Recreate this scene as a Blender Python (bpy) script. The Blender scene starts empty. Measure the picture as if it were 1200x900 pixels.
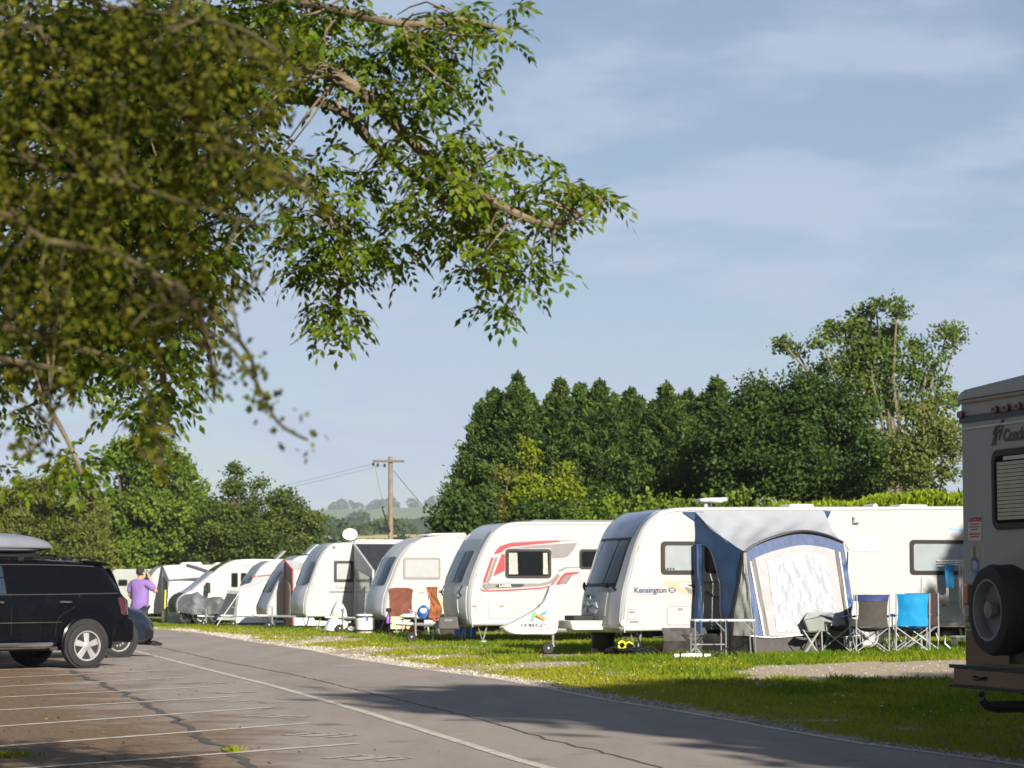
import bpy, bmesh, math, random
import numpy as np
from mathutils import Vector, Matrix, noise

random.seed(7)
R = math.radians
sc = bpy.context.scene
C = sc.collection

# ------------------------------------------------------------------ camera, sky, sun
cam_d = bpy.data.cameras.new('camera')
cam = bpy.data.objects.new('camera', cam_d)
C.objects.link(cam)
sc.camera = cam
cam.location = (0, 0, 1.35)
cam.rotation_euler = (R(90 + 4.72), 0, 0)
cam_d.lens = 85
cam_d.sensor_width = 36
cam_d.clip_start = 0.2
cam_d.clip_end = 20000
cam_d.dof.use_dof = True
cam_d.dof.focus_distance = 24
cam_d.dof.aperture_fstop = 5.6
cam_d.dof.aperture_blades = 0

SUN_AZ, SUN_EL = 23.0, 24.0            # degrees to the right of straight behind the camera, and up
sun_d = bpy.data.lights.new('sun', 'SUN')
sun = bpy.data.objects.new('sun', sun_d)
C.objects.link(sun)
sun_d.energy = 5.0
sun_d.angle = R(0.55)
sun_d.color = (1.0, 0.925, 0.81)
to_sun = Vector((math.sin(R(SUN_AZ)) * math.cos(R(SUN_EL)), -math.cos(R(SUN_AZ)) * math.cos(R(SUN_EL)), math.sin(R(SUN_EL))))
sun.rotation_euler = to_sun.to_track_quat('Z', 'Y').to_euler()

world = bpy.data.worlds.new('World')
sc.world = world
world.use_nodes = True
nt = world.node_tree
nt.nodes.clear()
out = nt.nodes.new('ShaderNodeOutputWorld')
bg = nt.nodes.new('ShaderNodeBackground')
bg.inputs['Strength'].default_value = 0.05
sky = nt.nodes.new('ShaderNodeTexSky')
sky.sky_type = 'NISHITA'
sky.sun_disc = False
sky.sun_elevation = R(SUN_EL)
sky.sun_rotation = R(180 - SUN_AZ)
sky.air_density = 0.8
sky.dust_density = 1.0
sky.altitude = 100
# thin broken cloud: soft noise on the sky direction, stretched flat towards the horizon
tc = nt.nodes.new('ShaderNodeTexCoord')
sep = nt.nodes.new('ShaderNodeSeparateXYZ')
nt.links.new(tc.outputs['Generated'], sep.inputs[0])
zc = nt.nodes.new('ShaderNodeMath'); zc.operation = 'MAXIMUM'; zc.inputs[1].default_value = 0.0
nt.links.new(sep.outputs['Z'], zc.inputs[0])
za = nt.nodes.new('ShaderNodeMath'); za.operation = 'ADD'; za.inputs[1].default_value = 0.12
nt.links.new(zc.outputs[0], za.inputs[0])
dx = nt.nodes.new('ShaderNodeMath'); dx.operation = 'DIVIDE'
dy = nt.nodes.new('ShaderNodeMath'); dy.operation = 'DIVIDE'
nt.links.new(sep.outputs['X'], dx.inputs[0]); nt.links.new(za.outputs[0], dx.inputs[1])
nt.links.new(sep.outputs['Y'], dy.inputs[0]); nt.links.new(za.outputs[0], dy.inputs[1])
cmb = nt.nodes.new('ShaderNodeCombineXYZ')
nt.links.new(dx.outputs[0], cmb.inputs[0]); nt.links.new(dy.outputs[0], cmb.inputs[1])
cmb.inputs[2].default_value = 3.7
n1 = nt.nodes.new('ShaderNodeTexNoise')
n1.inputs['Scale'].default_value = 2.6
n1.inputs['Detail'].default_value = 6
n1.inputs['Roughness'].default_value = 0.52
nt.links.new(cmb.outputs[0], n1.inputs['Vector'])
ramp = nt.nodes.new('ShaderNodeMapRange')
ramp.inputs['From Min'].default_value = 0.40
ramp.inputs['From Max'].default_value = 0.58
ramp.inputs['To Min'].default_value = 0.35
ramp.inputs['To Max'].default_value = 0.95
ramp.interpolation_type = 'SMOOTHSTEP'
nt.links.new(n1.outputs['Fac'], ramp.inputs['Value'])
mix = nt.nodes.new('ShaderNodeMix'); mix.data_type = 'RGBA'
CLOUD = mix.inputs[7]
CLOUD.default_value = (5.1, 6.05, 7.75, 1)
# the veil thins out towards the zenith, as thin cloud does when looked through straight up
thin = nt.nodes.new('ShaderNodeMapRange')
thin.inputs['From Min'].default_value = 0.14; thin.inputs['From Max'].default_value = 0.75
thin.inputs['To Min'].default_value = 1.0; thin.inputs['To Max'].default_value = 0.05
nt.links.new(zc.outputs[0], thin.inputs['Value'])
veil = nt.nodes.new('ShaderNodeMath'); veil.operation = 'MULTIPLY'
nt.links.new(ramp.outputs['Result'], veil.inputs[0]); nt.links.new(thin.outputs['Result'], veil.inputs[1])
nt.links.new(veil.outputs[0], mix.inputs[0])
nt.links.new(sky.outputs[0], mix.inputs[6])
nt.links.new(mix.outputs[2], bg.inputs['Color'])
nt.links.new(bg.outputs[0], out.inputs['Surface'])

sc.view_settings.view_transform = 'Standard'
sc.view_settings.look = 'None'
sc.view_settings.exposure = 0.92
sc.view_settings.gamma = 1.0
sc.view_settings.use_curve_mapping = False
sc.render.engine = 'CYCLES'
sc.cycles.use_denoising = True
sc.cycles.max_bounces = 6
sc.cycles.diffuse_bounces = 3
sc.cycles.glossy_bounces = 3
sc.cycles.transmission_bounces = 4
sc.cycles.volume_bounces = 0
sc.cycles.transparent_max_bounces = 8
sc.cycles.caustics_reflective = False
sc.cycles.caustics_refractive = False
sc.cycles.sample_clamp_indirect = 6

# ------------------------------------------------------------------ materials
MATS = {}
def nodes(name):
    m = bpy.data.materials.new(name)
    m.use_nodes = True
    n = m.node_tree
    b = n.nodes['Principled BSDF']
    return m, n, b

def mat(name, col, rough=0.5, metal=0.0, var=0.12, scale=6.0, bump=0.0, bscale=40.0, coat=0.0, spec=0.5, dirt=None, dirt_amt=0.0, alpha=1.0, dz=None):
    """Principled surface whose colour drifts a little with a noise; optional dirt patches and fine bump."""
    if name in MATS: return MATS[name]
    m, n, b = nodes(name)
    L = n.links
    t = n.nodes.new('ShaderNodeTexCoord')
    nz = n.nodes.new('ShaderNodeTexNoise')
    nz.inputs['Scale'].default_value = scale
    nz.inputs['Detail'].default_value = 5
    L.new(t.outputs['Object'], nz.inputs['Vector'])
    mr = n.nodes.new('ShaderNodeMapRange')
    mr.inputs['From Min'].default_value = 0.3
    mr.inputs['From Max'].default_value = 0.7
    mr.inputs['To Min'].default_value = 1 - var
    mr.inputs['To Max'].default_value = 1 + var * 0.6
    L.new(nz.outputs['Fac'], mr.inputs['Value'])
    mx = n.nodes.new('ShaderNodeMix'); mx.data_type = 'RGBA'; mx.blend_type = 'MULTIPLY'
    mx.inputs[0].default_value = 1
    mx.inputs[6].default_value = (*col, 1)
    L.new(mr.outputs['Result'], mx.inputs[7])
    last = mx.outputs[2]
    if dirt:
        n2 = n.nodes.new('ShaderNodeTexNoise')
        n2.inputs['Scale'].default_value = scale * 0.45
        n2.inputs['Detail'].default_value = 8
        n2.inputs['Roughness'].default_value = 0.7
        mp = n.nodes.new('ShaderNodeMapping'); mp.inputs['Scale'].default_value = (1, 1, 0.35)
        L.new(t.outputs['Object'], mp.inputs[0]); L.new(mp.outputs[0], n2.inputs['Vector'])
        r2 = n.nodes.new('ShaderNodeMapRange')
        r2.inputs['From Min'].default_value = 0.5; r2.inputs['From Max'].default_value = 0.72
        r2.inputs['To Max'].default_value = dirt_amt
        L.new(n2.outputs['Fac'], r2.inputs['Value'])
        m2 = n.nodes.new('ShaderNodeMix'); m2.data_type = 'RGBA'
        L.new(r2.outputs['Result'], m2.inputs[0]); L.new(last, m2.inputs[6])
        m2.inputs[7].default_value = (*dirt, 1)
        last = m2.outputs[2]
    L.new(last, b.inputs['Base Color'])
    b.inputs['Roughness'].default_value = rough
    b.inputs['Metallic'].default_value = metal
    b.inputs['Specular IOR Level'].default_value = spec
    b.inputs['Coat Weight'].default_value = coat
    b.inputs['Coat Roughness'].default_value = 0.06
    b.inputs['Alpha'].default_value = alpha
    if bump:
        n3 = n.nodes.new('ShaderNodeTexNoise'); n3.inputs['Scale'].default_value = bscale; n3.inputs['Detail'].default_value = 4
        L.new(t.outputs['Object'], n3.inputs['Vector'])
        bp = n.nodes.new('ShaderNodeBump'); bp.inputs['Strength'].default_value = bump; bp.inputs['Distance'].default_value = 0.02
        L.new(n3.outputs['Fac'], bp.inputs['Height']); L.new(bp.outputs[0], b.inputs['Normal'])
    MATS[name] = m
    return m

def leaf_mat(name, c1, c2, trans=0.3, rough=0.5):
    """Leaf colour taken from each leaf's own random 'tint', with light passing through the blade."""
    m, n, b = nodes(name)
    L = n.links
    at = n.nodes.new('ShaderNodeAttribute'); at.attribute_name = 'tint'
    mx = n.nodes.new('ShaderNodeMix'); mx.data_type = 'RGBA'
    mx.inputs[6].default_value = (*c1, 1); mx.inputs[7].default_value = (*c2, 1)
    L.new(at.outputs['Fac'], mx.inputs[0])
    L.new(mx.outputs[2], b.inputs['Base Color'])
    b.inputs['Roughness'].default_value = rough
    b.inputs['Specular IOR Level'].default_value = 0.10
    tr = n.nodes.new('ShaderNodeBsdfTranslucent')
    br = n.nodes.new('ShaderNodeMix'); br.data_type = 'RGBA'; br.blend_type = 'MULTIPLY'; br.inputs[0].default_value = 1
    br.inputs[7].default_value = (1.3, 1.25, 0.55, 1)
    L.new(mx.outputs[2], br.inputs[6]); L.new(br.outputs[2], tr.inputs['Color'])
    ms = n.nodes.new('ShaderNodeMixShader'); ms.inputs[0].default_value = trans
    L.new(b.outputs[0], ms.inputs[1]); L.new(tr.outputs[0], ms.inputs[2])
    L.new(ms.outputs[0], n.nodes['Material Output'].inputs['Surface'])
    return m

WHITE = mat('white gelcoat', (0.40, 0.405, 0.41), 0.28, var=0.05, scale=1.5, coat=0.25, dirt=(0.36, 0.335, 0.29), dirt_amt=0.16)
CREAM = mat('cream gelcoat', (0.405, 0.40, 0.385), 0.33, var=0.05, scale=1.5, coat=0.2, dirt=(0.42, 0.38, 0.31), dirt_amt=0.12)
OFFWH = mat('off white plastic', (0.68, 0.67, 0.63), 0.4, var=0.08, scale=5, dirt=(0.35, 0.33, 0.28), dirt_amt=0.2)
SILVER = mat('silver moulding', (0.34, 0.35, 0.36), 0.32, 0.55, var=0.12, scale=3, dirt=(0.2, 0.19, 0.17), dirt_amt=0.3)
PALEGREY = mat('pale grey moulding', (0.50, 0.51, 0.52), 0.35, 0.15, var=0.1, scale=3, dirt=(0.3, 0.28, 0.25), dirt_amt=0.25)
DKGREY = mat('dark grey moulding', (0.17, 0.18, 0.19), 0.35, 0.5, var=0.12, scale=3)
NAVYGL = mat('navy glazing', (0.035, 0.05, 0.11), 0.12, var=0.15, scale=2, coat=0.6)
GLASS = mat('dark window glass', (0.008, 0.010, 0.010), 0.06, var=0.2, scale=2, coat=0.35, spec=0.3)
GREENGL = mat('greenish window glass', (0.016, 0.022, 0.012), 0.06, var=0.3, scale=2, coat=0.3, spec=0.3)
BLINDGL = mat('window with closed blind', (0.27, 0.30, 0.32), 0.16, var=0.08, scale=4, coat=0.7)
PALEBL = mat('window with pale blind', (0.36, 0.365, 0.37), 0.16, var=0.06, scale=4, coat=0.5)
CURTAIN = mat('curtain behind glass', (0.40, 0.38, 0.33), 0.3, var=0.3, scale=14, coat=0.5)
BROWNFR = mat('dark brown window frame', (0.016, 0.010, 0.009), 0.35, var=0.15)
GREYFR = mat('grey window frame', (0.20, 0.185, 0.18), 0.4, var=0.1)
RUBBER = mat('black rubber', (0.012, 0.012, 0.012), 0.75, var=0.3, scale=12, bump=0.3)
BLACKPL = mat('black plastic', (0.012, 0.012, 0.013), 0.5, var=0.3, scale=8, spec=0.25)
CHASSIS = mat('dark chassis', (0.03, 0.028, 0.025), 0.8, var=0.4, scale=5)
GALV = mat('galvanised steel', (0.42, 0.43, 0.43), 0.45, 0.7, var=0.2, scale=9)
ALU = mat('aluminium tube', (0.55, 0.56, 0.56), 0.35, 0.8, var=0.12, scale=9)
STEEL = mat('painted grey tube', (0.42, 0.43, 0.44), 0.4, 0.3, var=0.12, scale=9)
CHROME = mat('chrome trim', (0.7, 0.7, 0.7), 0.12, 1.0, var=0.05)
REDST = mat('red decal', (0.34, 0.022, 0.03), 0.4, var=0.08)
GREYST = mat('grey decal', (0.19, 0.175, 0.17), 0.4, var=0.1)
MIDGREYST = mat('mid grey decal', (0.17, 0.155, 0.15), 0.4, var=0.15, scale=10)
BLACKST = mat('black decal', (0.02, 0.018, 0.02), 0.4, var=0.1)
NAVYST = mat('navy decal', (0.03, 0.03, 0.10), 0.4, var=0.1)
BEIGEST = mat('beige decal', (0.40, 0.33, 0.24), 0.4, var=0.06)
CYANST = mat('sky blue decal', (0.10, 0.45, 0.75), 0.4, var=0.06)
GAPST = mat('panel gap', (0.22, 0.215, 0.21), 0.6, var=0.1)
BLUEFAB = mat('petrol blue nylon', (0.010, 0.042, 0.115), 0.6, var=0.22, scale=3, bump=0.35, bscale=9)
MIDBLUE = mat('mid blue nylon', (0.009, 0.040, 0.135), 0.55, var=0.22, scale=3, bump=0.35, bscale=9)
GREYFAB = mat('pale grey nylon', (0.40, 0.41, 0.42), 0.6, var=0.1, scale=3, bump=0.35, bscale=8)
SKIRTFAB = mat('dark mud skirt', (0.045, 0.04, 0.04), 0.7, var=0.35, scale=5, bump=0.5, bscale=10)
BLACKFAB = mat('black nylon', (0.028, 0.028, 0.034), 0.6, var=0.3, scale=4, bump=0.4, bscale=8)
WHITEFAB = mat('white awning cloth', (0.66, 0.66, 0.64), 0.7, var=0.08, scale=3, bump=0.4, bscale=7)
DKFAB = mat('charcoal awning cloth', (0.10, 0.105, 0.115), 0.7, var=0.2, scale=4, bump=0.3)
REDFAB = mat('red awning cloth', (0.46, 0.05, 0.025), 0.6, var=0.15, scale=4, bump=0.3)
BROWNTOWEL = mat('brown towel', (0.16, 0.055, 0.032), 0.95, var=0.3, scale=8, bump=0.6, bscale=60)
RUSTTOWEL = mat('rust towel', (0.26, 0.085, 0.03), 0.95, var=0.3, scale=8, bump=0.6, bscale=60)
BEIGEPL = mat('beige board', (0.58, 0.47, 0.31), 0.5, var=0.06)
ORANGE = mat('orange plastic', (0.62, 0.11, 0.015), 0.4, var=0.1)
BLUEPL = mat('blue plastic', (0.06, 0.20, 0.55), 0.4, var=0.12)
PURPLEPL = mat('purple plastic', (0.22, 0.06, 0.42), 0.35, var=0.1)
YELLOWPL = mat('yellow plastic', (0.72, 0.62, 0.03), 0.4, var=0.08)
BARK = mat('bark', (0.10, 0.075, 0.05), 0.9, var=0.5, scale=7, bump=0.8, bscale=25)
PALEBARK = mat('lichened pale bark', (0.17, 0.13, 0.08), 0.9, var=0.4, scale=9, bump=0.6, bscale=30)
TIMBER = mat('weathered pole timber', (0.20, 0.155, 0.115), 0.85, var=0.35, scale=4, bump=0.5, bscale=20)

# ------------------------------------------------------------------ mesh helpers
class MB:
    def __init__(s): s.v = []; s.f = []
    def add(s, v, f):
        o = len(s.v); s.v += [tuple(p) for p in v]; s.f += [tuple(i + o for i in q) for q in f]; return s
    def box(s, c, d, m=None):
        x, y, z = d[0] / 2, d[1] / 2, d[2] / 2
        p = [Vector((a, b, e)) for a in (-x, x) for b in (-y, y) for e in (-z, z)]
        if m: p = [m @ q for q in p]
        p = [q + Vector(c) for q in p]
        return s.add(p, [(0, 1, 3, 2), (4, 6, 7, 5), (0, 4, 5, 1), (2, 3, 7, 6), (0, 2, 6, 4), (1, 5, 7, 3)])
    def tube(s, pts, r, n=8, cap=True):
        pts = [Vector(p) for p in pts]
        rs = r if isinstance(r, (list, tuple)) else [r] * len(pts)
        V = []; F = []
        for i, p in enumerate(pts):
            d = (pts[min(i + 1, len(pts) - 1)] - pts[max(i - 1, 0)])
            if d.length < 1e-7: d = Vector((0, 0, 1))
            d.normalize()
            a = d.cross(Vector((0, 0, 1)) if abs(d.z) < 0.95 else Vector((1, 0, 0))).normalized()
            b = d.cross(a)
            for k in range(n):
                t = 2 * math.pi * k / n
                V.append(p + (a * math.cos(t) + b * math.sin(t)) * rs[i])
        for i in range(len(pts) - 1):
            for k in range(n):
                F.append((i * n + k, i * n + (k + 1) % n, (i + 1) * n + (k + 1) % n, (i + 1) * n + k))
        if cap:
            F.append(tuple(range(n))[::-1]); F.append(tuple(range((len(pts) - 1) * n, len(pts) * n)))
        return s.add(V, F)
    def lathe(s, prof, c, axis='Z', n=24, cap=True):
        """prof: list of (radius, height) turned round an axis through c."""
        V = []; F = []
        for (r, h) in prof:
            for k in range(n):
                t = 2 * math.pi * k / n; a, b = r * math.cos(t), r * math.sin(t)
                q = (a, b, h) if axis == 'Z' else ((a, h, b) if axis == 'Y' else (h, a, b))
                V.append(Vector(q) + Vector(c))
        for i in range(len(prof) - 1):
            for k in range(n):
                F.append((i * n + k, i * n + (k + 1) % n, (i + 1) * n + (k + 1) % n, (i + 1) * n + k))
        if cap and prof[0][0] > 1e-4: F.append(tuple(range(n)))
        if cap and prof[-1][0] > 1e-4: F.append(tuple(range((len(prof) - 1) * n, len(prof) * n)))
        return s.add(V, F)
    def prism(s, poly, fn, h0, h1):
        """poly of 2-D points carried by fn(a, b, h) between heights h0 and h1."""
        n = len(poly)
        V = [fn(a, b, h0) for a, b in poly] + [fn(a, b, h1) for a, b in poly]
        F = [tuple(range(n))[::-1], tuple(range(n, 2 * n))] + [(i, (i + 1) % n, n + (i + 1) % n, n + i) for i in range(n)]
        return s.add(V, F)
    def grid(s, fn, nu, nv, thick=None):
        """sheet fn(u, v) for u, v in 0..1; thick is a vector giving it a back face."""
        V = [Vector(fn(i / nu, j / nv)) for i in range(nu + 1) for j in range(nv + 1)]
        idx = lambda i, j: i * (nv + 1) + j
        F = [(idx(i, j), idx(i + 1, j), idx(i + 1, j + 1), idx(i, j + 1)) for i in range(nu) for j in range(nv)]
        if thick is not None:
            N = len(V); t = Vector(thick)
            V += [p + t for p in V]
            F += [tuple(k + N for k in q)[::-1] for q in F]
            ring = [idx(i, 0) for i in range(nu)] + [idx(nu, j) for j in range(nv)] + [idx(i, nv) for i in range(nu, 0, -1)] + [idx(0, j) for j in range(nv, 0, -1)]
            for a, b in zip(ring, ring[1:] + ring[:1]): F.append((b, a, a + N, b + N))
        return s.add(V, F)
    def build(s, name, m, parent=None, smooth=False, bevel=0.0, kind=None, loc=None):
        me = bpy.data.meshes.new(name)
        me.from_pydata(s.v, [], s.f)
        bm = bmesh.new(); bm.from_mesh(me)
        bmesh.ops.recalc_face_normals(bm, faces=bm.faces)
        if bevel:
            bmesh.ops.remove_doubles(bm, verts=bm.verts, dist=1e-5)
            es = [e for e in bm.edges if len(e.link_faces) == 2 and e.calc_face_angle(0) > 0.6]
            bmesh.ops.bevel(bm, geom=es, offset=bevel, segments=2, affect='EDGES', profile=0.5)
        bm.to_mesh(me); bm.free()
        if smooth:
            me.shade_smooth()
            me.set_sharp_from_angle(angle=R(38))
            for p in me.polygons:
                if len(p.vertices) > 8: p.use_smooth = False
        me.materials.append(m)
        o = bpy.data.objects.new(name, me)
        C.objects.link(o)
        if parent: o.parent = parent
        if kind: o['kind'] = kind
        if loc: o.location = loc
        return o

def thing(name, label, cat, loc=(0, 0, 0), rotz=0.0, group=None):
    o = bpy.data.objects.new(name, None)
    C.objects.link(o)
    o.empty_display_size = 0.3
    o.location = loc; o.rotation_euler = (0, 0, rotz)
    o['label'] = label; o['category'] = cat
    if group: o['group'] = group
    return o

def tag(o, label, cat, group=None):
    o['label'] = label; o['category'] = cat
    if group: o['group'] = group
    return o

def copy_thing(root, loc, rotz, label):
    def cp(o, par):
        c = o.copy(); C.objects.link(c)
        if par: c.parent = par
        for ch in o.children: cp(ch, c)
        return c
    r = cp(root, None)
    r.location = loc; r.rotation_euler = (0, 0, rotz); r['label'] = label
    return r

def text_mesh(s, size, m, parent, mw, name='lettering', extrude=0.0015, bold=0.0, shear=0.0):
    cu = bpy.data.curves.new('lettering', 'FONT')
    cu.body = s; cu.size = size; cu.extrude = extrude; cu.offset = bold; cu.shear = shear
    cu.resolution_u = 3
    ob = bpy.data.objects.new('lettering', cu)
    C.objects.link(ob)
    dg = bpy.context.evaluated_depsgraph_get()
    me = bpy.data.meshes.new_from_object(ob.evaluated_get(dg))
    bpy.data.objects.remove(ob)
    me.materials.clear(); me.materials.append(m)
    me.transform(mw)
    o = bpy.data.objects.new(name, me)
    C.objects.link(o); o.parent = parent
    return o

def on_side(l, z, y=-0.006, sx=1.0):      # lettering on a wall whose face looks along -y
    return Matrix.Translation((l, y, z)) @ Matrix(((sx, 0, 0, 0), (0, 0, -1, 0), (0, 1, 0, 0), (0, 0, 0, 1)))
def on_front(y, z, x):                    # lettering on a face that looks along -x, reading towards -y
    return Matrix.Translation((x, y, z)) @ Matrix(((0, 0, -1, 0), (-1, 0, 0, 0), (0, 1, 0, 0), (0, 0, 0, 1)))

def rrect(a0, b0, a1, b1, r, n=4):
    a0, a1 = min(a0, a1), max(a0, a1); b0, b1 = min(b0, b1), max(b0, b1)
    P = []
    for (cx, cy, t0) in ((a1 - r, b1 - r, 0), (a0 + r, b1 - r, 90), (a0 + r, b0 + r, 180), (a1 - r, b0 + r, 270)):
        for k in range(n + 1):
            t = R(t0 + 90 * k / n); P.append((cx + r * math.cos(t), cy + r * math.sin(t)))
    return P
SIDE = lambda a, b, h: (a, -h, b)         # polygon (length, height) standing h proud of the near side wall

def catmull(P, n=6):
    out = []
    for i in range(len(P) - 1):
        p0 = P[max(i - 1, 0)]; p1 = P[i]; p2 = P[i + 1]; p3 = P[min(i + 2, len(P) - 1)]
        for k in range(n):
            t = k / n
            out.append(tuple(0.5 * (2 * b + (c - a) * t + (2 * a - 5 * b + 4 * c - d) * t * t + (3 * b - a - 3 * c + d) * t ** 3) for a, b, c, d in zip(p0, p1, p2, p3)))
    out.append(tuple(P[-1]))
    return out

def S(t):
    t = max(0.0, min(1.0, t)); return t * t * (3 - 2 * t)
def interp(x, T):
    if x <= T[0][0]: return T[0][1] + (x - T[0][0]) * (T[1][1] - T[0][1]) / (T[1][0] - T[0][0])
    for (a, p), (b, q) in zip(T, T[1:]):
        if x <= b: return p + (q - p) * (x - a) / (b - a)
    (a, p), (b, q) = T[-2], T[-1]
    return q + (x - b) * (q - p) / (b - a)

# ------------------------------------------------------------------ the lie of the land
ROAD_R = [(2, 7.6), (14.5, 4.75), (18.45, 3.81), (20.82, 2.99), (23, 2.49), (26, 1.82), (28, 1.27), (34, 0.0), (39.6, -1.67), (44.4, -2.96), (49.2, -3.97), (56.3, -5.93), (66, -8.34), (72.4, -10.43), (82, -14.0), (100, -22)]
ROAD_L = [(2, 4.7), (15, 1.05), (17.94, 0.25), (18.9, 0.0), (22.31, -0.78), (26.04, -1.64), (32.2, -3.16), (36.79, -4.39), (43.63, -6.2), (49.48, -7.75), (56.3, -9.6), (66, -12.1), (82, -18.0), (100, -26.5)]
xr = lambda y: interp(y, ROAD_R)
xl = lambda y: interp(y, ROAD_L)
def gz(x, y):
    z = -0.32 * S((y - 70) / 30)
    z += 0.022 * max(0, min(7, x - 1.0)) * S((y - 26) / 12) * (1 - S((y - 75) / 30))
    if 25 < y < 90: z += 0.07 * S((x - xr(y)) / 3) * S((y - 30) / 8) * (1 - S((y - 60) / 20))
    if y > 120: z += 15 * S((y - 120) / 600)
    return z

SANDY = [(2.7, 34.9), (3.9, 36.6), (5.3, 37.3), (9.5, 37.4), (9.0, 33.4), (6.05, 32.6), (4.6, 33.0), (3.4, 33.4)]
def in_poly(x, y, P):
    c = False; j = len(P) - 1
    for i in range(len(P)):
        if (P[i][1] > y) != (P[j][1] > y) and x < (P[j][0] - P[i][0]) * (y - P[i][1]) / (P[j][1] - P[i][1]) + P[i][0]: c = not c
        j = i
    return c
def bare(x, y):
    """0 = turf, 1 = bare gravel: the verge along the road, the hard standing and worn patches."""
    e = x - xr(y)
    b = 0.0
    nn = noise.noise(Vector((x * 0.7, y * 0.35, 1.3)))
    n2 = noise.noise(Vector((x * 2.3, y * 1.1, 5.1)))
    if y > 24: b = max(b, 1 - S((e - 0.10 - 0.55 * S((y - 32) / 14) * (0.6 + nn + .5 * n2)) / 0.5))
    else: b = max(b, 1 - S((e - 0.12 - 0.25 * max(0, nn)) / 0.2))
    if in_poly(x + nn * 0.9, y + n2 * 0.7, SANDY): b = max(b, 0.95)
    # worn strips in front of the pitches
    for (cx, cy, lx, ly) in ((-0.4, 43.5, 2.6, 2.2), (-2.2, 48.5, 2.2, 3.0), (1.0, 39.5, 2.4, 1.6), (-4.6, 57.5, 2.0, 3.5), (2.2, 23.5, 4.0, 1.2)):
        d = ((x - cx) / lx) ** 2 + ((y - cy) / ly) ** 2
        if d < 1.6: b = max(b, (1 - S(d / 1.6)) * S((nn + n2 * 0.7 + 0.25) / 0.5) * 0.9)
    b = max(b, 0.55 * S((nn * 0.6 + n2 * 0.8 - 0.28) / 0.3))
    return b
# ------------------------------------------------------------------ ground, road, car park
def ground_mat():
    m, n, b = nodes('meadow ground'); L = n.links
    t = n.nodes.new('ShaderNodeTexCoord')
    at = n.nodes.new('ShaderNodeAttribute'); at.attribute_name = 'bare'
    def nz(scale, det=6, rough=0.6):
        q = n.nodes.new('ShaderNodeTexNoise'); q.inputs['Scale'].default_value = scale; q.inputs['Detail'].default_value = det; q.inputs['Roughness'].default_value = rough
        L.new(t.outputs['Object'], q.inputs['Vector']); return q
    a = nz(0.5); g = n.nodes.new('ShaderNodeMix'); g.data_type = 'RGBA'
    g.inputs[6].default_value = (0.085, 0.125, 0.014, 1); g.inputs[7].default_value = (0.27, 0.25, 0.035, 1)
    L.new(a.outputs['Fac'], g.inputs[0])
    s = nz(9, 8, 0.75); st = n.nodes.new('ShaderNodeMix'); st.data_type = 'RGBA'
    st.inputs[6].default_value = (0.22, 0.165, 0.10, 1); st.inputs[7].default_value = (0.54, 0.455, 0.33, 1)
    L.new(s.outputs['Fac'], st.inputs[0])
    f = nz(5, 8, 0.8)
    ad = n.nodes.new('ShaderNodeMath'); ad.operation = 'ADD'; L.new(at.outputs['Fac'], ad.inputs[0])
    sb = n.nodes.new('ShaderNodeMath'); sb.operation = 'MULTIPLY_ADD'; sb.inputs[1].default_value = 1.1; sb.inputs[2].default_value = -0.55
    L.new(f.outputs['Fac'], sb.inputs[0]); L.new(sb.outputs[0], ad.inputs[1])
    mr = n.nodes.new('ShaderNodeMapRange'); mr.inputs['From Min'].default_value = 0.35; mr.inputs['From Max'].default_value = 0.65
    L.new(ad.outputs[0], mr.inputs['Value'])
    mx = n.nodes.new('ShaderNodeMix'); mx.data_type = 'RGBA'
    L.new(mr.outputs['Result'], mx.inputs[0]); L.new(g.outputs[2], mx.inputs[6]); L.new(st.outputs[2], mx.inputs[7])
    L.new(mx.outputs[2], b.inputs['Base Color']); b.inputs['Roughness'].default_value = 0.95
    bp = n.nodes.new('ShaderNodeBump'); bp.inputs['Strength'].default_value = 0.7; bp.inputs['Distance'].default_value = 0.05
    L.new(s.outputs['Fac'], bp.inputs['Height']); L.new(bp.outputs[0], b.inputs['Normal'])
    return m

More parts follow.
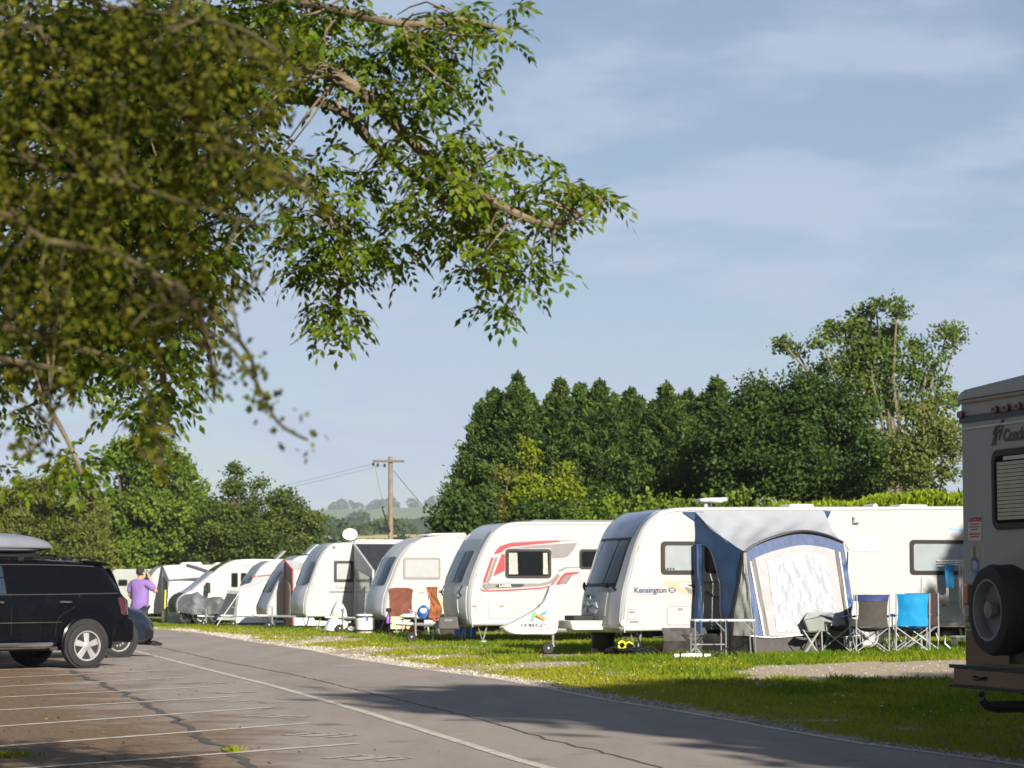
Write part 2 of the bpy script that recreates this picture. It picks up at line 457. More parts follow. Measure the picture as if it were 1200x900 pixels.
def asphalt_mat(name, dirt):
    m, n, b = nodes(name); L = n.links
    t = n.nodes.new('ShaderNodeTexCoord')
    def nz(scale, det=6, rough=0.6, src=None):
        q = n.nodes.new('ShaderNodeTexNoise'); q.inputs['Scale'].default_value = scale; q.inputs['Detail'].default_value = det; q.inputs['Roughness'].default_value = rough
        L.new(src or t.outputs['Object'], q.inputs['Vector']); return q
    def mixc(fac, c1, c2, lo=0.35, hi=0.65):
        r = n.nodes.new('ShaderNodeMapRange'); r.inputs['From Min'].default_value = lo; r.inputs['From Max'].default_value = hi
        L.new(fac, r.inputs['Value'])
        x = n.nodes.new('ShaderNodeMix'); x.data_type = 'RGBA'; L.new(r.outputs['Result'], x.inputs[0])
        for k, c in ((6, c1), (7, c2)):
            if isinstance(c, tuple): x.inputs[k].default_value = (*c, 1)
            else: L.new(c, x.inputs[k])
        return x.outputs[2]
    fine = nz(70, 3, 0.8)
    base = mixc(fine.outputs['Fac'], (0.20, 0.17, 0.15), (0.38, 0.33, 0.29), 0.3, 0.7)
    mp = n.nodes.new('ShaderNodeMapping'); mp.inputs['Rotation'].default_value = (0, 0, R(14)); mp.inputs['Scale'].default_value = (1.5, 0.25, 1)
    L.new(t.outputs['Object'], mp.inputs[0])
    wear = nz(0.9, 6, 0.65, mp.outputs[0])
    base = mixc(wear.outputs['Fac'], base, (0.21, 0.18, 0.155), 0.42, 0.75)
    stain = nz(1.3, 5, 0.55)
    base = mixc(stain.outputs['Fac'], base, (0.13, 0.112, 0.098), 0.60, 0.74)
    pale = nz(0.35, 3, 0.5)
    base = mixc(pale.outputs['Fac'], base, (0.27, 0.235, 0.205), 0.52, 0.80)
    if dirt:
        d = nz(0.55, 9, 0.72)
        sp = n.nodes.new('ShaderNodeSeparateXYZ'); L.new(t.outputs['Object'], sp.inputs[0])
        # earth trodden and washed in from the left-hand bank: more of it the farther from the lane
        u = n.nodes.new('ShaderNodeMath'); u.operation = 'MULTIPLY_ADD'; u.inputs[1].default_value = 0.26; L.new(sp.outputs['Y'], u.inputs[0]); L.new(sp.outputs['X'], u.inputs[2])
        v = n.nodes.new('ShaderNodeMapRange'); v.inputs['From Min'].default_value = 4.7; v.inputs['From Max'].default_value = 1.5; v.inputs['To Min'].default_value = -0.22; v.inputs['To Max'].default_value = 0.25
        L.new(u.outputs[0], v.inputs['Value'])
        w = n.nodes.new('ShaderNodeMath'); w.operation = 'ADD'; L.new(d.outputs['Fac'], w.inputs[0]); L.new(v.outputs['Result'], w.inputs[1])
        br = mixc(nz(16, 6, 0.8).outputs['Fac'], (0.072, 0.047, 0.027), (0.225, 0.150, 0.088))
        base = mixc(w.outputs[0], base, br, 0.46, 0.64)
    L.new(base, b.inputs['Base Color']); b.inputs['Roughness'].default_value = 0.85
    b.inputs['Specular IOR Level'].default_value = 0.3
    bp = n.nodes.new('ShaderNodeBump'); bp.inputs['Strength'].default_value = 0.5; bp.inputs['Distance'].default_value = 0.01
    L.new(fine.outputs['Fac'], bp.inputs['Height']); L.new(bp.outputs[0], b.inputs['Normal'])
    return m

def lin(a, b, n): return [a + (b - a) * i / n for i in range(n)]
xs = [-4000, -2500, -1500, -900, -500, -300, -180, -100, -60, -40, -30] + lin(-24, 16, 110) + [16, 22, 30, 45, 70, 110, 180, 300, 500, 900, 1500, 2500, 4000]
ys = [-200, -100, -50, -20, -5, 2, 8, 12] + lin(15, 112, 260) + [112, 118, 126, 140, 160] + lin(180, 760, 30) + [760, 850, 1000, 1300, 1800, 2600, 3500, 4100]
nx, ny = len(xs), len(ys)
V = []; B = []
for y in ys:
    for x in xs:
        V.append((x, y, gz(x, y) - 0.010)); B.append(bare(x, y) if (-24 < x < 16 and 12 < y < 112) else 0.0)
F = [(j * nx + i, j * nx + i + 1, (j + 1) * nx + i + 1, (j + 1) * nx + i) for j in range(ny - 1) for i in range(nx - 1)]
me = bpy.data.meshes.new('ground'); me.from_pydata(V, [], F)
at = me.attributes.new('bare', 'FLOAT', 'POINT'); at.data.foreach_set('value', np.array(B, dtype=np.float32))
me.shade_smooth(); me.materials.append(ground_mat())
ground = bpy.data.objects.new('ground', me); C.objects.link(ground); ground['kind'] = 'structure'

def ribbon(name, fl, fr, y0, y1, step, m, dz, cols=1, parent=None, kind=None):
    ysx = []; y = y0
    while y < y1: ysx.append(y); y += step
    ysx.append(y1)
    mb = MB()
    mb.grid(lambda u, v: (fl(y0 + (y1 - y0) * u) * (1 - v) + fr(y0 + (y1 - y0) * u) * v, y0 + (y1 - y0) * u, gz(fl(y0 + (y1 - y0) * u) * (1 - v) + fr(y0 + (y1 - y0) * u) * v, y0 + (y1 - y0) * u) + dz), len(ysx), cols)
    return mb.build(name, m, parent, smooth=True, kind=kind)

ASPH = asphalt_mat('worn asphalt', False)
LOT = asphalt_mat('earthy asphalt', True)
PAINT = mat('worn road paint', (0.50, 0.45, 0.38), 0.8, var=0.35, scale=9, dirt=(0.22, 0.19, 0.16), dirt_amt=0.6)
FAINT = mat('faded road paint', (0.40, 0.36, 0.31), 0.8, var=0.25, scale=14, dirt=(0.27, 0.235, 0.20), dirt_amt=0.9)
TAR = mat('tar seam', (0.075, 0.066, 0.058), 0.8, var=0.5, scale=8)
wob = lambda y, k: 0.06 * noise.noise(Vector((k, y * 0.9, 0))) + 0.04 * noise.noise(Vector((k, y * 3.1, 4)))
road = ribbon('road', xl, lambda y: xr(y) + wob(y, 3), 2, 100, 0.5, ASPH, 0.0, 4, kind='structure')
carpark = ribbon('car_park', lambda y: -45, xl, 2, 60, 0.8, LOT, 0.0, 6, kind='structure')
# edge lines of the lane, bay lines, faded bay numbers, seams
ribbon('painted_line', lambda y: xl(y) - 0.05 + wob(y, 9) * 0.2, lambda y: xl(y) + 0.06 + wob(y, 19) * 0.2, 3, 90, 0.5, PAINT, 0.004, 1, road)
ribbon('painted_line', lambda y: xr(y) - 0.13, lambda y: xr(y) - 0.03 + wob(y, 29) * 0.3, 3, 90, 0.5, PAINT, 0.004, 1, road)
def strip(name, pts, w, m, dz, parent, jit=0.0):
    P = []
    for (a, b) in zip(pts, pts[1:]):
        n = max(1, int(math.dist(a, b) / 0.25))
        P += [(a[0] + (b[0] - a[0]) * k / n, a[1] + (b[1] - a[1]) * k / n) for k in range(n)]
    P.append(pts[-1])
    V = []; F = []
    for i, p in enumerate(P):
        q0, q1 = P[max(0, i - 1)], P[min(len(P) - 1, i + 1)]
        d = Vector((q1[0] - q0[0], q1[1] - q0[1])).normalized(); nrm = Vector((-d.y, d.x))
        j = jit * noise.noise(Vector((p[0] * 2.2, p[1] * 2.2, 7))); ww = w * (1 + 0.5 * noise.noise(Vector((p[0] * 5, p[1] * 5, 2))) * (1 if jit else 0.15))
        for sgn in (-1, 1):
            x, y = p[0] + nrm.x * (j + sgn * ww / 2), p[1] + nrm.y * (j + sgn * ww / 2)
            V.append((x, y, gz(x, y) + dz))
        if i: F.append((2 * i - 2, 2 * i - 1, 2 * i + 1, 2 * i))
    return MB().add(V, F).build(name, m, parent)
BAYS = [((-3.33, 18.15), (-1.3, 20.65)), ((-4.26, 20.27), (-1.95, 23.67)), ((-4.85, 23.1), (-2.62, 26.67)), ((-5.47, 26.04), (-3.26, 29.29)),
        ((-6.09, 28.96), (-3.97, 31.94)), ((-6.72, 31.94), (-4.68, 35.12)), ((-7.4, 34.9), (-5.3, 38.0)), ((-8.1, 37.9), (-6.05, 41.0)), ((-8.8, 40.9), (-6.75, 44.0))]
for a, b in BAYS:
    d = Vector((b[0] - a[0], b[1] - a[1])).normalized()
    a2 = (a[0] - d.x * 1.6, a[1] - d.y * 1.6)
    strip('bay_line', [a2, b], 0.115, PAINT, 0.0045, carpark)
for (x, y) in ((-1.71, 21.75), (-2.39, 24.8), (-2.92, 27.82), (-3.49, 30.2), (-4.23, 33.03), (-1.12, 18.9)):
    d = Vector((0.57, 0.82)); e = Vector((0.82, -0.57)); c = Vector((x, y)); mb = MB()
    for k in range(2):                     # two worn-out digits, only ghosts of their strokes are left
        o = c + e * (k * 0.3 - 0.15)
        for (p, q) in (((-.1, -.22), (-.1, .2)), ((.1, -.2), (.1, .22)), ((-.1, .22), (.1, .22))):
            if random.random() < 0.8:
                a = o + e * p[0] + d * p[1]; b = o + e * q[0] + d * q[1]
                t = (b - a).normalized(); nn = Vector((-t.y, t.x)) * 0.045
                mb.add([(*(a - nn), 0.005), (*(a + nn), 0.005), (*(b + nn), 0.005), (*(b - nn), 0.005)], [(0, 1, 2, 3)])
    if mb.f: mb.build('bay_number', FAINT, carpark)
strip('seam', [(-7.79, 52.87), (-5.06, 42.43), (-3.14, 35.77), (-1.88, 30.68), (-1.23, 28.02), (-0.43, 24.8), (0.0, 22.76), (0.43, 20.71), (1.1, 18.02), (1.5, 15.0)], 0.03, TAR, 0.0035, road, 0.07)
strip('seam', [(-6.9, 38.0), (-5.91, 34.19), (-4.65, 29.51), (-3.94, 26.49), (-3.24, 23.74), (-2.59, 20.82), (-2.16, 19.27), (-1.7, 16.5)], 0.085, TAR, 0.0035, carpark, 0.15)

# ------------------------------------------------------------------ grass, gravel, clover: nobody could count them
rng = np.random.default_rng(5)
def quick_mesh(name, V, nper, m, tint=None, parent=None, kind=None):
    """V: (n, nper, 3) array, one face of nper corners each."""
    n = V.shape[0]
    me = bpy.data.meshes.new(name)
    me.vertices.add(n * nper); me.vertices.foreach_set('co', V.reshape(-1).astype(np.float32))
    me.loops.add(n * nper); me.loops.foreach_set('vertex_index', np.arange(n * nper, dtype=np.int32))
    me.polygons.add(n)
    me.polygons.foreach_set('loop_start', np.arange(n, dtype=np.int32) * nper)
    me.update(calc_edges=True)
    if tint is not None:
        a = me.attributes.new('tint', 'FLOAT', 'FACE'); a.data.foreach_set('value', tint.astype(np.float32))
    me.materials.append(m)
    o = bpy.data.objects.new(name, me); C.objects.link(o)
    if parent: o.parent = parent
    if kind: o['kind'] = kind
    return o

GRASS = leaf_mat('grass blades', (0.055, 0.140, 0.006), (0.300, 0.300, 0.020), 0.35, 0.6)
def grass():
    P = []; H = []; W = []; T = []
    bands = [(15, 26, 520), (26, 34, 480), (34, 44, 420), (44, 60, 210), (60, 80, 90), (80, 112, 35)]
    for (y0, y1, dens) in bands:
        x0 = -26 if y0 > 60 else xr(y1) - 0.3
        x1 = min(0.225 * y1 + 0.8, 16)
        n = int((x1 - x0) * (y1 - y0) * dens)
        X = rng.uniform(x0, x1, n); Y = rng.uniform(y0, y1, n)
        for x, y in zip(X, Y):
            e = x - xr(y)
            if e < 0.02 and y < 76: continue
            if e < 0.1 and x > xl(y) - 0.2: continue
            if x < -0.23 * y: continue
            b = bare(x, y)
            if random.random() < b * 1.15 - 0.02: continue
            P.append((x, y, gz(x, y) - 0.012))
            lush = S((x - xr(y) - 0.8) / 2.5) * (1 - 0.45 * S((noise.noise(Vector((x * .5, y * .3, 9))) + 0.1) / 0.4))
            if 39 < y < 43.5 and x > 2: lush = 1.0
            k = 1 + max(0, (y - 40) / 60)
            H.append((0.025 + 0.05 * random.random()) * (0.55 + 0.75 * lush) * (1 + 0.2 * (k - 1)))
            W.append(0.009 * k * (1 + 0.6 * random.random()))
            T.append(min(1, max(0, 1.0 - lush * 0.75 + random.gauss(0, 0.2) + 0.25 * noise.noise(Vector((x * 1.3, y * 0.6, 3))))))
    P = np.array(P); H = np.array(H); W = np.array(W); T = np.array(T); n = len(P)
    a = rng.uniform(0, 2 * np.pi, n); lean = rng.normal(0, 0.5, (n, 2))
    d = np.stack([np.cos(a), np.sin(a), np.zeros(n)], 1) * W[:, None]
    tip = P + np.stack([lean[:, 0] * H, lean[:, 1] * H, H], 1)
    o = quick_mesh('grass', np.stack([P - d, P + d, tip], 1), 3, GRASS, T, kind='stuff')
    return n
grass()

GRAVEL = leaf_mat('limestone chips', (0.22, 0.195, 0.165), (0.50, 0.465, 0.41), 0.0, 0.9)
def gravel():
    P = []; Sz = []
    for _ in range(60000):
        y = 17 + 66 * random.random() ** 1.3
        e = abs(random.gauss(0, 0.35 + 0.45 * S((y - 28) / 12)))
        x = xr(y) + e - 0.04
        if x < -0.23 * y: continue
        if random.random() < bare(x, y) * (0.25 + 0.75 * S((y - 20) / 16)) * S(0.45 + noise.noise(Vector((x * .8, y * .5, 6)))):
            P.append((x, y, gz(x, y))); Sz.append((0.008 + 0.018 * random.random() ** 2) * (1 + max(0, (y - 35) / 60)))
    for _ in range(26000):
        x = random.uniform(-6, 9.5); y = random.uniform(32, 62)
        if x - xr(y) < 0.6: continue
        if random.random() < (bare(x, y) - 0.3) * 0.7:
            P.append((x, y, gz(x, y) - 0.004)); Sz.append(0.008 + 0.014 * random.random() ** 2)
    P = np.array(P); Sz = np.array(Sz)[:, None]; n = len(P)
    u = rng.normal(0, 1, (n, 3)); u /= np.linalg.norm(u, axis=1)[:, None]
    w = np.cross(u, rng.normal(0, 1, (n, 3))); w /= np.linalg.norm(w, axis=1)[:, None]; q = np.cross(u, w)
    A = P + u * Sz; Bq = P + (-u * .4 + w * .9) * Sz; Cq = P + (-u * .4 - w * .5 + q * .8) * Sz; D = P + (-u * .4 - w * .5 - q * .8) * Sz
    Fv = np.concatenate([np.stack(k, 1) for k in ((A, Bq, Cq), (A, Cq, D), (A, D, Bq), (Bq, D, Cq))], 0)
    t = rng.uniform(0, 1, n)
    quick_mesh('gravel', Fv, 3, GRAVEL, np.concatenate([t] * 4), kind='stuff')
gravel()
CLOVER = leaf_mat('clover heads', (0.55, 0.52, 0.44), (0.75, 0.74, 0.68), 0.2, 0.8)
def clover():
    P = []
    while len(P) < 260:
        y = random.uniform(24, 72); x = xr(y) + 0.6 + 9 * random.random() ** 1.4
        if bare(x, y) < 0.5 and noise.noise(Vector((x * .5, y * .35, 21))) > -0.05 and abs(x) < .23 * y: P.append((x, y, gz(x, y) + 0.045 + 0.02 * random.random()))
    P = np.array(P); n = len(P); s = 0.011
    off = [np.array(v) * s for v in ((1, 0, 0), (-.5, .87, 0), (-.5, -.87, 0), (0, 0, 1.1))]
    Fv = np.concatenate([np.stack([P + off[i] for i in k], 1) for k in ((0, 1, 3), (1, 2, 3), (2, 0, 3), (0, 2, 1))], 0)
    quick_mesh('clover_flowers', Fv, 3, CLOVER, rng.uniform(0, 1, n * 4), kind='stuff')
clover()
# fallen leaves and crumbs of earth on the tarmac of the bays
LITTER = leaf_mat('leaf litter', (0.07, 0.045, 0.02), (0.28, 0.20, 0.06), 0.1, 0.9)
def litter():
    n = 420; P = []
    while len(P) < n:
        y = random.uniform(17.5, 42); x = xl(y) - 0.3 - 5.5 * random.random() ** 0.7
        if noise.noise(Vector((x * .6, y * .5, 2))) > -0.1 or random.random() < 0.2: P.append((x, y, 0.012))
    P = np.array(P); a = rng.uniform(0, 6.28, n); s = rng.uniform(0.008, 0.022, n)
    u = np.stack([np.cos(a) * s, np.sin(a) * s, rng.uniform(-.3, .6, n) * s], 1); w = np.stack([-np.sin(a) * s * .5, np.cos(a) * s * .5, rng.uniform(-.2, .5, n) * s], 1)
    quick_mesh('leaf_litter', np.stack([P - u, P - w, P + u, P + w], 1), 4, LITTER, rng.uniform(0, 1, n), kind='stuff')
litter()
# the tuft of weed in the seam of the car park
def tuft(x, y, n, h, r):
    P = np.stack([x + rng.normal(0, r, n), y + rng.normal(0, r * 1.6, n), np.full(n, 0.004)], 1); H = h * rng.uniform(.5, 1, n)
    a = rng.uniform(0, 6.28, n); d = np.stack([np.cos(a), np.sin(a), 0 * a], 1) * 0.008
    tip = P + np.stack([rng.normal(0, .6, n) * H, rng.normal(0, .6, n) * H, H], 1)
    return quick_mesh('weeds', np.stack([P - d, P + d, tip], 1), 3, GRASS, rng.uniform(.3, 1, n), kind='stuff')
tuft(-2.27, 19.75, 90, 0.045, 0.045)
tuft(-3.95, 19.1, 200, 0.05, 0.10)

# ------------------------------------------------------------------ far country
HILLW = mat('hill woodland', (0.036, 0.062, 0.026), 0.95, var=0.5, scale=0.03, spec=0.1)
FIELD = mat('ripe barley', (0.46, 0.38, 0.20), 0.95, var=0.1, scale=0.01, spec=0.1)
PASTURE = mat('far pasture', (0.10, 0.15, 0.05), 0.95, var=0.2, scale=0.01, spec=0.1)
def hill(name, y0, y1, x0, x1, top, nxx, nyy, rough, m):
    def fn(u, v):
        x = x0 + (x1 - x0) * u; y = y0 + (y1 - y0) * v
        prof = math.sin(min(1, v * 1.6) * math.pi / 2) if v < 0.625 else math.cos((v - 0.625) / 0.375 * math.pi / 2)
        k = noise.noise(Vector((x / 23, y / 23, 3))) + 0.6 * noise.noise(Vector((x / 9, y / 9, 8)))
        return (x, y, 14.0 - 1 + top(x) * prof + rough * k * S(v * 8) * S((1 - v) * 8))
    return MB().grid(fn, nxx, nyy).build(name, m, smooth=True, kind='structure')
hill('hill', 1150, 1700, -420, 420, lambda x: 24 + 8 * S((x + 130) / 110) + 3 * math.sin(x / 40), 260, 50, 3.6, HILLW)
hill('hill', 2700, 3700, -1900, 1900, lambda x: 78 + 9 * math.sin(x / 260 + 1.1) + 8 * S((x + 900) / 800) - 26 * S((x - 60) / 500) - 20 * S((-420 - x) / 300), 240, 40, 5, PASTURE)
def far_leaves(name, rows, m, size):
    P = np.concatenate(rows); n = len(P)
    u = rng.normal(0, 1, (n, 3)); u /= np.linalg.norm(u, axis=1)[:, None]
    w = np.cross(u, rng.normal(0, 1, (n, 3))); w /= np.linalg.norm(w, axis=1)[:, None]
    s = size * rng.uniform(.6, 1.3, n)[:, None]
    return quick_mesh(name, np.stack([P - u * s, P - w * s, P + u * s, P + w * s], 1), 4, m, rng.uniform(0, 1, n), kind='stuff')
FARLEAF = leaf_mat('distant foliage', (0.022, 0.042, 0.014), (0.06, 0.095, 0.028), 0.15, 0.8)
def wood_row(x0, x1, y, z, n, per, r, h, jy=20):
    out_ = []
    for _ in range(n):
        c = np.array([random.uniform(x0, x1), y + random.uniform(-jy, jy), 0.0]); c[2] = (z(c[0]) if callable(z) else z)
        hh = h * random.uniform(.6, 1.15); rr = r * random.uniform(.6, 1.1)
        q = rng.normal(0, 1, (per, 3)); q /= np.linalg.norm(q, axis=1)[:, None]
        out_.append(c + q * np.array([rr, rr, hh / 2]) * rng.uniform(.7, 1.05, per)[:, None] + np.array([0, 0, hh * .45]))
    return out_
htop = lambda x: 13 + 78 + 9 * math.sin(x / 260 + 1.1) + 8 * S((x + 900) / 800) - 26 * S((x - 60) / 500) - 20 * S((-420 - x) / 300)
far_leaves('distant_wood', wood_row(-330, -20, 3300, htop, 30, 160, 9, 15, 40) + wood_row(-900, -330, 3300, htop, 24, 110, 9, 12, 40)
           + wood_row(-420, 420, 1480, lambda x: 36 + 8 * S((x + 130) / 110) + 3 * math.sin(x / 40), 90, 150, 8, 9, 30), FARLEAF, 1.5)
far_leaves('distant_hedgerow', wood_row(-190, 190, 640, 12.0, 90, 90, 4, 5, 4) + wood_row(-190, 190, 480, 8.0, 70, 90, 3.2, 3.5, 3) + wood_row(-160, 160, 360, 4.2, 60, 90, 2.5, 3, 3)
           + wood_row(-60, -30, 560, 10.4, 6, 140, 5, 7, 8) + wood_row(-34, -20, 600, 11.3, 4, 140, 5, 8, 8), FARLEAF, 0.7)
def field(y0, y1, x0, x1, m):
    MB().grid(lambda u, v: (x0 + (x1 - x0) * u, y0 + (y1 - y0) * v, gz(0, y0 + (y1 - y0) * v) + 0.35), 4, 24).build('field', m, smooth=True, kind='structure')
field(505, 620, -260, 260, FIELD)
field(215, 340, -120, -28, FIELD)
field(660, 1100, -400, 400, PASTURE)
# ------------------------------------------------------------------ caravans
YAW = R(15.5)
class Shell:
    """Lofted caravan body: a side profile carried across the width, its nose bowed in plan and its long edges rounded."""
    def __init__(s, front, L, H, W, bow, zb, rear_in=0.12, r=0.06, tilt=0.0):
        s.W, s.bow, s.r = W, bow, r
        fr = catmull(front, 6)
        s.nf = len(fr)
        rear = catmull([(L - 0.35, H + tilt), (L - 0.12, H - 0.10 + tilt), (L - 0.03, H - 0.45 + tilt), (L, zb + 0.5 + tilt), (L - rear_in * 0.3, zb + tilt)], 5)
        s.P = fr + rear
        s.zb = zb
        s.arc = [0.0]
        for a, b in zip(fr, fr[1:]): s.arc.append(s.arc[-1] + math.dist(a, b))
        s.fr = fr
        s.zmax = fr[-1][1]
    def bowx(s, z, y):
        q = abs(2 * y / s.W - 1)
        return -interp(z, s.bow) * (1 - q ** 2.6)
    def pt(s, p, y):
        return Vector((p[0] + s.bowx(p[1], y) * (1 if p[0] < 1.6 else 0), y, p[1]))
    def front(s, t, y, off=0.0):
        """point on the nose at arc length t, y across, standing off outward."""
        t = max(0, min(s.arc[-1] - 1e-5, t))
        i = 0
        while s.arc[i + 1] < t: i += 1
        k = (t - s.arc[i]) / (s.arc[i + 1] - s.arc[i])
        a, b = s.fr[i], s.fr[i + 1]
        p = (a[0] + (b[0] - a[0]) * k, a[1] + (b[1] - a[1]) * k)
        d = Vector((b[0] - a[0], 0, b[1] - a[1])).normalized()
        return s.pt(p, y) + Vector((-d.z, 0, d.x)) * off
    def tz(s, z):
        for i, p in enumerate(s.fr):
            if p[1] >= z: return s.arc[i]
        return s.arc[-1]
    def body(s, m, parent, name='body'):
        n = len(s.P); W, r = s.W, s.r
        ctr = Vector((sum(p[0] for p in s.P) / n, sum(p[1] for p in s.P) / n))
        nrm = []
        for i in range(n):
            a, b = s.P[i - 1] if i else s.P[0], s.P[(i + 1) % n] if i < n - 1 else s.P[-1]
            d = Vector((b[0] - a[0], b[1] - a[1])).normalized(); nrm.append(Vector((d.y, -d.x)))
        st = [(0, 1), (r * .1, .55), (r * .35, .22), (r, 0), (W * .12, 0), (W * .25, 0), (W * .4, 0), (W * .5, 0), (W * .6, 0), (W * .75, 0), (W * .88, 0), (W - r, 0), (W - r * .35, .22), (W - r * .1, .55), (W, 1)]
        V = []; F = []
        for (y, k) in st:
            for i in range(n):
                q = Vector(s.P[i]) + nrm[i] * (r * k)
                V.append(s.pt(q, y) if s.P[i][0] < 1.6 else Vector((q.x, y, q.y)))
        for j in range(len(st) - 1):
            for i in range(n): F.append((j * n + i, j * n + (i + 1) % n, (j + 1) * n + (i + 1) % n, (j + 1) * n + i))
        F.append(tuple(range(n))); F.append(tuple(range((len(st) - 1) * n, len(st) * n))[::-1])
        return MB().add(V, F).build(name, m, parent, smooth=True)
    def panel(s, name, m, parent, t0, t1, y0, y1, off=0.006, nu=14, nv=10, round_=0.0, gap=0.02):
        def fn(u, v):
            rr = round_ * (max(0, abs(2 * v - 1) - 0.6) / 0.4) ** 3
            t = t0 + (t1 - t0) * u
            t = t + (rr if u < 0.5 else -rr) * abs(2 * u - 1)
            return s.front(t, y0 + (y1 - y0) * v, off)
        return MB().grid(fn, nu, nv, thick=(gap * 0.8, 0, -gap * 0.5)).build(name, m, parent, smooth=True)

def window(parent, l0, z0, l1, z1, fm, gm, fw=0.05, r=0.07, curtains=False, proud=0.02, name='window'):
    f = MB().prism(rrect(l0, z0, l1, z1, r), SIDE, -0.01, proud).build(name, fm, parent, bevel=0.006)
    MB().prism(rrect(l0 + fw, z1 + fw, l1 - fw, z0 - fw, r * .7) if z1 < z0 else rrect(l0 + fw, z0 + fw, l1 - fw, z1 - fw, r * .7), SIDE, 0, proud + 0.004).build('pane', gm, f)
    if curtains:
        zz0, zz1 = min(z0, z1) + fw + .03, max(z0, z1) - fw - .03
        for a, b in ((l0 + fw + .02, l0 + fw + .02 + (l1 - l0) * .2), (l1 - fw - .02 - (l1 - l0) * .11, l1 - fw - .02)):
            MB().prism([(a, zz0), (b, zz0), (b - .02, zz1), (a, zz1)], SIDE, 0, proud + 0.007).build('curtain', CURTAIN, f)
    return f

def outline(parent, l0, z0, l1, z1, m, w=0.012, name='locker_door', r=0.04):
    """a flush locker flap: a slightly raised door inside a dark joint."""
    g = MB().prism(rrect(l0, z0, l1, z1, r), SIDE, -0.005, 0.002).build(name, GAPST, parent)
    zz = sorted((z0, z1))
    MB().prism(rrect(l0 + w, zz[0] + w, l1 - w, zz[1] - w, r * .8), SIDE, -0.005, 0.005).build('flap', m, g)
    MB().prism(rrect((l0 + l1) / 2 - .05, zz[1] - .07, (l0 + l1) / 2 + .05, zz[1] - .035, .012), SIDE, 0, 0.016).build('catch', GREYFR, g, bevel=0.003)
    return g

def wheel(parent, c, r, w, axis='Y', spokes=0, rim=None, name='wheel', face=-1, n=28):
    """tyre with a rounded shoulder and sidewall step, dished rim with openings, hub. face: side (+1/-1) along the axis where the rim shows."""
    e = MB().lathe([(r * .62, -w * .5), (r * .80, -w * .54), (r * .94, -w * .48), (r, -w * .30), (r * .985, -w * .1), (r * .985, w * .1), (r, w * .30), (r * .94, w * .48), (r * .80, w * .54), (r * .62, w * .5)], (0, 0, 0), axis, n, False).build(name, RUBBER, parent, smooth=True, loc=c)
    f = face
    rm = rim or SILVER
    q = lambda a, h: (a, h * f * w)
    MB().lathe([q(r * .66, .50), q(r * .68, .53), q(r * .63, .52), q(r * .585, .36), q(r * .57, .18), q(r * .3, .12), q(0.0, .12)], (0, 0, 0), axis, n, False).build('rim', rm if not spokes else DKGREY, e, smooth=True)
    if spokes:
        mb = MB()
        for k in range(spokes):
            t = 2 * math.pi * k / spokes + 0.3
            for dt in ((-.13, .13) if spokes <= 5 else (0,)):
                wd = .030 * r / .36 if spokes <= 5 else .016
                def fn(a, b, h, t=t + dt):
                    x = a * math.cos(t) - b * math.sin(t); z = a * math.sin(t) + b * math.cos(t); yy = f * (w * .33 + (1 - (a / (r * .65)) ** 2) * w * .12 + h)
                    return (x, yy, z) if axis == 'Y' else (yy, x, z)
                mb.prism([(r * .1, -wd * 1.1), (r * .64, -wd * .8), (r * .64, wd * .8), (r * .1, wd * 1.1)], fn, -w * .1, w * .05)
        mb.build('spokes', rm, e, bevel=0.004)
        MB().lathe([q(r * .66, .45), q(r * .665, .54), q(r * .61, .53), q(r * .6, .38)], (0, 0, 0), axis, n, False).build('rim_edge', rm, e, smooth=True)
    MB().lathe([q(r * .2, .3), q(r * .18, .5), q(r * .12, .55), q(0.0, .56)], (0, 0, 0), axis, 16, False).build('hub_cap', rm, e, smooth=True)
    return e

def running_gear(t, L, W, axle, zb, twin=False, hitch=True, jock=-0.95, gearm=GALV, up=0.0):
    MB().box((L * .52, W / 2, zb - .06), (L * .86, W - .5, .16)).build('chassis', CHASSIS, t)
    for xx in ((axle, axle + .8) if twin else (axle,)):
        wheel(t, (xx, .14, .32), .32, .19)
        wheel(t, (xx, W - .14, .32), .32, .19, face=1)
    for (x, y) in ((0.42, 0.18), (0.42, W - .18), (L - .5, .18), (L - .5, W - .18)):
        s = -1 if x < 1 else 1
        mb = MB().tube([(x, y, zb), (x + .10 * s, y, 0.02)], 0.02, 6).tube([(x + .22 * s, y, zb), (x + .12 * s, y, 0.06)], 0.012, 5).box((x + .11 * s, y, .018), (.14, .12, .035))
        mb.build('corner_steady', GALV, t)
    if hitch:
        mb = MB()
        for sy in (-1, 1): mb.tube([(0.4, W / 2 + sy * .62, zb - .02), (-1.05, W / 2 + sy * .05, zb + .0)], 0.035, 6)
        mb.tube([(-1.0, W / 2, zb), (-1.42, W / 2, zb + .02)], [0.05, 0.035], 8)
        mb.build('drawbar', gearm, t)
        j = MB().tube([(jock, W / 2 - .12, .16), (jock, W / 2 - .12, zb + .28)], 0.024, 8).tube([(jock, W / 2 - .12, zb + .27), (jock - .16, W / 2 - .12, zb + .33)], .012, 6).build('jockey_post', GALV, t)
        wh = MB().lathe([(.04, -.035), (.10, -.04), (.11, -.02), (.11, .02), (.10, .04), (.04, .035)], (0, 0, 0), 'Y', 16).build('jockey_wheel', RUBBER, t, smooth=True, loc=(jock - .1, W / 2 - .12, .11))
        MB().tube([(0, -.06, 0), (0, .06, 0)], .02, 6).build('axle', GALV, wh)
        MB().box((jock - .05, W / 2 - .12, .16), (.14, .03, .06)).build('jockey_fork', GALV, t)

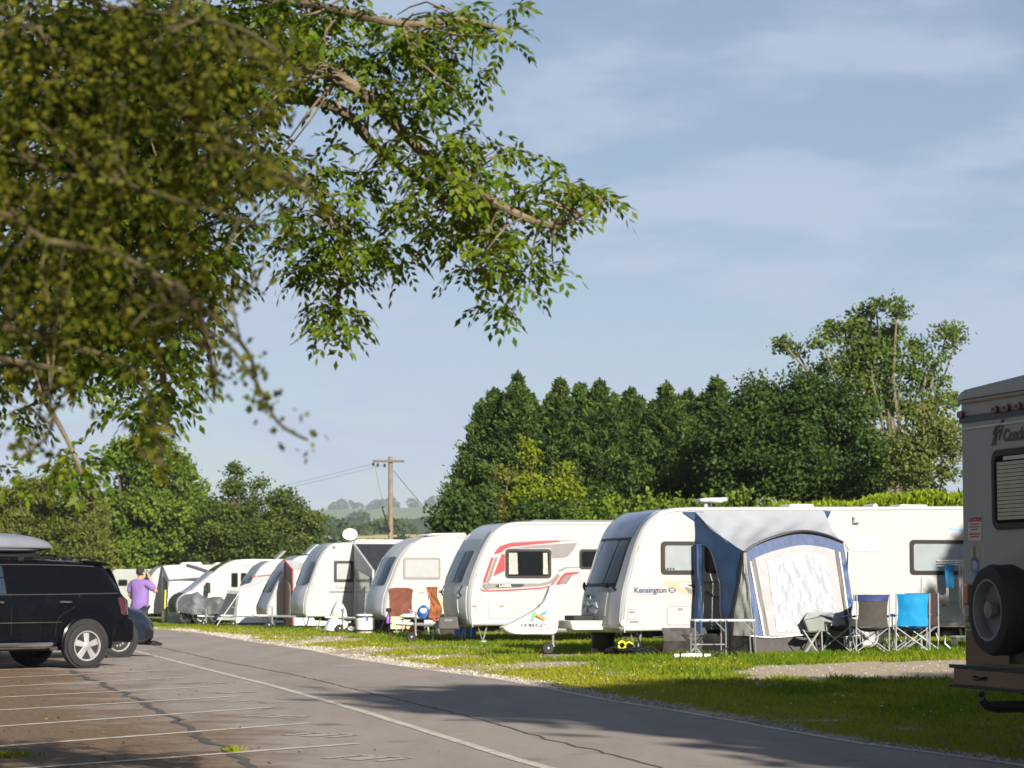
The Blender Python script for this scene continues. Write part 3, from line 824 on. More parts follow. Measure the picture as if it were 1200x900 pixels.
def rail_and_trim(t, sh, L, H, z=None, m=None, tilt=0.0):
    """awning rail that follows the roof edge, plus a lower seam, both a few mm proud."""
    pts = [(p[0] + .03, -0.004, p[1] - .055) for p in sh.fr[4:]] + [(L - .5, -0.004, H - .055 + tilt)]
    MB().tube(pts, 0.011, 5).build('awning_rail', m or PALEGREY, t, smooth=True)

# ---- the big one in front: dark grey nose with three windows
def caravan_k():
    t = thing('caravan', 'large white caravan with tinted three-window nose and dark blue roof front, behind the blue awning', 'caravan', (1.95, 42.9, gz(1.95, 42.9)), YAW)
    L, H, W, zb, tilt = 7.1, 2.63, 2.26, 0.43, 0.06
    fr = [(0.05, .41), (0.0, .50), (0.015, .78), (0.05, 1.08), (0.14, 1.45), (0.26, 1.9), (0.40, 2.23), (0.56, 2.42), (0.80, 2.565), (1.2, 2.62), (2.2, 2.635), (4.5, 2.66)]
    sh = Shell(fr, L, H, W, [(0.4, .24), (0.8, .27), (1.2, .24), (2.0, .12), (2.45, .04), (2.6, .0), (3, 0)], zb, tilt=tilt)
    sh.body(WHITE, t)
    rail_and_trim(t, sh, L, H, tilt=tilt)
    running_gear(t, L, W, 3.9, zb, twin=True, jock=-0.98)
    tz = sh.tz
    # moulded grey nose panel, window surround, panes, tinted roof front
    NOSE = mat('satin silver nose', (.24, .25, .26), .35, .25, var=.12, scale=3, dirt=(.15, .14, .12), dirt_amt=.3)
    sh.panel('nose_panel', NOSE, t, tz(.52), tz(1.17), .10, W - .10, .010)
    sh.panel('nose_side_moulding', SILVER, t, tz(1.17), tz(2.55), .06, .24, .008, nu=24, nv=3)
    sh.panel('nose_side_moulding', SILVER, t, tz(1.17), tz(2.55), W - .24, W - .06, .008, nu=24, nv=3)
    sh.panel('nose_side_moulding', SILVER, t, tz(.46), tz(1.17), .05, .32, .016, nu=14, nv=3)
    hatch = sh.panel('gas_locker_hatch', NOSE, t, tz(.60), tz(1.14), .42, W - .42, .018, round_=.06)
    b = sh.panel('window_surround', BLACKPL, t, tz(1.17), tz(2.03), .24, W - .24, .012)
    sh.panel('nose_window', GLASS, b, tz(1.22), tz(1.99), .70, W - .70, .022, round_=.02)
    sh.panel('nose_window', GLASS, b, tz(1.24), tz(1.98), .28, .66, .020, round_=.02)
    sh.panel('nose_window', GLASS, b, tz(1.24), tz(1.98), W - .66, W - .28, .020, round_=.02)
    sh.panel('roof_window', NAVYGL, t, tz(2.06), sh.tz(2.575) + .05, .20, W - .20, .011, nu=20)
    for y in (.36, W - .36):
        MB().tube([sh.front(tz(1.13), y - .16, .02), sh.front(tz(1.18), y - .10, .06), sh.front(tz(1.2), y + .08, .06), sh.front(tz(1.16), y + .14, .02)], .022, 6).build('grab_handle', BLACKPL, t, smooth=True)
    # maker's lettering and the silver crown on the hatch
    p = sh.front(tz(1.02), W / 2, .060)
    text_mesh('Lunar', .12, BLACKST, hatch, on_front(W / 2 + .17, 1.01, p.x - .004), extrude=.004)
    crown = MB()
    def wing(P, h):
        n = len(P); V = [sh.front(tz(z), W / 2 + y, .022) for y, z in P] + [sh.front(tz(z), W / 2 + y, .022 + h) for y, z in P]
        crown.add(V, [tuple(range(n)), tuple(range(n, 2 * n))] + [(i, (i + 1) % n, n + (i + 1) % n, n + i) for i in range(n)])
    for sg in (-1, 1):
        wing([(sg * a, b) for a, b in ((.02, .84), (.10, .90), (.22, .915), (.36, .89), (.47, .81), (.42, .80), (.30, .83), (.16, .835), (.05, .79))], .012)
        wing([(sg * a, b) for a, b in ((.04, .755), (.16, .80), (.30, .795), (.44, .755), (.40, .715), (.26, .70), (.10, .70))], .010)
        wing([(sg * a, b) for a, b in ((.0, .93), (.03, .955), (.0, 1.0))], .012)
    crown.build('crown_emblem', mat('bright silver emblem', (.55, .55, .54), .4, .0), hatch)
    # near side: windows, door, lockers, vent, graphics
    window(t, .72, 2.01, 1.50, 1.42, BROWNFR, BLINDGL, .075)
    for k in range(3): MB().box((.84 + k * .055, -.026, 1.52), (.035, .006, .03)).build('catch', BLACKST, t)
    d = MB().prism(rrect(1.50, .50, 2.10, 2.08, .12), SIDE, -0.005, 0.016).build('door', CREAM, t, bevel=.006)
    f = MB().prism(rrect(1.54, 1.44, 1.93, 2.0, .10), SIDE, 0, 0.028).build('door_window', BROWNFR, d, bevel=.005)
    MB().prism(rrect(1.60, 1.50, 1.88, 1.94, .06), SIDE, 0, 0.033).build('pane', mat('door pane', (.10, .085, .07), .1, coat=1.0, var=.4, scale=5), f)
    MB().tube([(1.52, -.03, 1.29), (2.08, -.03, 1.30)], .014, 6).build('door_trim', MIDGREYST, d)
    MB().tube([(1.55, -.03, 1.12), (1.75, -.03, 1.02), (2.05, -.03, 1.08)], .022, 6).build('grab_rail', MIDGREYST, d)
    window(t, 5.53, 2.06, 6.72, 1.42, BROWNFR, BLINDGL, .075)
    g = MB().prism(rrect(4.42, 1.84, 4.95, 2.13, .02), SIDE, -.005, .012).build('fridge_vent', PALEGREY, t)
    for k in range(7): MB().box((4.685, -.016, 1.87 + k * .038), (.48, .012, .016)).build('slat', OFFWH, g)
    outline(t, 5.9, .56, 6.5, .92, WHITE); outline(t, .83, .52, 1.34, .86, WHITE); outline(t, .09, .62, .26, .81, WHITE, r=.02)
    MB().tube([(4.42, -.01, 2.46), (4.42, -.05, 2.44), (4.42, -.05, 2.36), (4.52, -.05, 2.36)], .014, 6).build('awning_light', GREYFR, t)
    MB().prism([(.80, 1.31), (1.15, 1.31), (1.49, 1.315), (1.49, 1.275), (1.12, 1.275), (1.05, 1.25), (1.10, 1.20), (1.49, 1.02), (1.49, .97), (1.30, 1.03), (.92, 1.16), (.80, 1.22), (.765, 1.27)], SIDE, 0, .004).build('swoosh_decal', BEIGEST, t)
    MB().prism([(1.16, 1.21), (1.49, 1.10), (1.49, 1.00), (1.24, 1.09)], SIDE, 0, .007).build('swoosh_decal', MIDGREYST, t)
    MB().prism([(1.22, 1.24), (1.49, 1.25), (1.49, 1.215), (1.36, 1.21), (1.49, 1.16), (1.49, 1.12)], SIDE, 0, .009).build('swoosh_decal', BLACKST, t)
    text_mesh('Kensington', .135, NAVYST, t, on_side(.215, 1.10, -.003, 1.0), bold=.004)
    MB().box((.42, -.003, 1.062), (.38, .004, .008)).build('underline_decal', GREYST, t)
    lg = MB().prism([(.93 + .072 * math.cos(k * .3142), 1.145 + .048 * math.sin(k * .3142)) for k in range(20)], SIDE, 0, .004).build('oval_badge', NAVYST, t)
    for zz in (1.128, 1.16): MB().box((.93, -.006, zz), (.085, .004, .012)).build('badge_bar', OFFWH, lg)
    sw = MB().prism([(6.25, 2.30), (6.42, 2.265), (6.8, 2.285), (6.8, 2.25), (6.5, 2.235), (6.35, 2.255)], SIDE, 0, .004).build('wave_decal', CYANST, t)
    MB().box((.22, -.003, .585), (.16, .004, .035)).build('small_print', GREYST, t)
    # roof furniture
    a = MB().tube([(1.98, 1.1, 2.6), (1.98, 1.1, 2.76)], .03, 8).build('aerial_mast', OFFWH, t); MB().tube([(2.16, 1.3, 2.6), (2.16, 1.3, 2.76)], .02, 8).build('aerial_strut', OFFWH, t)
    MB().prism([(1.80, 2.80), (1.84, 2.755), (2.06, 2.755), (2.24, 2.74), (2.36, 2.78), (2.36, 2.84), (1.95, 2.83)], lambda p, q, h: (p, 1.1 + h, q), -.14, .14).build('aerial', WHITE, a, bevel=.02)
    for (x0, x1, h) in ((3.5, 4.05, .05), (5.17, 5.34, .07), (5.7, 6.35, .06)):
        MB().prism([(x0, 2.64), (x1, 2.65), (x1 - .06, 2.655 + h + .02), (x0 + .06, 2.655 + h + .02)], lambda p, q, h2: (p, 1.1 + h2, q), -.25, .25).build('roof_light', OFFWH, t, bevel=.02)
    # A-frame fairing
    MB().prism([(-.75, .60), (-.1, .60), (.3, .60), (.3, .43), (-.7, .43)], lambda p, q, h: (p, W / 2 + h * (1 - max(0, -p) * .6), q), -.75, .75).build('drawbar_fairing', OFFWH, t, bevel=.03)
    MB().box((-.40, W / 2, .64), (.5, .55, .09)).build('step_plate', BLACKPL, t, bevel=.02)
    MB().lathe([(.0, -.012), (.05, -.012), (.06, 0)], (0.02, -.0, .56), 'Y', 14).build('marker_lamp', OFFWH, t)
    return t
caravan_k()

def caravan_l():
    t = thing('caravan', 'white caravan with red and grey swoosh stripes round its dark window', 'caravan', (-.9, 53, gz(-.9, 53)), YAW)
    L, H, W, zb = 6.9, 2.66, 2.24, 0.38
    fr = [(0.06, .36), (0.0, .45), (-.02, .93), (0.05, 1.38), (0.22, 1.85), (0.42, 2.26), (0.58, 2.46), (0.80, 2.59), (1.05, 2.635), (1.35, 2.645), (1.8, 2.65), (4.5, 2.655)]
    sh = Shell(fr, L, H, W, [(0.3, .12), (.8, .20), (1.3, .22), (2.0, .16), (2.45, .05), (2.6, 0), (3, 0)], zb)
    sh.body(WHITE, t); rail_and_trim(t, sh, L, H)
    running_gear(t, L, W, 3.7, zb, twin=True, jock=-1.0)
    tz = sh.tz
    sh.panel('nose_panel', PALEGREY, t, tz(.5), tz(1.18), .12, W - .12, .010)
    sh.panel('nose_side_moulding', SILVER, t, tz(1.18), tz(2.4), .08, .30, .010, nu=22, nv=3)
    sh.panel('nose_side_moulding', SILVER, t, tz(1.18), tz(2.4), W - .30, W - .08, .010, nu=22, nv=3)
    b = sh.panel('window_surround', SILVER, t, tz(1.18), tz(2.25), .30, W - .30, .012)
    for (a0, a1) in ((.36, .74), (.80, W - .80), (W - .74, W - .36)): sh.panel('nose_window', GLASS, b, tz(1.26), tz(1.98), a0, a1, .022, round_=.03)
    sh.panel('gas_locker_hatch', PALEGREY, t, tz(.58), tz(1.05), .45, W - .45, .02, round_=.06)
    for y in (.30, W - .30): MB().tube([sh.front(tz(.98), y, .01), sh.front(tz(1.08), y, .07), sh.front(tz(1.16), y, .01)], .02, 6).build('grab_handle', BLACKPL, t)
    MB().prism([(1.35, 2.64), (6.6, 2.64), (6.6, 2.70), (1.5, 2.69)], lambda p, q, h: (p, W / 2 + h, q), -.98, .98).build('roof_panel', DKGREY, t, bevel=.01)
    window(t, .78, 2.04, 1.83, 1.40, BROWNFR, GLASS, .055, curtains=True)
    window(t, 2.48, 2.04, 3.1, 1.60, BROWNFR, GLASS, .05)
    deco = lambda n, P, m, h: MB().prism(P, SIDE, 0, h).build(n, m, t)
    deco('swoosh_decal', [(.91, 2.05), (1.41, 2.12), (2.44, 2.18), (2.35, 2.03), (2.22, 1.88), (2.1, 1.845), (1.85, 1.83), (1.82, 2.06)], GREYST, .004)
    deco('swoosh_decal', [(.52, 1.91), (.58, 2.02), (.65, 2.085), (.78, 2.14), (.89, 2.165), (2.02, 2.23), (2.02, 2.20), (1.41, 2.14), (.89, 2.085), (.76, 2.03), (.70, 1.97)], REDST, .007)
    deco('swoosh_decal', [(.55, 1.925), (.70, 2.055), (.90, 2.115), (1.6, 2.19), (2.35, 2.225), (2.5, 2.235), (1.6, 2.235), (.92, 2.185), (.66, 2.11), (.53, 1.96)], GREYST, .0055)
    deco('swoosh_decal', [(.26, 1.29), (.46, 1.85), (.52, 1.85), (.33, 1.31)], REDST, .004)
    deco('swoosh_decal', [(.345, 1.31), (.54, 1.85), (.62, 1.87), (.43, 1.33)], MIDGREYST, .004)
    deco('swoosh_decal', [(.50, 1.44), (.70, 1.93), (.77, 1.92), (.77, 1.56)], REDST, .0045)
    deco('swoosh_decal', [(.25, 1.22), (.28, 1.27), (.42, 1.285), (1.58, 1.285), (1.80, 1.34), (1.98, 1.50), (2.02, 1.485), (1.86, 1.29), (1.6, 1.225), (.9, 1.185), (.42, 1.165), (.29, 1.175)], GREYST, .004)
    deco('swoosh_decal', [(.235, 1.19), (.25, 1.16), (.30, 1.14), (.42, 1.135), (.9, 1.155), (1.6, 1.195), (1.8, 1.24), (2.02, 1.47), (2.03, 1.45), (1.83, 1.21), (1.6, 1.165), (.9, 1.12), (.40, 1.105), (.27, 1.11), (.215, 1.16)], REDST, .006)
    deco('swoosh_decal', [(1.93, 1.25), (2.06, 1.44), (2.15, 1.52), (2.50, 1.545), (2.42, 1.49), (2.28, 1.47), (2.12, 1.27)], REDST, .004)
    deco('swoosh_decal', [(2.02, 1.27), (2.14, 1.44), (2.2, 1.47), (2.33, 1.47), (2.18, 1.27)], MIDGREYST, .006)
    deco('swoosh_decal', [(1.98, 1.56), (2.1, 1.63), (2.2, 1.65), (2.6, 1.655), (2.6, 1.63), (2.2, 1.62), (2.02, 1.53)], GREYST, .004)
    deco('name_stripe', [(.55, 1.22), (.60, 1.265), (1.16, 1.275), (1.23, 1.24), (1.13, 1.205), (.60, 1.195)], BLACKST, .008)
    text_mesh('LASER', .075, OFFWH, t, on_side(.64, 1.212, -.0095, 1.35), bold=.002)
    MB().tube([(.36 + .075 * math.cos(k * .3), -.006, 1.235 + .075 * math.sin(k * .3)) for k in range(19)], .008, 5).build('ring_decal', MIDGREYST, t)
    outline(t, .40, .52, .99, .84, WHITE); outline(t, .01, .66, .13, .84, WHITE, r=.02)
    MB().box((2.2, .004, .44), (3.9, .03, .05)).build('skirt_trim', PALEGREY, t)
    return t
caravan_l()

def caravan_t():
    t = thing('caravan', 'plain white caravan with one large pale-blinded window, towels drying beside it', 'caravan', (-3.3, 63.7, gz(-3.3, 63.7)), YAW)
    L, H, W, zb = 6.2, 2.57, 2.2, 0.38
    fr = [(0.03, .36), (-.03, .45), (-.03, .65), (0.02, .97), (0.17, 1.39), (0.38, 1.92), (0.62, 2.25), (0.9, 2.45), (1.2, 2.53), (2.0, 2.57), (4.2, 2.58)]
    sh = Shell(fr, L, H, W, [(0.3, .10), (.6, .20), (1.0, .20), (2.0, .14), (2.4, .05), (2.5, 0), (3, 0)], zb)
    sh.body(CREAM, t); rail_and_trim(t, sh, L, H)
    running_gear(t, L, W, 3.4, zb, jock=-.95)
    tz = sh.tz
    sh.panel('nose_panel', PALEGREY, t, tz(.46), tz(1.1), .12, W - .12, .010)
    b = sh.panel('window_surround', PALEGREY, t, tz(1.12), tz(2.35), .12, W - .12, .010)
    for (a0, a1) in ((.28, .72), (.78, W - .78), (W - .72, W - .28)): sh.panel('nose_window', GLASS, b, tz(1.2), tz(1.98), a0, a1, .020, round_=.03)
    window(t, .45, 1.97, 1.46, 1.40, GREYFR, PALEBL, .055, r=.05)
    window(t, 2.9, 1.97, 3.9, 1.40, GREYFR, PALEBL, .055, r=.05)
    outline(t, 1.55, .55, 1.95, 1.12, CREAM)
    text_mesh('ew', .13, MIDGREYST, t, on_side(.86, 1.02, -.003), shear=.25)
    MB().box((1.12, -.003, 1.03), (.22, .004, .010)).build('underline_decal', GREYST, t)
    MB().prism([(1.2, 2.56), (2.3, 2.58), (2.25, 2.64), (1.35, 2.62)], lambda p, q, h: (p, 1.1 + h, q), -.6, .6).build('roof_light', OFFWH, t, bevel=.02)
    MB().box((1.62, .03, 2.44), (.2, .05, .04)).build('awning_light', GREYFR, t)
    return t
caravan_t()

def caravan_v():
    t = thing('caravan', 'white caravan with long green-tinted nose window and black-topped awning, satellite dish on its roof', 'caravan', (-6.0, 71.5, gz(-6, 71.5)), YAW)
    L, H, W, zb = 6.3, 2.54, 2.2, 0.36
    fr = [(-.02, .34), (-.08, .42), (-.08, .7), (-.03, 1.0), (.07, 1.3), (.27, 1.9), (.47, 2.27), (.67, 2.46), (.95, 2.53), (1.4, 2.545), (4.2, 2.56)]
    sh = Shell(fr, L, H, W, [(0.3, .10), (.7, .18), (1.0, .18), (2.0, .10), (2.4, .03), (2.5, 0), (3, 0)], zb)
    sh.body(WHITE, t); rail_and_trim(t, sh, L, H)
    running_gear(t, L, W, 3.4, zb, jock=-.9)
    tz = sh.tz
    sh.panel('nose_panel', PALEGREY, t, tz(.44), tz(1.22), .10, W - .10, .010)
    sh.panel('roof_window', SILVER, t, tz(1.95), tz(2.52), .10, W - .10, .010, nu=18)
    sh.panel('roof_window_band', DKGREY, t, tz(2.05), tz(2.50), .5, .62, .016, nu=18, nv=2)
    sh.panel('nose_window', GREENGL, t, tz(1.26), tz(1.93), .14, W - .14, .02, round_=.05)
    window(t, .76, 2.0, 1.345, 1.37, BROWNFR, PALEBL, .085, r=.03)
    text_mesh('Vamoose', .16, MIDGREYST, t, on_side(.78, 1.16, -.003, 1.15), shear=.3)
    MB().box((.98, -.004, 1.08), (.72, .005, .03)).build('stripe_decal', NAVYST, t)
    MB().lathe([(0, 0), (.05, 0), (.05, .04), (0, .05)], (.75, -.0, 2.40), 'Y', 10).build('marker_lamp', BROWNFR, t)
    MB().prism([(1.5, 2.56), (3.1, 2.56), (3.0, 2.64), (1.6, 2.64)], lambda p, q, h: (p, 1.1 + h, q), -.5, .5).build('roof_light', OFFWH, t, bevel=.02)
    # satellite dish
    m = MB().tube([(1.5, .9, 2.5), (1.5, .9, 2.76)], .025, 8).tube([(1.5, .9, 2.66), (1.64, .75, 2.62), (1.66, .62, 2.78)], .012, 6).build('dish_mast', STEEL, t)
    ax = Vector((-.25, -.95, .25)).normalized(); a = ax.cross(Vector((0, 0, 1))).normalized(); b = ax.cross(a)
    V = []; F = []
    for i in range(7):
        for k in range(24):
            q = 2 * math.pi * k / 24; r = .21 * i / 6
            V.append(Vector((1.42, .85, 2.80)) + a * (r * math.cos(q) * 1.05) + b * (r * math.sin(q) * .85) + ax * (.35 * r * r))
    for i in range(6):
        for k in range(24): F.append((i * 24 + k, i * 24 + (k + 1) % 24, (i + 1) * 24 + (k + 1) % 24, (i + 1) * 24 + k))
    N = len(V); V += [p - ax * .012 for p in V]; F += [tuple(q + N for q in f)[::-1] for f in F]
    F += [(6 * 24 + k, 6 * 24 + (k + 1) % 24, N + 6 * 24 + (k + 1) % 24, N + 6 * 24 + k) for k in range(24)]
    MB().add(V, F).build('satellite_dish', OFFWH, t, smooth=True)
    return t
caravan_v()

def small_caravan(loc, label, nose, glass, body=WHITE, H=2.5, L=6.0, lean=0.0, jock=-.9):
    t = thing('caravan', label, 'caravan', (loc[0], loc[1], gz(*loc)), YAW)
    W, zb = 2.15, 0.36
    fr = [(.12, .34), (.05, .42), (.08, .7), (.20, 1.0), (.36, 1.40), (.58, 1.85), (.82, 2.22), (1.1, H - .09), (1.4, H - .02), (2.2, H), (4.0, H)]
    sh = Shell(fr, L, H, W, [(0.3, .10), (.7, .2), (1.0, .2), (2.0, .10), (2.4, .03), (2.5, 0), (3, 0)], zb)
    sh.body(body, t); rail_and_trim(t, sh, L, H)
    running_gear(t, L, W, 3.3, zb, jock=jock)
    tz = sh.tz
    sh.panel('nose_panel', nose, t, tz(.44), tz(1.12), .06, W - .06, .010)
    sh.panel('nose_side_moulding', nose, t, tz(1.12), tz(H - .06), .05, W - .05, .008, nu=20)
    sh.panel('nose_window', glass, t, tz(1.18), tz(1.9), .20, .80, .022, round_=.03)
    sh.panel('nose_window', glass, t, tz(1.18), tz(1.9), .86, W - .2, .022, round_=.03)
    window(t, 1.3, 1.95, 2.1, 1.4, BROWNFR, BLINDGL, .05)
    return t, sh
tr, _ = small_caravan((-8.5, 84), 'white caravan with silver-grey nose and red-framed awning, third of the far huddle', SILVER, GLASS)
MB().prism([(1.5, 2.52), (1.62, 2.52), (2.0, 2.86), (1.88, 2.88)], lambda p, q, h: (p, 1.1 + h, q), -.4, .4).build('solar_panel', SILVER, tr, bevel=.01)
MB().prism([(1.55, 2.48), (1.65, 2.48), (1.65, 2.6), (1.55, 2.6)], lambda p, q, h: (p, 1.1 + h, q), -.1, .1).build('panel_bracket', BLACKPL, tr)
tn, _ = small_caravan((-10.35, 92), 'white caravan with grey nose mostly hidden behind a small white porch awning', SILVER, GLASS, H=2.52, jock=-1.1)
MB().prism([(1.5, 2.54), (1.62, 2.54), (1.95, 2.86), (1.83, 2.88)], lambda p, q, h: (p, 1.1 + h, q), -.35, .35).build('solar_panel', GREYFR, tn, bevel=.01)
MB().prism([(.5, 1.90), (1.3, 1.98), (1.3, 1.92), (.5, 1.84)], SIDE, 0, .005).build('stripe_decal', REDST, tn)
tw, wsh = small_caravan((-16.4, 106), 'white caravan with grey-edged awning beside the man in purple', WHITE, GLASS, H=2.5)
MB().prism([(2.0, 2.48), (3.0, 2.48), (2.9, 2.62), (2.1, 2.60)], lambda p, q, h: (p, 1.1 + h, q), -.4, .4).build('roof_light', OFFWH, tw, bevel=.03)
MB().prism([(3.5, 2.48), (4.3, 2.48), (4.2, 2.6), (3.6, 2.6)], lambda p, q, h: (p, 1.1 + h, q), -.4, .4).build('roof_light', OFFWH, tw, bevel=.03)

# pale grey box trailer at the far left end
def box_trailer():
    t = thing('box_trailer', 'pale grey-green box trailer with one small black window, left of the man', 'trailer', (-18.9, 113, gz(-18.9, 113)), YAW)
    gm = mat('faded grey panel', (.25, .27, .25), .5, var=.12, scale=1, dirt=(.22, .22, .18), dirt_amt=.3)
    MB().prism([(.0, .4), (3.2, .4), (3.2, 2.35), (.45, 2.35), (.28, 2.25), (.0, 1.2)], lambda p, q, h: (p, h, q), 0, 2.0).build('body', gm, t, bevel=.05)
    window(t, .55, 1.86, .98, 1.56, BLACKPL, GLASS, .04)
    wheel(t, (1.5, .05, .3), .3, .18); wheel(t, (1.5, 1.95, .3), .3, .18, face=1)
    MB().tube([(0, 1.0, .42), (-1.1, 1.0, .42)], .05, 6).build('drawbar', GALV, t)
    MB().box((1.6, 1.0, .34), (2.9, 1.5, .12)).build('chassis', CHASSIS, t)
box_trailer()

# low coach-built motorhome with a covered cab
def motorhome_m():
    t = thing('motorhome', 'white motorhome with silver screen cover, black bonnet bra and black door mirror', 'motorhome', (-13.7, 101, gz(-13.7, 101)), YAW)
    W, zb = 2.2, .38
    fr = [(-.10, .36), (-.18, .50), (-.20, .8), (-.13, 1.05), (.08, 1.24), (.42, 1.40), (.78, 1.70), (1.15, 2.02), (1.55, 2.36), (1.95, 2.58), (2.4, 2.68), (3.2, 2.70), (4.5, 2.70)]
    sh = Shell(fr, 6.6, 2.70, W, [(.3, .10), (.8, .22), (1.2, .2), (2.0, .10), (2.5, .02), (2.7, 0), (3, 0)], zb, r=.05)
    sh.body(WHITE, t)
    tz = sh.tz
    sh.panel('bonnet_bra', BLACKFAB, t, tz(.48), tz(1.22), .10, W - .10, .03, nu=12)
    MB().prism([(-.19, .52), (-.20, .92), (-.10, 1.10), (.10, 1.23), (.58, 1.26), (.74, 1.0), (.60, .82), (.36, .74), (.24, .52)], SIDE, -.01, .02).build('wing_bra', BLACKFAB, t, bevel=.01)
    sh.panel('screen_cover', mat('silver thermal screen', (.33, .36, .42), .45, .3, var=.15, scale=5, bump=.4, bscale=8), t, tz(1.26), tz(2.12), .06, W - .06, .03)
    sh.panel('roof_window', GLASS, t, tz(2.14), tz(2.62), .25, W - .25, .012)
    sh.panel('roof_edge', MIDGREYST, t, tz(2.1), tz(2.66), .02, .20, .012, nv=3)
    MB().prism([(.75, 1.36), (1.20, 1.36), (1.48, 1.36), (1.48, 2.0), (1.25, 2.0)], SIDE, -.01, .012).build('cab_window', mat('white screen cover', (.62, .62, .6), .6), t)
    MB().prism(rrect(.55, .55, 1.50, 1.30, .08), SIDE, -.005, .006).build('cab_door', WHITE, t, bevel=.004)
    window(t, 2.02, 2.12, 2.30, 1.52, BROWNFR, GLASS, .03, r=.03); window(t, 2.42, 2.12, 2.66, 1.55, BROWNFR, GLASS, .03, r=.03); window(t, 2.7, 2.12, 3.45, 1.55, BROWNFR, BLINDGL, .04, r=.04)
    MB().box((3.1, .0, 2.50), (1.1, .12, .16)).build('awning_case', OFFWH, t, bevel=.03)
    mi = MB().tube([(1.02, -.0, 1.42), (1.05, -.26, 1.45)], .025, 6).build('mirror_arm', BLACKPL, t)
    MB().box((1.0, -.34, 1.50), (.18, .34, .44)).build('mirror', BLACKPL, mi, bevel=.04)
    for x in (.80, 4.9):
        MB().lathe([(.40, -.004), (.40, .03)], (x, 0, .36), 'Y', 24).build('wheel_arch', BLACKPL, t)
        wheel(t, (x, .06, .33), .33, .2); wheel(t, (x, W - .06, .33), .33, .2, face=1)
    MB().box((3.2, W / 2, .34), (5.6, 1.7, .14)).build('chassis', CHASSIS, t)
    return t
motorhome_m()

# motorcycle half under a cover in front of it
def covered_bike():
    t = thing('motorcycle', 'motorcycle under a silver-black cover with both wheels showing', 'motorcycle', (-12.75, 98.9, gz(-12.7, 98.9)), R(-18))
    cov = mat('silver black cover', (.16, .165, .175), .4, .3, var=.6, scale=3, bump=.8, bscale=6)
    def fn(u, v):
        x = -.75 + 2.15 * u; top = .72 + .36 * math.exp(-((x + .15) / .33) ** 2) + .16 * math.exp(-((x - .9) / .4) ** 2)
        a = math.pi * v; w = .30 + .12 * math.exp(-((x + .1) / .3) ** 2)
        zlow = .52 - .1 * math.sin(u * math.pi)
        k = 1 + .12 * noise.noise(Vector((x * 4, v * 6, 1)))
        e = 0.25 + 0.75 * math.sin(max(.02, min(.98, u)) * math.pi) ** .4
        return (x, -w * math.cos(a) * k * e, zlow + (top * e * k + .1 * (1 - e) - zlow * .2) * math.sin(a) ** .6 * .95)
    MB().grid(fn, 34, 18, thick=(0, 0, -.012)).build('cover', cov, t, smooth=True)
    for x in (-.62, .72): wheel(t, (x, 0, .31), .31, .13, rim=BLACKPL, spokes=9)
    for sg in (-.09, .09): MB().tube([(-.62, sg, .31), (-.40, sg, .85)], .025, 6).build('fork', BLACKPL, t)
    MB().tube([(.72, .09, .31), (.2, .09, .38)], .03, 6).build('swing_arm', BLACKPL, t)
    MB().box((.1, 0, .42), (.55, .3, .3)).build('engine', CHASSIS, t, bevel=.05)
covered_bike()
# ------------------------------------------------------------------ awnings
KO = Vector((1.95, 42.9, gz(1.95, 42.9)))
def wr(p, amp=.03, f=2.2, ph=0.0):
    q = Vector((p[0] * f, p[1] * f, p[2] * f + ph)); return amp * (noise.noise(q) + .5 * noise.noise(q * 2.3))
def quadsheet(name, m, parent, a, b, c, d, nu=14, nv=14, amp=.03, sag=0.0, ph=0.0, stretch=(1, 1), kind=None):
    """cloth between corners a-b (u) and d-c: bilinear with creases; sag pulls the middle down."""
    a, b, c, d = map(Vector, (a, b, c, d))
    nrm = (b - a).cross(d - a).normalized()
    def fn(u, v):
        p = (a * (1 - u) + b * u) * (1 - v) + (d * (1 - u) + c * u) * v
        e = math.sin(math.pi * u) ** .5 * math.sin(math.pi * v) ** .5 if 0 < u < 1 and 0 < v < 1 else 0
        k = noise.noise(Vector((u * 5 * stretch[0] + ph, v * 5 * stretch[1], ph))) + .5 * noise.noise(Vector((u * 12 * stretch[0], v * 12 * stretch[1] + ph, 3)))
        return p + nrm * (amp * k * e) + Vector((0, 0, -sag)) * e
    return MB().grid(fn, nu, nv, thick=nrm * .006).build(name, m, parent, smooth=True)

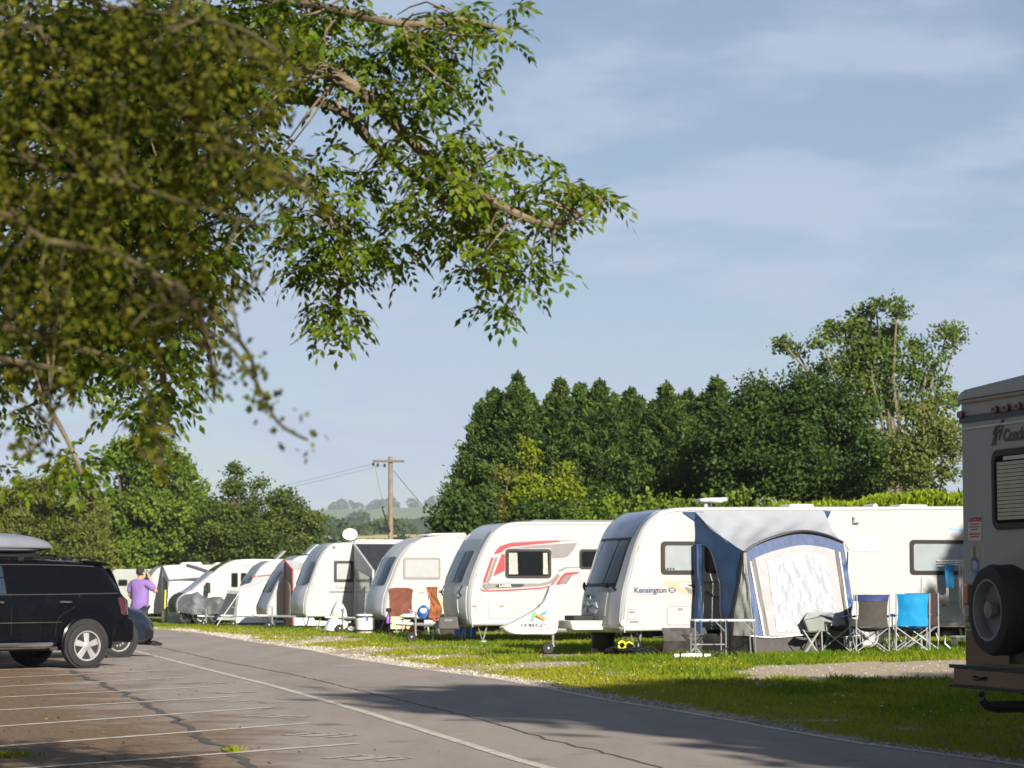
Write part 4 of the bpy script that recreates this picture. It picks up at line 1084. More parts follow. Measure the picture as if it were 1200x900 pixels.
def blue_awning():
    t = thing('awning', 'blue and grey porch awning with crinkled clear front panel, pitched against the caravan', 'awning', KO, YAW)
    wl, wr_, wz = 1.36, 3.84, 2.55
    # arch of the front: pole from left shoulder over the apex to the right shoulder
    arch = catmull([(1.86, -1.2, 1.81), (2.05, -1.2, 1.93), (2.38, -1.2, 2.06), (2.88, -1.2, 2.17), (3.33, -1.2, 2.12), (3.70, -1.2, 1.98)], 6)
    arc = lambda u: Vector(tuple(interp(u * (len(arch) - 1), [(i, p[k]) for i, p in enumerate(arch)]) for k in range(3)))
    # roof: thin cloth that lets some light through
    trl = mat('thin grey awning roof', (.52, .55, .60), .6, var=.08, scale=3, bump=.35, bscale=8)
    nn_ = trl.node_tree; tb = nn_.nodes.new('ShaderNodeBsdfTranslucent'); tb.inputs['Color'].default_value = (.75, .75, .78, 1); ms_ = nn_.nodes.new('ShaderNodeMixShader'); ms_.inputs[0].default_value = .5
    nn_.links.new(nn_.nodes['Principled BSDF'].outputs[0], ms_.inputs[1]); nn_.links.new(tb.outputs[0], ms_.inputs[2]); nn_.links.new(ms_.outputs[0], nn_.nodes['Material Output'].inputs['Surface'])
    def roof(u, v):
        w = Vector((wl + (wr_ - wl) * u, -.02, wz + .03 * u))
        a = arc(u) + Vector((0, -.10 + 0.10, 0))
        p = w * (1 - v) + a * v
        fold = .022 * math.sin(9 * (u * 1.0 + v * .55) * math.pi) * math.sin(math.pi * v) * (1 - u * .4) + .03 * noise.noise(Vector((u * 3, v * 2, 5)))
        return p + Vector((0, 0, -.16 * math.sin(math.pi * v) * (.5 + .5 * math.sin(math.pi * u)) + fold * min(1, 4 * v * (1 - v))))
    MB().grid(roof, 46, 18, thick=(0, 0, -.008)).build('roof', trl, t, smooth=True)
    MB().tube(arch, .028, 8).build('roof_pole', BROWNFR, t, smooth=True)
    # upper blue band and the front panel frame below the arch
    FB = lambda s, z: Vector((1.86 + (3.70 - 1.86) * s + (.02 * s) * 0 - (1 - z / 2.0) * (.0), -1.2 - .5 * (1 - (z - .1) / 1.9), z))    # leaning front plane
    topz = lambda s: interp(s, [((p[0] - 1.86) / 1.84, p[2]) for p in arch])
    def front(name, m, s0, s1, z0, z1, off=0.0, amp=.0, nu=10, nv=12, kind=None):
        def fn(u, v):
            s = s0(v) + (s1(v) - s0(v)) * u
            za = z0(s) if callable(z0) else z0; zb_ = z1(s) if callable(z1) else z1
            z = za + (zb_ - za) * v
            k = noise.noise(Vector((u * 7, v * 5, s0(0) * 9))) + .6 * noise.noise(Vector((u * 15, v * 10, 4)))
            e = min(1, 6 * u * (1 - u)) * min(1, 6 * v * (1 - v))
            return FB(s, z) + Vector((0, -off - amp * k * e, 0))
        return MB().grid(fn, nu, nv, thick=(0, .006, 0)).build(name, m, t, smooth=True)
    cst = lambda a: (lambda v: a)
    ln = lambda a, b: (lambda v: a + (b - a) * v)          # v runs upward: value at the hem, value at the top
    band = lambda s: topz(s) - .20 - .04 * math.sin(math.pi * s)
    front('front_band', MIDBLUE, cst(0.0), cst(1.0), band, lambda s: topz(s) - .01, amp=.008, nu=30, nv=4)
    front('front_left_panel', MIDBLUE, ln(0.0, 0.0), ln(.115, .05), .36, band, .004, .02, nu=6)
    front('front_right_panel', MIDBLUE, ln(.95, .93), ln(1.05, 1.0), .36, band, .004, .02, nu=6)
    front('front_grey_panel', mat('pale grey panel', (.27, .275, .29), .6, var=.08, bump=.3, bscale=8), ln(.115, .05), ln(.95, .93), .36, band, .006, .012, nu=24, nv=20)
    clear = mat('crinkled clear film', (.29, .315, .35), .28, .0, var=.06, scale=6, bump=.5, bscale=12, coat=.3, alpha=.93)
    front('clear_window', clear, ln(.22, .20), ln(.86, .80), .43, lambda s: band(s) - .13 - .12 * (2 * s - 1) ** 4, .018, .016, nu=70, nv=72)
    front('zip_flap', BROWNFR, ln(.10, .035), ln(.145, .08), .34, band, .026, .005, nu=2)
    front('zip_flap', BROWNFR, ln(.935, .905), ln(.965, .94), .34, band, .026, .005, nu=2)
    front('white_piping', WHITEFAB, ln(.085, .02), ln(.10, .033), .36, band, .028, 0, nu=1)
    front('white_piping', WHITEFAB, ln(.966, .941), ln(.977, .952), .36, band, .028, 0, nu=1)
    front('mud_skirt', SKIRTFAB, cst(-.02), cst(1.06), .0, .37, -.01, .03, nu=34, nv=5)
    MB().tube([FB(s, .355) + Vector((0, -.03, -.02 * math.sin(s * 9))) for s in [k / 20 for k in range(-1, 22)]], .012, 5).build('hem_piping', WHITEFAB, t, smooth=True)
    # left end: blue cheek with an arched doorway, grey wedge, rolled-back door flap, dark mud skirt
    fl = lambda z: FB(0, z)                                         # front left edge
    def cheek(u, z):
        a = Vector((wl, -.02, z)); b = fl(z)
        return a * (1 - u) + b * u + Vector((.02 * noise.noise(Vector((u * 4, z * 3, 1))), 0, 0))
    roofz = lambda u: wz + (1.81 - wz) * u - .05 * math.sin(math.pi * u)
    def door_top(u): return 1.93 - 1.2 * max(0, u - .22) ** 2 / .09 * .9
    def cheek_fn(u, v):                                            # above the arch
        lo = door_top(u) if u < .47 else .36
        return cheek(u, lo + (roofz(u) - .01 - lo) * v)
    MB().grid(lambda u, v: cheek_fn(u * .465, v), 18, 12, thick=(.006, 0, 0)).build('cheek', BLUEFAB, t, smooth=True)
    pole_u = lambda z: interp(z, [(.3, .64), (.75, .70), (1.81, .97), (2.6, 1.0)])
    def cheek2(u, v):
        z0 = .36; lo_u = .47
        zz = z0 + v * (2.3 - z0)
        uu = lo_u + (pole_u(zz) - lo_u) * u
        return cheek(uu, min(zz, roofz(uu) - .01))
    MB().grid(cheek2, 10, 22, thick=(.006, 0, 0)).build('cheek', BLUEFAB, t, smooth=True)
    def wedge(u, v):
        z = .36 + v * (1.80 - .36); a = pole_u(z)
        return cheek(a + (1.0 - a) * u, z) + Vector((-.012 + .04 * noise.noise(Vector((u * 5 + z, z * 4, 2))) * u * (1 - u) * 4, 0, 0))
    MB().grid(wedge, 10, 20, thick=(.006, 0, 0)).build('cheek_wedge', mat('silvery grey cloth', (.40, .40, .38), .5, var=.15, bump=.6, bscale=7), t, smooth=True)
    MB().tube([cheek(pole_u(z), z) + Vector((-.02, 0, 0)) for z in (.1, .3, .75, 1.3, 1.81)], .016, 6).build('front_pole', BROWNFR, t, smooth=True)
    MB().tube([cheek(u, door_top(u)) + Vector((-.012, 0, 0)) for u in [.0 + .02 * k for k in range(24)]] + [cheek(.465, z) + Vector((-.012, 0, 0)) for z in (1.0, .8, .6, .4)], .013, 5).build('doorway_piping', BLACKFAB, t, smooth=True)
    def flap(u, v):                                                # gathered door curtain hanging at the wall
        z = .34 + 1.62 * v; w = .13 - .05 * math.exp(-((z - 1.15) / .25) ** 2)
        a = 2 * math.pi * u
        return (wl + .01 + w * .5 * math.cos(a) * (1 + .2 * math.sin(5 * a)), -.14 + .09 * math.sin(a) * (1 + .15 * math.sin(7 * a + z * 3)), z)
    MB().grid(flap, 28, 16).build('door_flap', BLUEFAB, t, smooth=True)
    MB().grid(lambda u, v: cheek(u, .02 + .36 * v) + Vector((.05 * noise.noise(Vector((u * 6, v * 2, 3))), 0, 0)), 18, 5, thick=(.006, 0, 0)).build('mud_skirt', SKIRTFAB, t, smooth=True)
    # bag of skirt bunched under the caravan side
    MB().grid(lambda u, v: (.68 + .82 * u, -.16 - .10 * math.sin(math.pi * v) + .07 * noise.noise(Vector((u * 6, v * 5, 8))), .02 + .46 * v), 18, 8, thick=(0, .01, 0)).build('draught_skirt', SKIRTFAB, t, smooth=True)
    # right end
    def rcheek(u, v):
        z = .05 + v * 1.9; b = FB(1.0 + .05 * (1 - v), z); a = Vector((wr_, -.02, z if v < .999 else z))
        return a * (1 - u) + b * u
    MB().grid(rcheek, 8, 14, thick=(.006, 0, 0)).build('right_cheek', BLUEFAB, t, smooth=True)
    MB().tube([(3.70, -1.2, 1.98), (3.88, -1.0, 1.86), (3.93, -.85, 1.62), (3.93, -.8, .95)], .014, 6).build('tension_pole', BLACKPL, t, smooth=True)
    MB().add([(wl - .24, -.03, wz - .015), (wl + .16, -.05, wz - .01), (wl + .02, -.16, wz - .09), (wl, -.02, wz - .18)], [(0, 1, 2, 3)]).build('roof_flap', BLUEFAB, t)
    MB().add([(wr_ + .14, -.03, wz + .02), (wr_ - .02, -.03, wz + .03), (wr_ + .0, -.10, wz - .08), (wr_ + .06, -.03, wz - .14)], [(0, 1, 2, 3)]).build('roof_flap', BLUEFAB, t)
    # guy line and peg
    MB().tube([(3.70, -1.2, 1.98), (4.45, -2.3, .02)], .006, 4).build('guy_line', OFFWH, t)
    return t
blue_awning()

def simple_porch(name_label, o, l0, l1, D, wz, oz, side_m, roof_m, frame_m, win_m, front_m, win=(.25, .75, .7, 1.5), skirt=None):
    t = thing('awning', name_label, 'awning', (o[0], o[1], gz(o[0], o[1])), YAW)
    quadsheet('roof', roof_m, t, (l0, -.03, wz), (l1, -.03, wz), (l1, -D, oz), (l0, -D, oz), 26, 14, .10, .05, 1.0, (2.6, .5))
    def side(u, v):
        top = wz + (oz - wz) * u; z = .05 + (top - .05) * v
        return (l0 + .03 * noise.noise(Vector((u * 4, v * 4, 1))), -.03 - (D + (1 - v) * .15 - .03) * u, z)
    MB().grid(side, 14, 16, thick=(.008, 0, 0)).build('side_panel', side_m, t, smooth=True)
    a, b, z0, z1 = win
    MB().grid(lambda u, v: (l0 - .02, -D * (a + (b - a) * u), z0 + (z1 - z0) * v * (1 - .18 * u)), 10, 12, thick=(-.006, 0, 0)).build('side_window', win_m, t, smooth=True)
    MB().tube([(l0 - .01, -.04, wz), (l0 - .01, -D, oz), (l0 - .01, -D - .15, .03)], .035, 6).build('frame_edge', frame_m, t)
    if frame_m is REDFAB:
        for a_, b_ in ((.02, .14), (.86, .99)): MB().grid(lambda u, v, a_=a_, b_=b_: side(a_ + (b_ - a_) * u, v * .97) - Vector((.02, 0, 0)) if False else Vector(side(a_ + (b_ - a_) * u, v * .97)) - Vector((.02, 0, 0)), 3, 12, thick=(-.006, 0, 0)).build('red_border', frame_m, t, smooth=True)
    quadsheet('front_panel', front_m, t, (l0, -D - .15, .05), (l1, -D - .15, .05), (l1, -D, oz), (l0, -D, oz), 20, 12, .03)
    quadsheet('end_panel', side_m, t, (l1, -.03, .05), (l1, -D - .1, .05), (l1, -D, oz), (l1, -.03, wz), 8, 8, .02)
    return t
clearwin = mat('reflecting awning window', (.42, .43, .42), .15, var=.6, scale=9, bump=.9, bscale=10, coat=.9, dirt=(.05, .05, .04), dirt_amt=.9)
grey2 = mat('mid grey cloth', (.46, .47, .47), .55, var=.12, scale=3, bump=.3, bscale=8)
tv = simple_porch('grey-sided awning with sagging black roof, on the caravan with the satellite dish', (-6.0, 71.5), 1.36, 4.4, 2.75, 2.50, 1.70, grey2, BLACKFAB, grey2, clearwin, BLACKFAB, win=(.12, .86, .45, 1.75))
MB().add([(1.325, -1.25, 1.15), (1.325, -1.75, 1.25), (1.325, -1.55, .55), (1.325, -1.15, .45)], [(0, 1, 2, 3)]).build('blue_reflection_patch', mat('painted blue reflection', (.06, .11, .36), .4, var=.3), tv)  # blue reflection painted as a flat patch on the awning window
simple_porch('grey awning with bright red frame edges on the third far caravan', (-8.5, 84), .62, 2.6, 1.7, 2.30, 1.95, mat('red grey cloth', (.20, .16, .155), .6, var=.3, scale=4), grey2, REDFAB, mat('dull awning window', (.16, .17, .15), .2, var=.3, scale=5, coat=.7), grey2, win=(.18, .85, .35, 1.7))

def wedge_porch():
    t = thing('awning', 'small white wedge porch awning with dark mesh panel and guy rope', 'awning', (-10.35, 92, gz(-10.35, 92)), YAW)
    # low white wedge standing against the nose end, mesh window facing the lane
    a0, a1 = (-.32, -1.35), (-.85, -.15)
    quadsheet('roof', WHITEFAB, t, (-.16, -1.25, 1.32), (1.5, -1.15, 1.90), (1.5, -.05, 2.0), (-.45, -.15, 1.36), 14, 8, .03)
    quadsheet('nose_panel', WHITEFAB, t, (*a1, .25), (*a0, .25), (-.16, -1.25, 1.32), (-.45, -.15, 1.36), 10, 10, .015)
    quadsheet('mesh_window', DKFAB, t, (a1[0] + .02, -.30, .45), (a0[0] - .06, -1.25, .45), (-.26, -1.12, 1.22), (-.48, -.28, 1.24), 8, 8, .008)
    quadsheet('front_panel', WHITEFAB, t, (*a0, .12), (1.6, -1.45, .12), (1.5, -1.15, 1.90), (-.16, -1.25, 1.32), 18, 12, .04)
    quadsheet('mud_skirt', mat('blue mud skirt', (.05, .07, .13), .7), t, (-.37, -1.40, .0), (1.6, -1.49, .0), (1.6, -1.48, .16), (-.36, -1.39, .16), 8, 2, .01)
    MB().tube([(-.16, -1.26, 1.32), (-1.3, -2.8, .02)], .014, 4).build('guy_rope', OFFWH, t)
wedge_porch()

def far_white_awning():
    t = thing('awning', 'white awning with grey trim and open dark doorway, behind the man in purple', 'awning', (-16.4, 106, gz(-16.4, 106)), YAW)
    D = 2.2
    def roof(u, v): return (1.1 + 2.7 * u, -.03 - D * v, 2.40 - .62 * v + .10 * math.sin(math.pi * u) * v)
    MB().grid(roof, 16, 10, thick=(0, 0, -.01)).build('roof', WHITEFAB, t, smooth=True)
    quadsheet('side_panel', WHITEFAB, t, (1.1, -.03, .05), (1.0, -D - .1, .05), (1.1, -D, 1.78), (1.1, -.03, 2.40), 8, 10, .02)
    quadsheet('doorway', DKFAB, t, (1.05, -.6, .5), (.98, -D + .25, .5), (1.06, -D + .3, 1.70), (1.06, -.6, 2.0), 6, 6, .01)
    quadsheet('front_panel', WHITEFAB, t, (1.0, -D - .1, .05), (3.9, -D - .1, .05), (3.8, -D, 1.78), (1.1, -D, 1.78), 16, 10, .03)
    quadsheet('window_film', mat('pale film', (.5, .5, .5), .2, var=.2, scale=5, coat=.6), t, (1.7, -D - .12, .6), (3.4, -D - .12, .6), (3.4, -D - .05, 1.5), (1.7, -D - .05, 1.5), 8, 6, .01)
    MB().tube([(1.1, -.05, 2.42), (1.1, -D, 1.80), (1.0, -D - .1, .03)], .05, 6).build('frame_edge', DKFAB, t)
    MB().tube([(1.1, -D, 1.80), (2.4, -D - .02, 1.90), (3.8, -D, 1.80)], .05, 6).build('frame_edge', DKFAB, t)
    MB().tube([(2.2, -.05, 2.50), (2.9, -1.2, 2.22), (3.4, -D, 1.85)], .06, 6).build('roof_stripe', DKFAB, t)
    MB().tube([(.97, -D - .05, 1.4), (.93, -D - .1, .05)], .03, 5).build('yellow_strap', YELLOWPL, t)
    quadsheet('mud_skirt', grey2, t, (1.0, -D - .13, .0), (3.9, -D - .13, .0), (3.9, -D - .12, .3), (1.0, -D - .12, .3), 8, 2, .01)
far_white_awning()

# ------------------------------------------------------------------ the motorhome on the right, seen from behind
def motorhome_r():
    W = 2.32
    o = (4.37, 17.8)
    t = thing('motorhome', 'tall cream motorhome with spare wheel on its back, at the right edge', 'motorhome', (*o, gz(*o)), R(16.2))
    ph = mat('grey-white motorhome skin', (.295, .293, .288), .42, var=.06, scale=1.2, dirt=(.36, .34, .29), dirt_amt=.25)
    L = 6.8
    # body: back wall is the plane x = 0, roof slightly crowned
    def fn(u, v): return None
    st = [(0.0, 2.86), (.04, 2.88), (.12, 2.90), (W * .5, 2.93), (W - .12, 2.90), (W - .04, 2.88), (W, 2.86)]
    prof = [(0, .98)] + st + [(W, .98)]
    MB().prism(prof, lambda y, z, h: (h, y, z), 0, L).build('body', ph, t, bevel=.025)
    brown = mat('brown metallic panel', (.075, .042, .03), .25, .5, var=.12, scale=2, coat=.3)
    MB().prism([(0.0, .68), (0.0, .977), (W, .977), (W, .68)], lambda y, z, h: (h, y, z), .012, L - .5).build('lower_panel', brown, t, bevel=.01)
    MB().tube([(-.012, .0, 2.845), (-.012, W, 2.845)], .014, 6).build('gutter_trim', mat('tan trim', (.34, .25, .15), .5), t)
    roofm = mat('grey roof skin', (.33, .34, .36), .5, var=.1)
    MB().prism([(y, z) for (y, z) in [(-.015, 2.86), (-.01, 2.89), (.05, 2.925), (.13, 2.945), (W * .5, 2.985), (W - .13, 2.945), (W - .05, 2.925), (W + .01, 2.89), (W + .015, 2.86), (W - .1, 2.87), (.1, 2.87)]], lambda y, z, h: (h, y, z), -.02, L).build('roof', roofm, t)
    stripe = MB().box((-.006, W / 2, 2.70), (.014, W, .055)).build('lamp_stripe', mat('dark blue lamp stripe', (.01, .015, .04), .4), t)
    MB().box((-.004, W / 2, 2.625), (.012, W, .018)).build('seam_trim', PALEGREY, t)
    lamp = mat('dark red lens', (.14, .012, .01), .2, coat=.8)
    for y in (W - .045, W - .65, W - .845, W - 1.04, .7, .05): MB().box((-.022, y, 2.745), (.04, .075, .06)).build('marker_lamp', lamp, t, bevel=.012)
    # window
    w = MB().prism(rrect(W - .57, 1.78, W - 1.75, 2.42, .09), lambda y, z, h: (-h, y, z), -.01, .025).build('rear_window', BLACKPL, t, bevel=.008)
    MB().prism(rrect(W - .63, 1.83, W - 1.69, 2.37, .06), lambda y, z, h: (-h, y, z), 0, .028).build('pane', GLASS, w)
    for k in range(15): MB().box((-.031, W - 1.16, 1.87 + k * .031), (.006, .94, .026)).build('blind_slat', mat('cream blind', (.42, .42, .33), .35, coat=.5), w)
    MB().box((-.031, W - 1.2, 2.345), (.006, .8, .03)).build('blind_rail', PALEGREY, w)
    text_mesh('Coachmen', .135, BLACKST, t, on_front(W - .74, 2.485, -.004), bold=.006, shear=.22)
    # leaping figure beside the name: a few thin strokes
    st2 = MB()
    for pts in ([(W - .56, 2.46), (W - .60, 2.52), (W - .66, 2.60), (W - .72, 2.615)], [(W - .61, 2.46), (W - .64, 2.55), (W - .70, 2.58)], [(W - .70, 2.62), (W - .76, 2.66), (W - .73, 2.58), (W - .69, 2.56)], [(W - .68, 2.50), (W - .72, 2.57)], [(W - .58, 2.55), (W - .65, 2.62)]):
        st2.tube([(-.006, *p) for p in pts], .007, 4)
    st2.build('figure_emblem', mat('grey line emblem', (.10, .10, .09), .5), t)
    # stickers
    s1 = MB().box((-.003, W - .235, 1.80), (.006, .235, .20)).build('caution_sticker', mat('white sticker', (.55, .50, .46), .5), t)
    redp = mat('red print', (.34, .03, .03), .5)
    text_mesh('CAUTION', .050, redp, s1, on_front(W - .125, 1.858, -.007), bold=.002)
    for k, wd in enumerate((.15, .19, .12)): MB().box((-.0065, W - .235, 1.835 - k * .022), (.002, wd, .008)).build('print_line', redp, s1)
    for k, wd in enumerate((.19, .14)): MB().box((-.0065, W - .235, 1.755 - k * .022), (.002, wd, .012)).build('print_line', redp, s1)
    disc = lambda n, y, z, a, b, m, h=.004: MB().prism([(y + a * math.cos(k * .3142), z + b * math.sin(k * .3142)) for k in range(20)], lambda p, q, hh: (-hh, p, q), 0, h).build(n, m, t)
    disc('sticker', W - .225, 1.585, .085, .07, mat('cream sticker', (.45, .38, .28), .5)); disc('sticker', W - .225, 1.61, .03, .05, mat('tan print', (.22, .14, .08), .5), .006)
    disc('sticker', W - .225, 1.50, .075, .075, mat('blue sticker', (.10, .20, .45), .5)); disc('sticker', W - .225, 1.50, .04, .04, mat('pale print', (.35, .42, .5), .5), .006)
    MB().box((-.02, W - .11, 1.26), (.04, .10, .17)).build('tail_lamp', mat('amber red lens', (.32, .05, .015), .2, coat=.8), t, bevel=.015)
    MB().box((-.012, W - .10, 1.07), (.024, .08, .06)).build('reflector', lamp, t, bevel=.01)
    # spare wheel on its carrier
    wh = wheel(t, (-.21, W - 1.08, 1.145), .357, .25, 'X', rim=mat('grey painted wheel', (.19, .19, .19), .5, .1, var=.12), name='spare_wheel', face=-1)
    MB().box((-.03, W - 1.10, .98), (.05, .22, .5)).tube([(-.0, W - 1.10, 1.12), (-.10, W - 1.10, 1.12)], .07, 8).build('wheel_carrier', BLACKPL, t)
    # bumper, tow bar
    bp = MB().prism([(.02, .50), (-.08, .50), (-.10, .53), (-.10, .66), (-.07, .69), (.02, .69)], lambda x, z, h: (x, h, z), -.02, W - .0).build('bumper', brown, t, bevel=.012)
    MB().box((-.102, W / 2, .675), (.03, W + .08, .03)).build('bumper_lip', BLACKPL, bp); MB().box((-.102, W / 2, .515), (.03, W + .08, .025)).build('bumper_lip', BLACKPL, bp)
    MB().tube([(-.104, W - .38, .60), (-.13, W - .42, .585), (-.13, W - .52, .585), (-.104, W - .56, .60)], .012, 5).build('tow_eye', BLACKPL, bp)
    MB().tube([(.4, W / 2, .40), (-.30, W / 2, .40), (-.40, W / 2, .41), (-.44, W / 2, .46)], [.045, .045, .035, .03], 8).build('tow_arm', BLACKPL, t)
    MB().lathe([(0, -.025), (.015, -.024), (.025, 0), (.018, .02), (0, .025)], (-.44, W / 2, .50), 'Z', 12).build('tow_ball', BLACKPL, t, smooth=True)
    MB().box((3.0, W / 2, .55), (5.4, 1.5, .2)).build('chassis', CHASSIS, t)
    for x in (1.9, 5.3):
        wheel(t, (x, .16, .37), .37, .25); wheel(t, (x, W - .16, .37), .37, .25, face=1)
    for k in range(2): MB().tube([(-.03, W - .95 + k * .08, .72), (-.03, W - .95 + k * .08, .98)], .02, 6).build('carrier_strut', BLACKPL, t)
    # side facing the lane is out of frame: window and door all the same
    window(t, 1.2, 2.35, 2.4, 1.7, BLACKPL, GLASS, .05)
    MB().prism(rrect(3.2, .75, 3.85, 2.55, .08), SIDE, 0, .012).build('door', ph, t, bevel=.005)
motorhome_r()
# ------------------------------------------------------------------ cars
def car_body(stations, m, parent, name='body', shoulder=None):
    """stations: (x, z_bottom, z_belt, z_roof, half width mid, half width belt, half width roof). Skinned across closed sections."""
    V = []; F = []
    n = None
    for (x, zb, zs, zr, wm, wb, wr2) in stations:
        zm = zb + (zs - zb) * .55
        half = [(0, zb), (wm * .8, zb), (wm * .97, zb + .06), (wm, zb + (zm - zb) * .55), (wm, zm), (wm * .99, zm + (zs - zm) * .55), (wb, zs),
                (wb - (wb - wr2) * .5, zs + (zr - zs) * .52), (wr2 + .02, zr - (zr - zs) * .12), (wr2 - .05, zr - (zr - zs) * .02), (wr2 * .6, zr + .015), (0, zr + .025)]
        sec = half + [(-y, z) for y, z in half[-2:0:-1]]
        n = len(sec)
        V += [(x, y, z) for y, z in sec]
    for i in range(len(stations) - 1):
        for k in range(n): F.append((i * n + k, i * n + (k + 1) % n, (i + 1) * n + (k + 1) % n, (i + 1) * n + k))
    F.append(tuple(range(n))); F.append(tuple(range((len(stations) - 1) * n, len(stations) * n))[::-1])
    return MB().add(V, F).build(name, m, parent, smooth=True)
def sside(stations, x, z):
    """half width of the body at x, z (above the belt it leans in)."""
    T = stations
    g = lambda i: interp(x, [(s[0], s[i]) for s in T])
    zs, zr, wm, wb, w2 = g(2), g(3), g(4), g(5), g(6)
    if z <= zs: return wm + (wb - wm) * S((z - (zs - .25)) / .25)
    return wb + (w2 + .02 - wb) * min(1, (z - zs) / max(.05, (zr - zs) * .88))
def side_patch(stations, poly_top, poly_bot, m, parent, name, off, sgn=1, nx=10, nz=6, thick=.012):
    """strip between two (x, z) chains laid on the body side."""
    def ch(P, u):
        L = [0.0]
        for a, b in zip(P, P[1:]): L.append(L[-1] + math.dist(a, b))
        return tuple(interp(u * L[-1], [(l, p[k]) for l, p in zip(L, P)]) for k in (0, 1))
    def fn(u, v):
        a = ch(poly_bot, u); b = ch(poly_top, u); x, z = a[0] + (b[0] - a[0]) * v, a[1] + (b[1] - a[1]) * v
        return (x, sgn * (sside(stations, x, z) + off), z)
    return MB().grid(fn, nx, nz, thick=(0, -sgn * thick, 0)).build(name, m, parent, smooth=True)

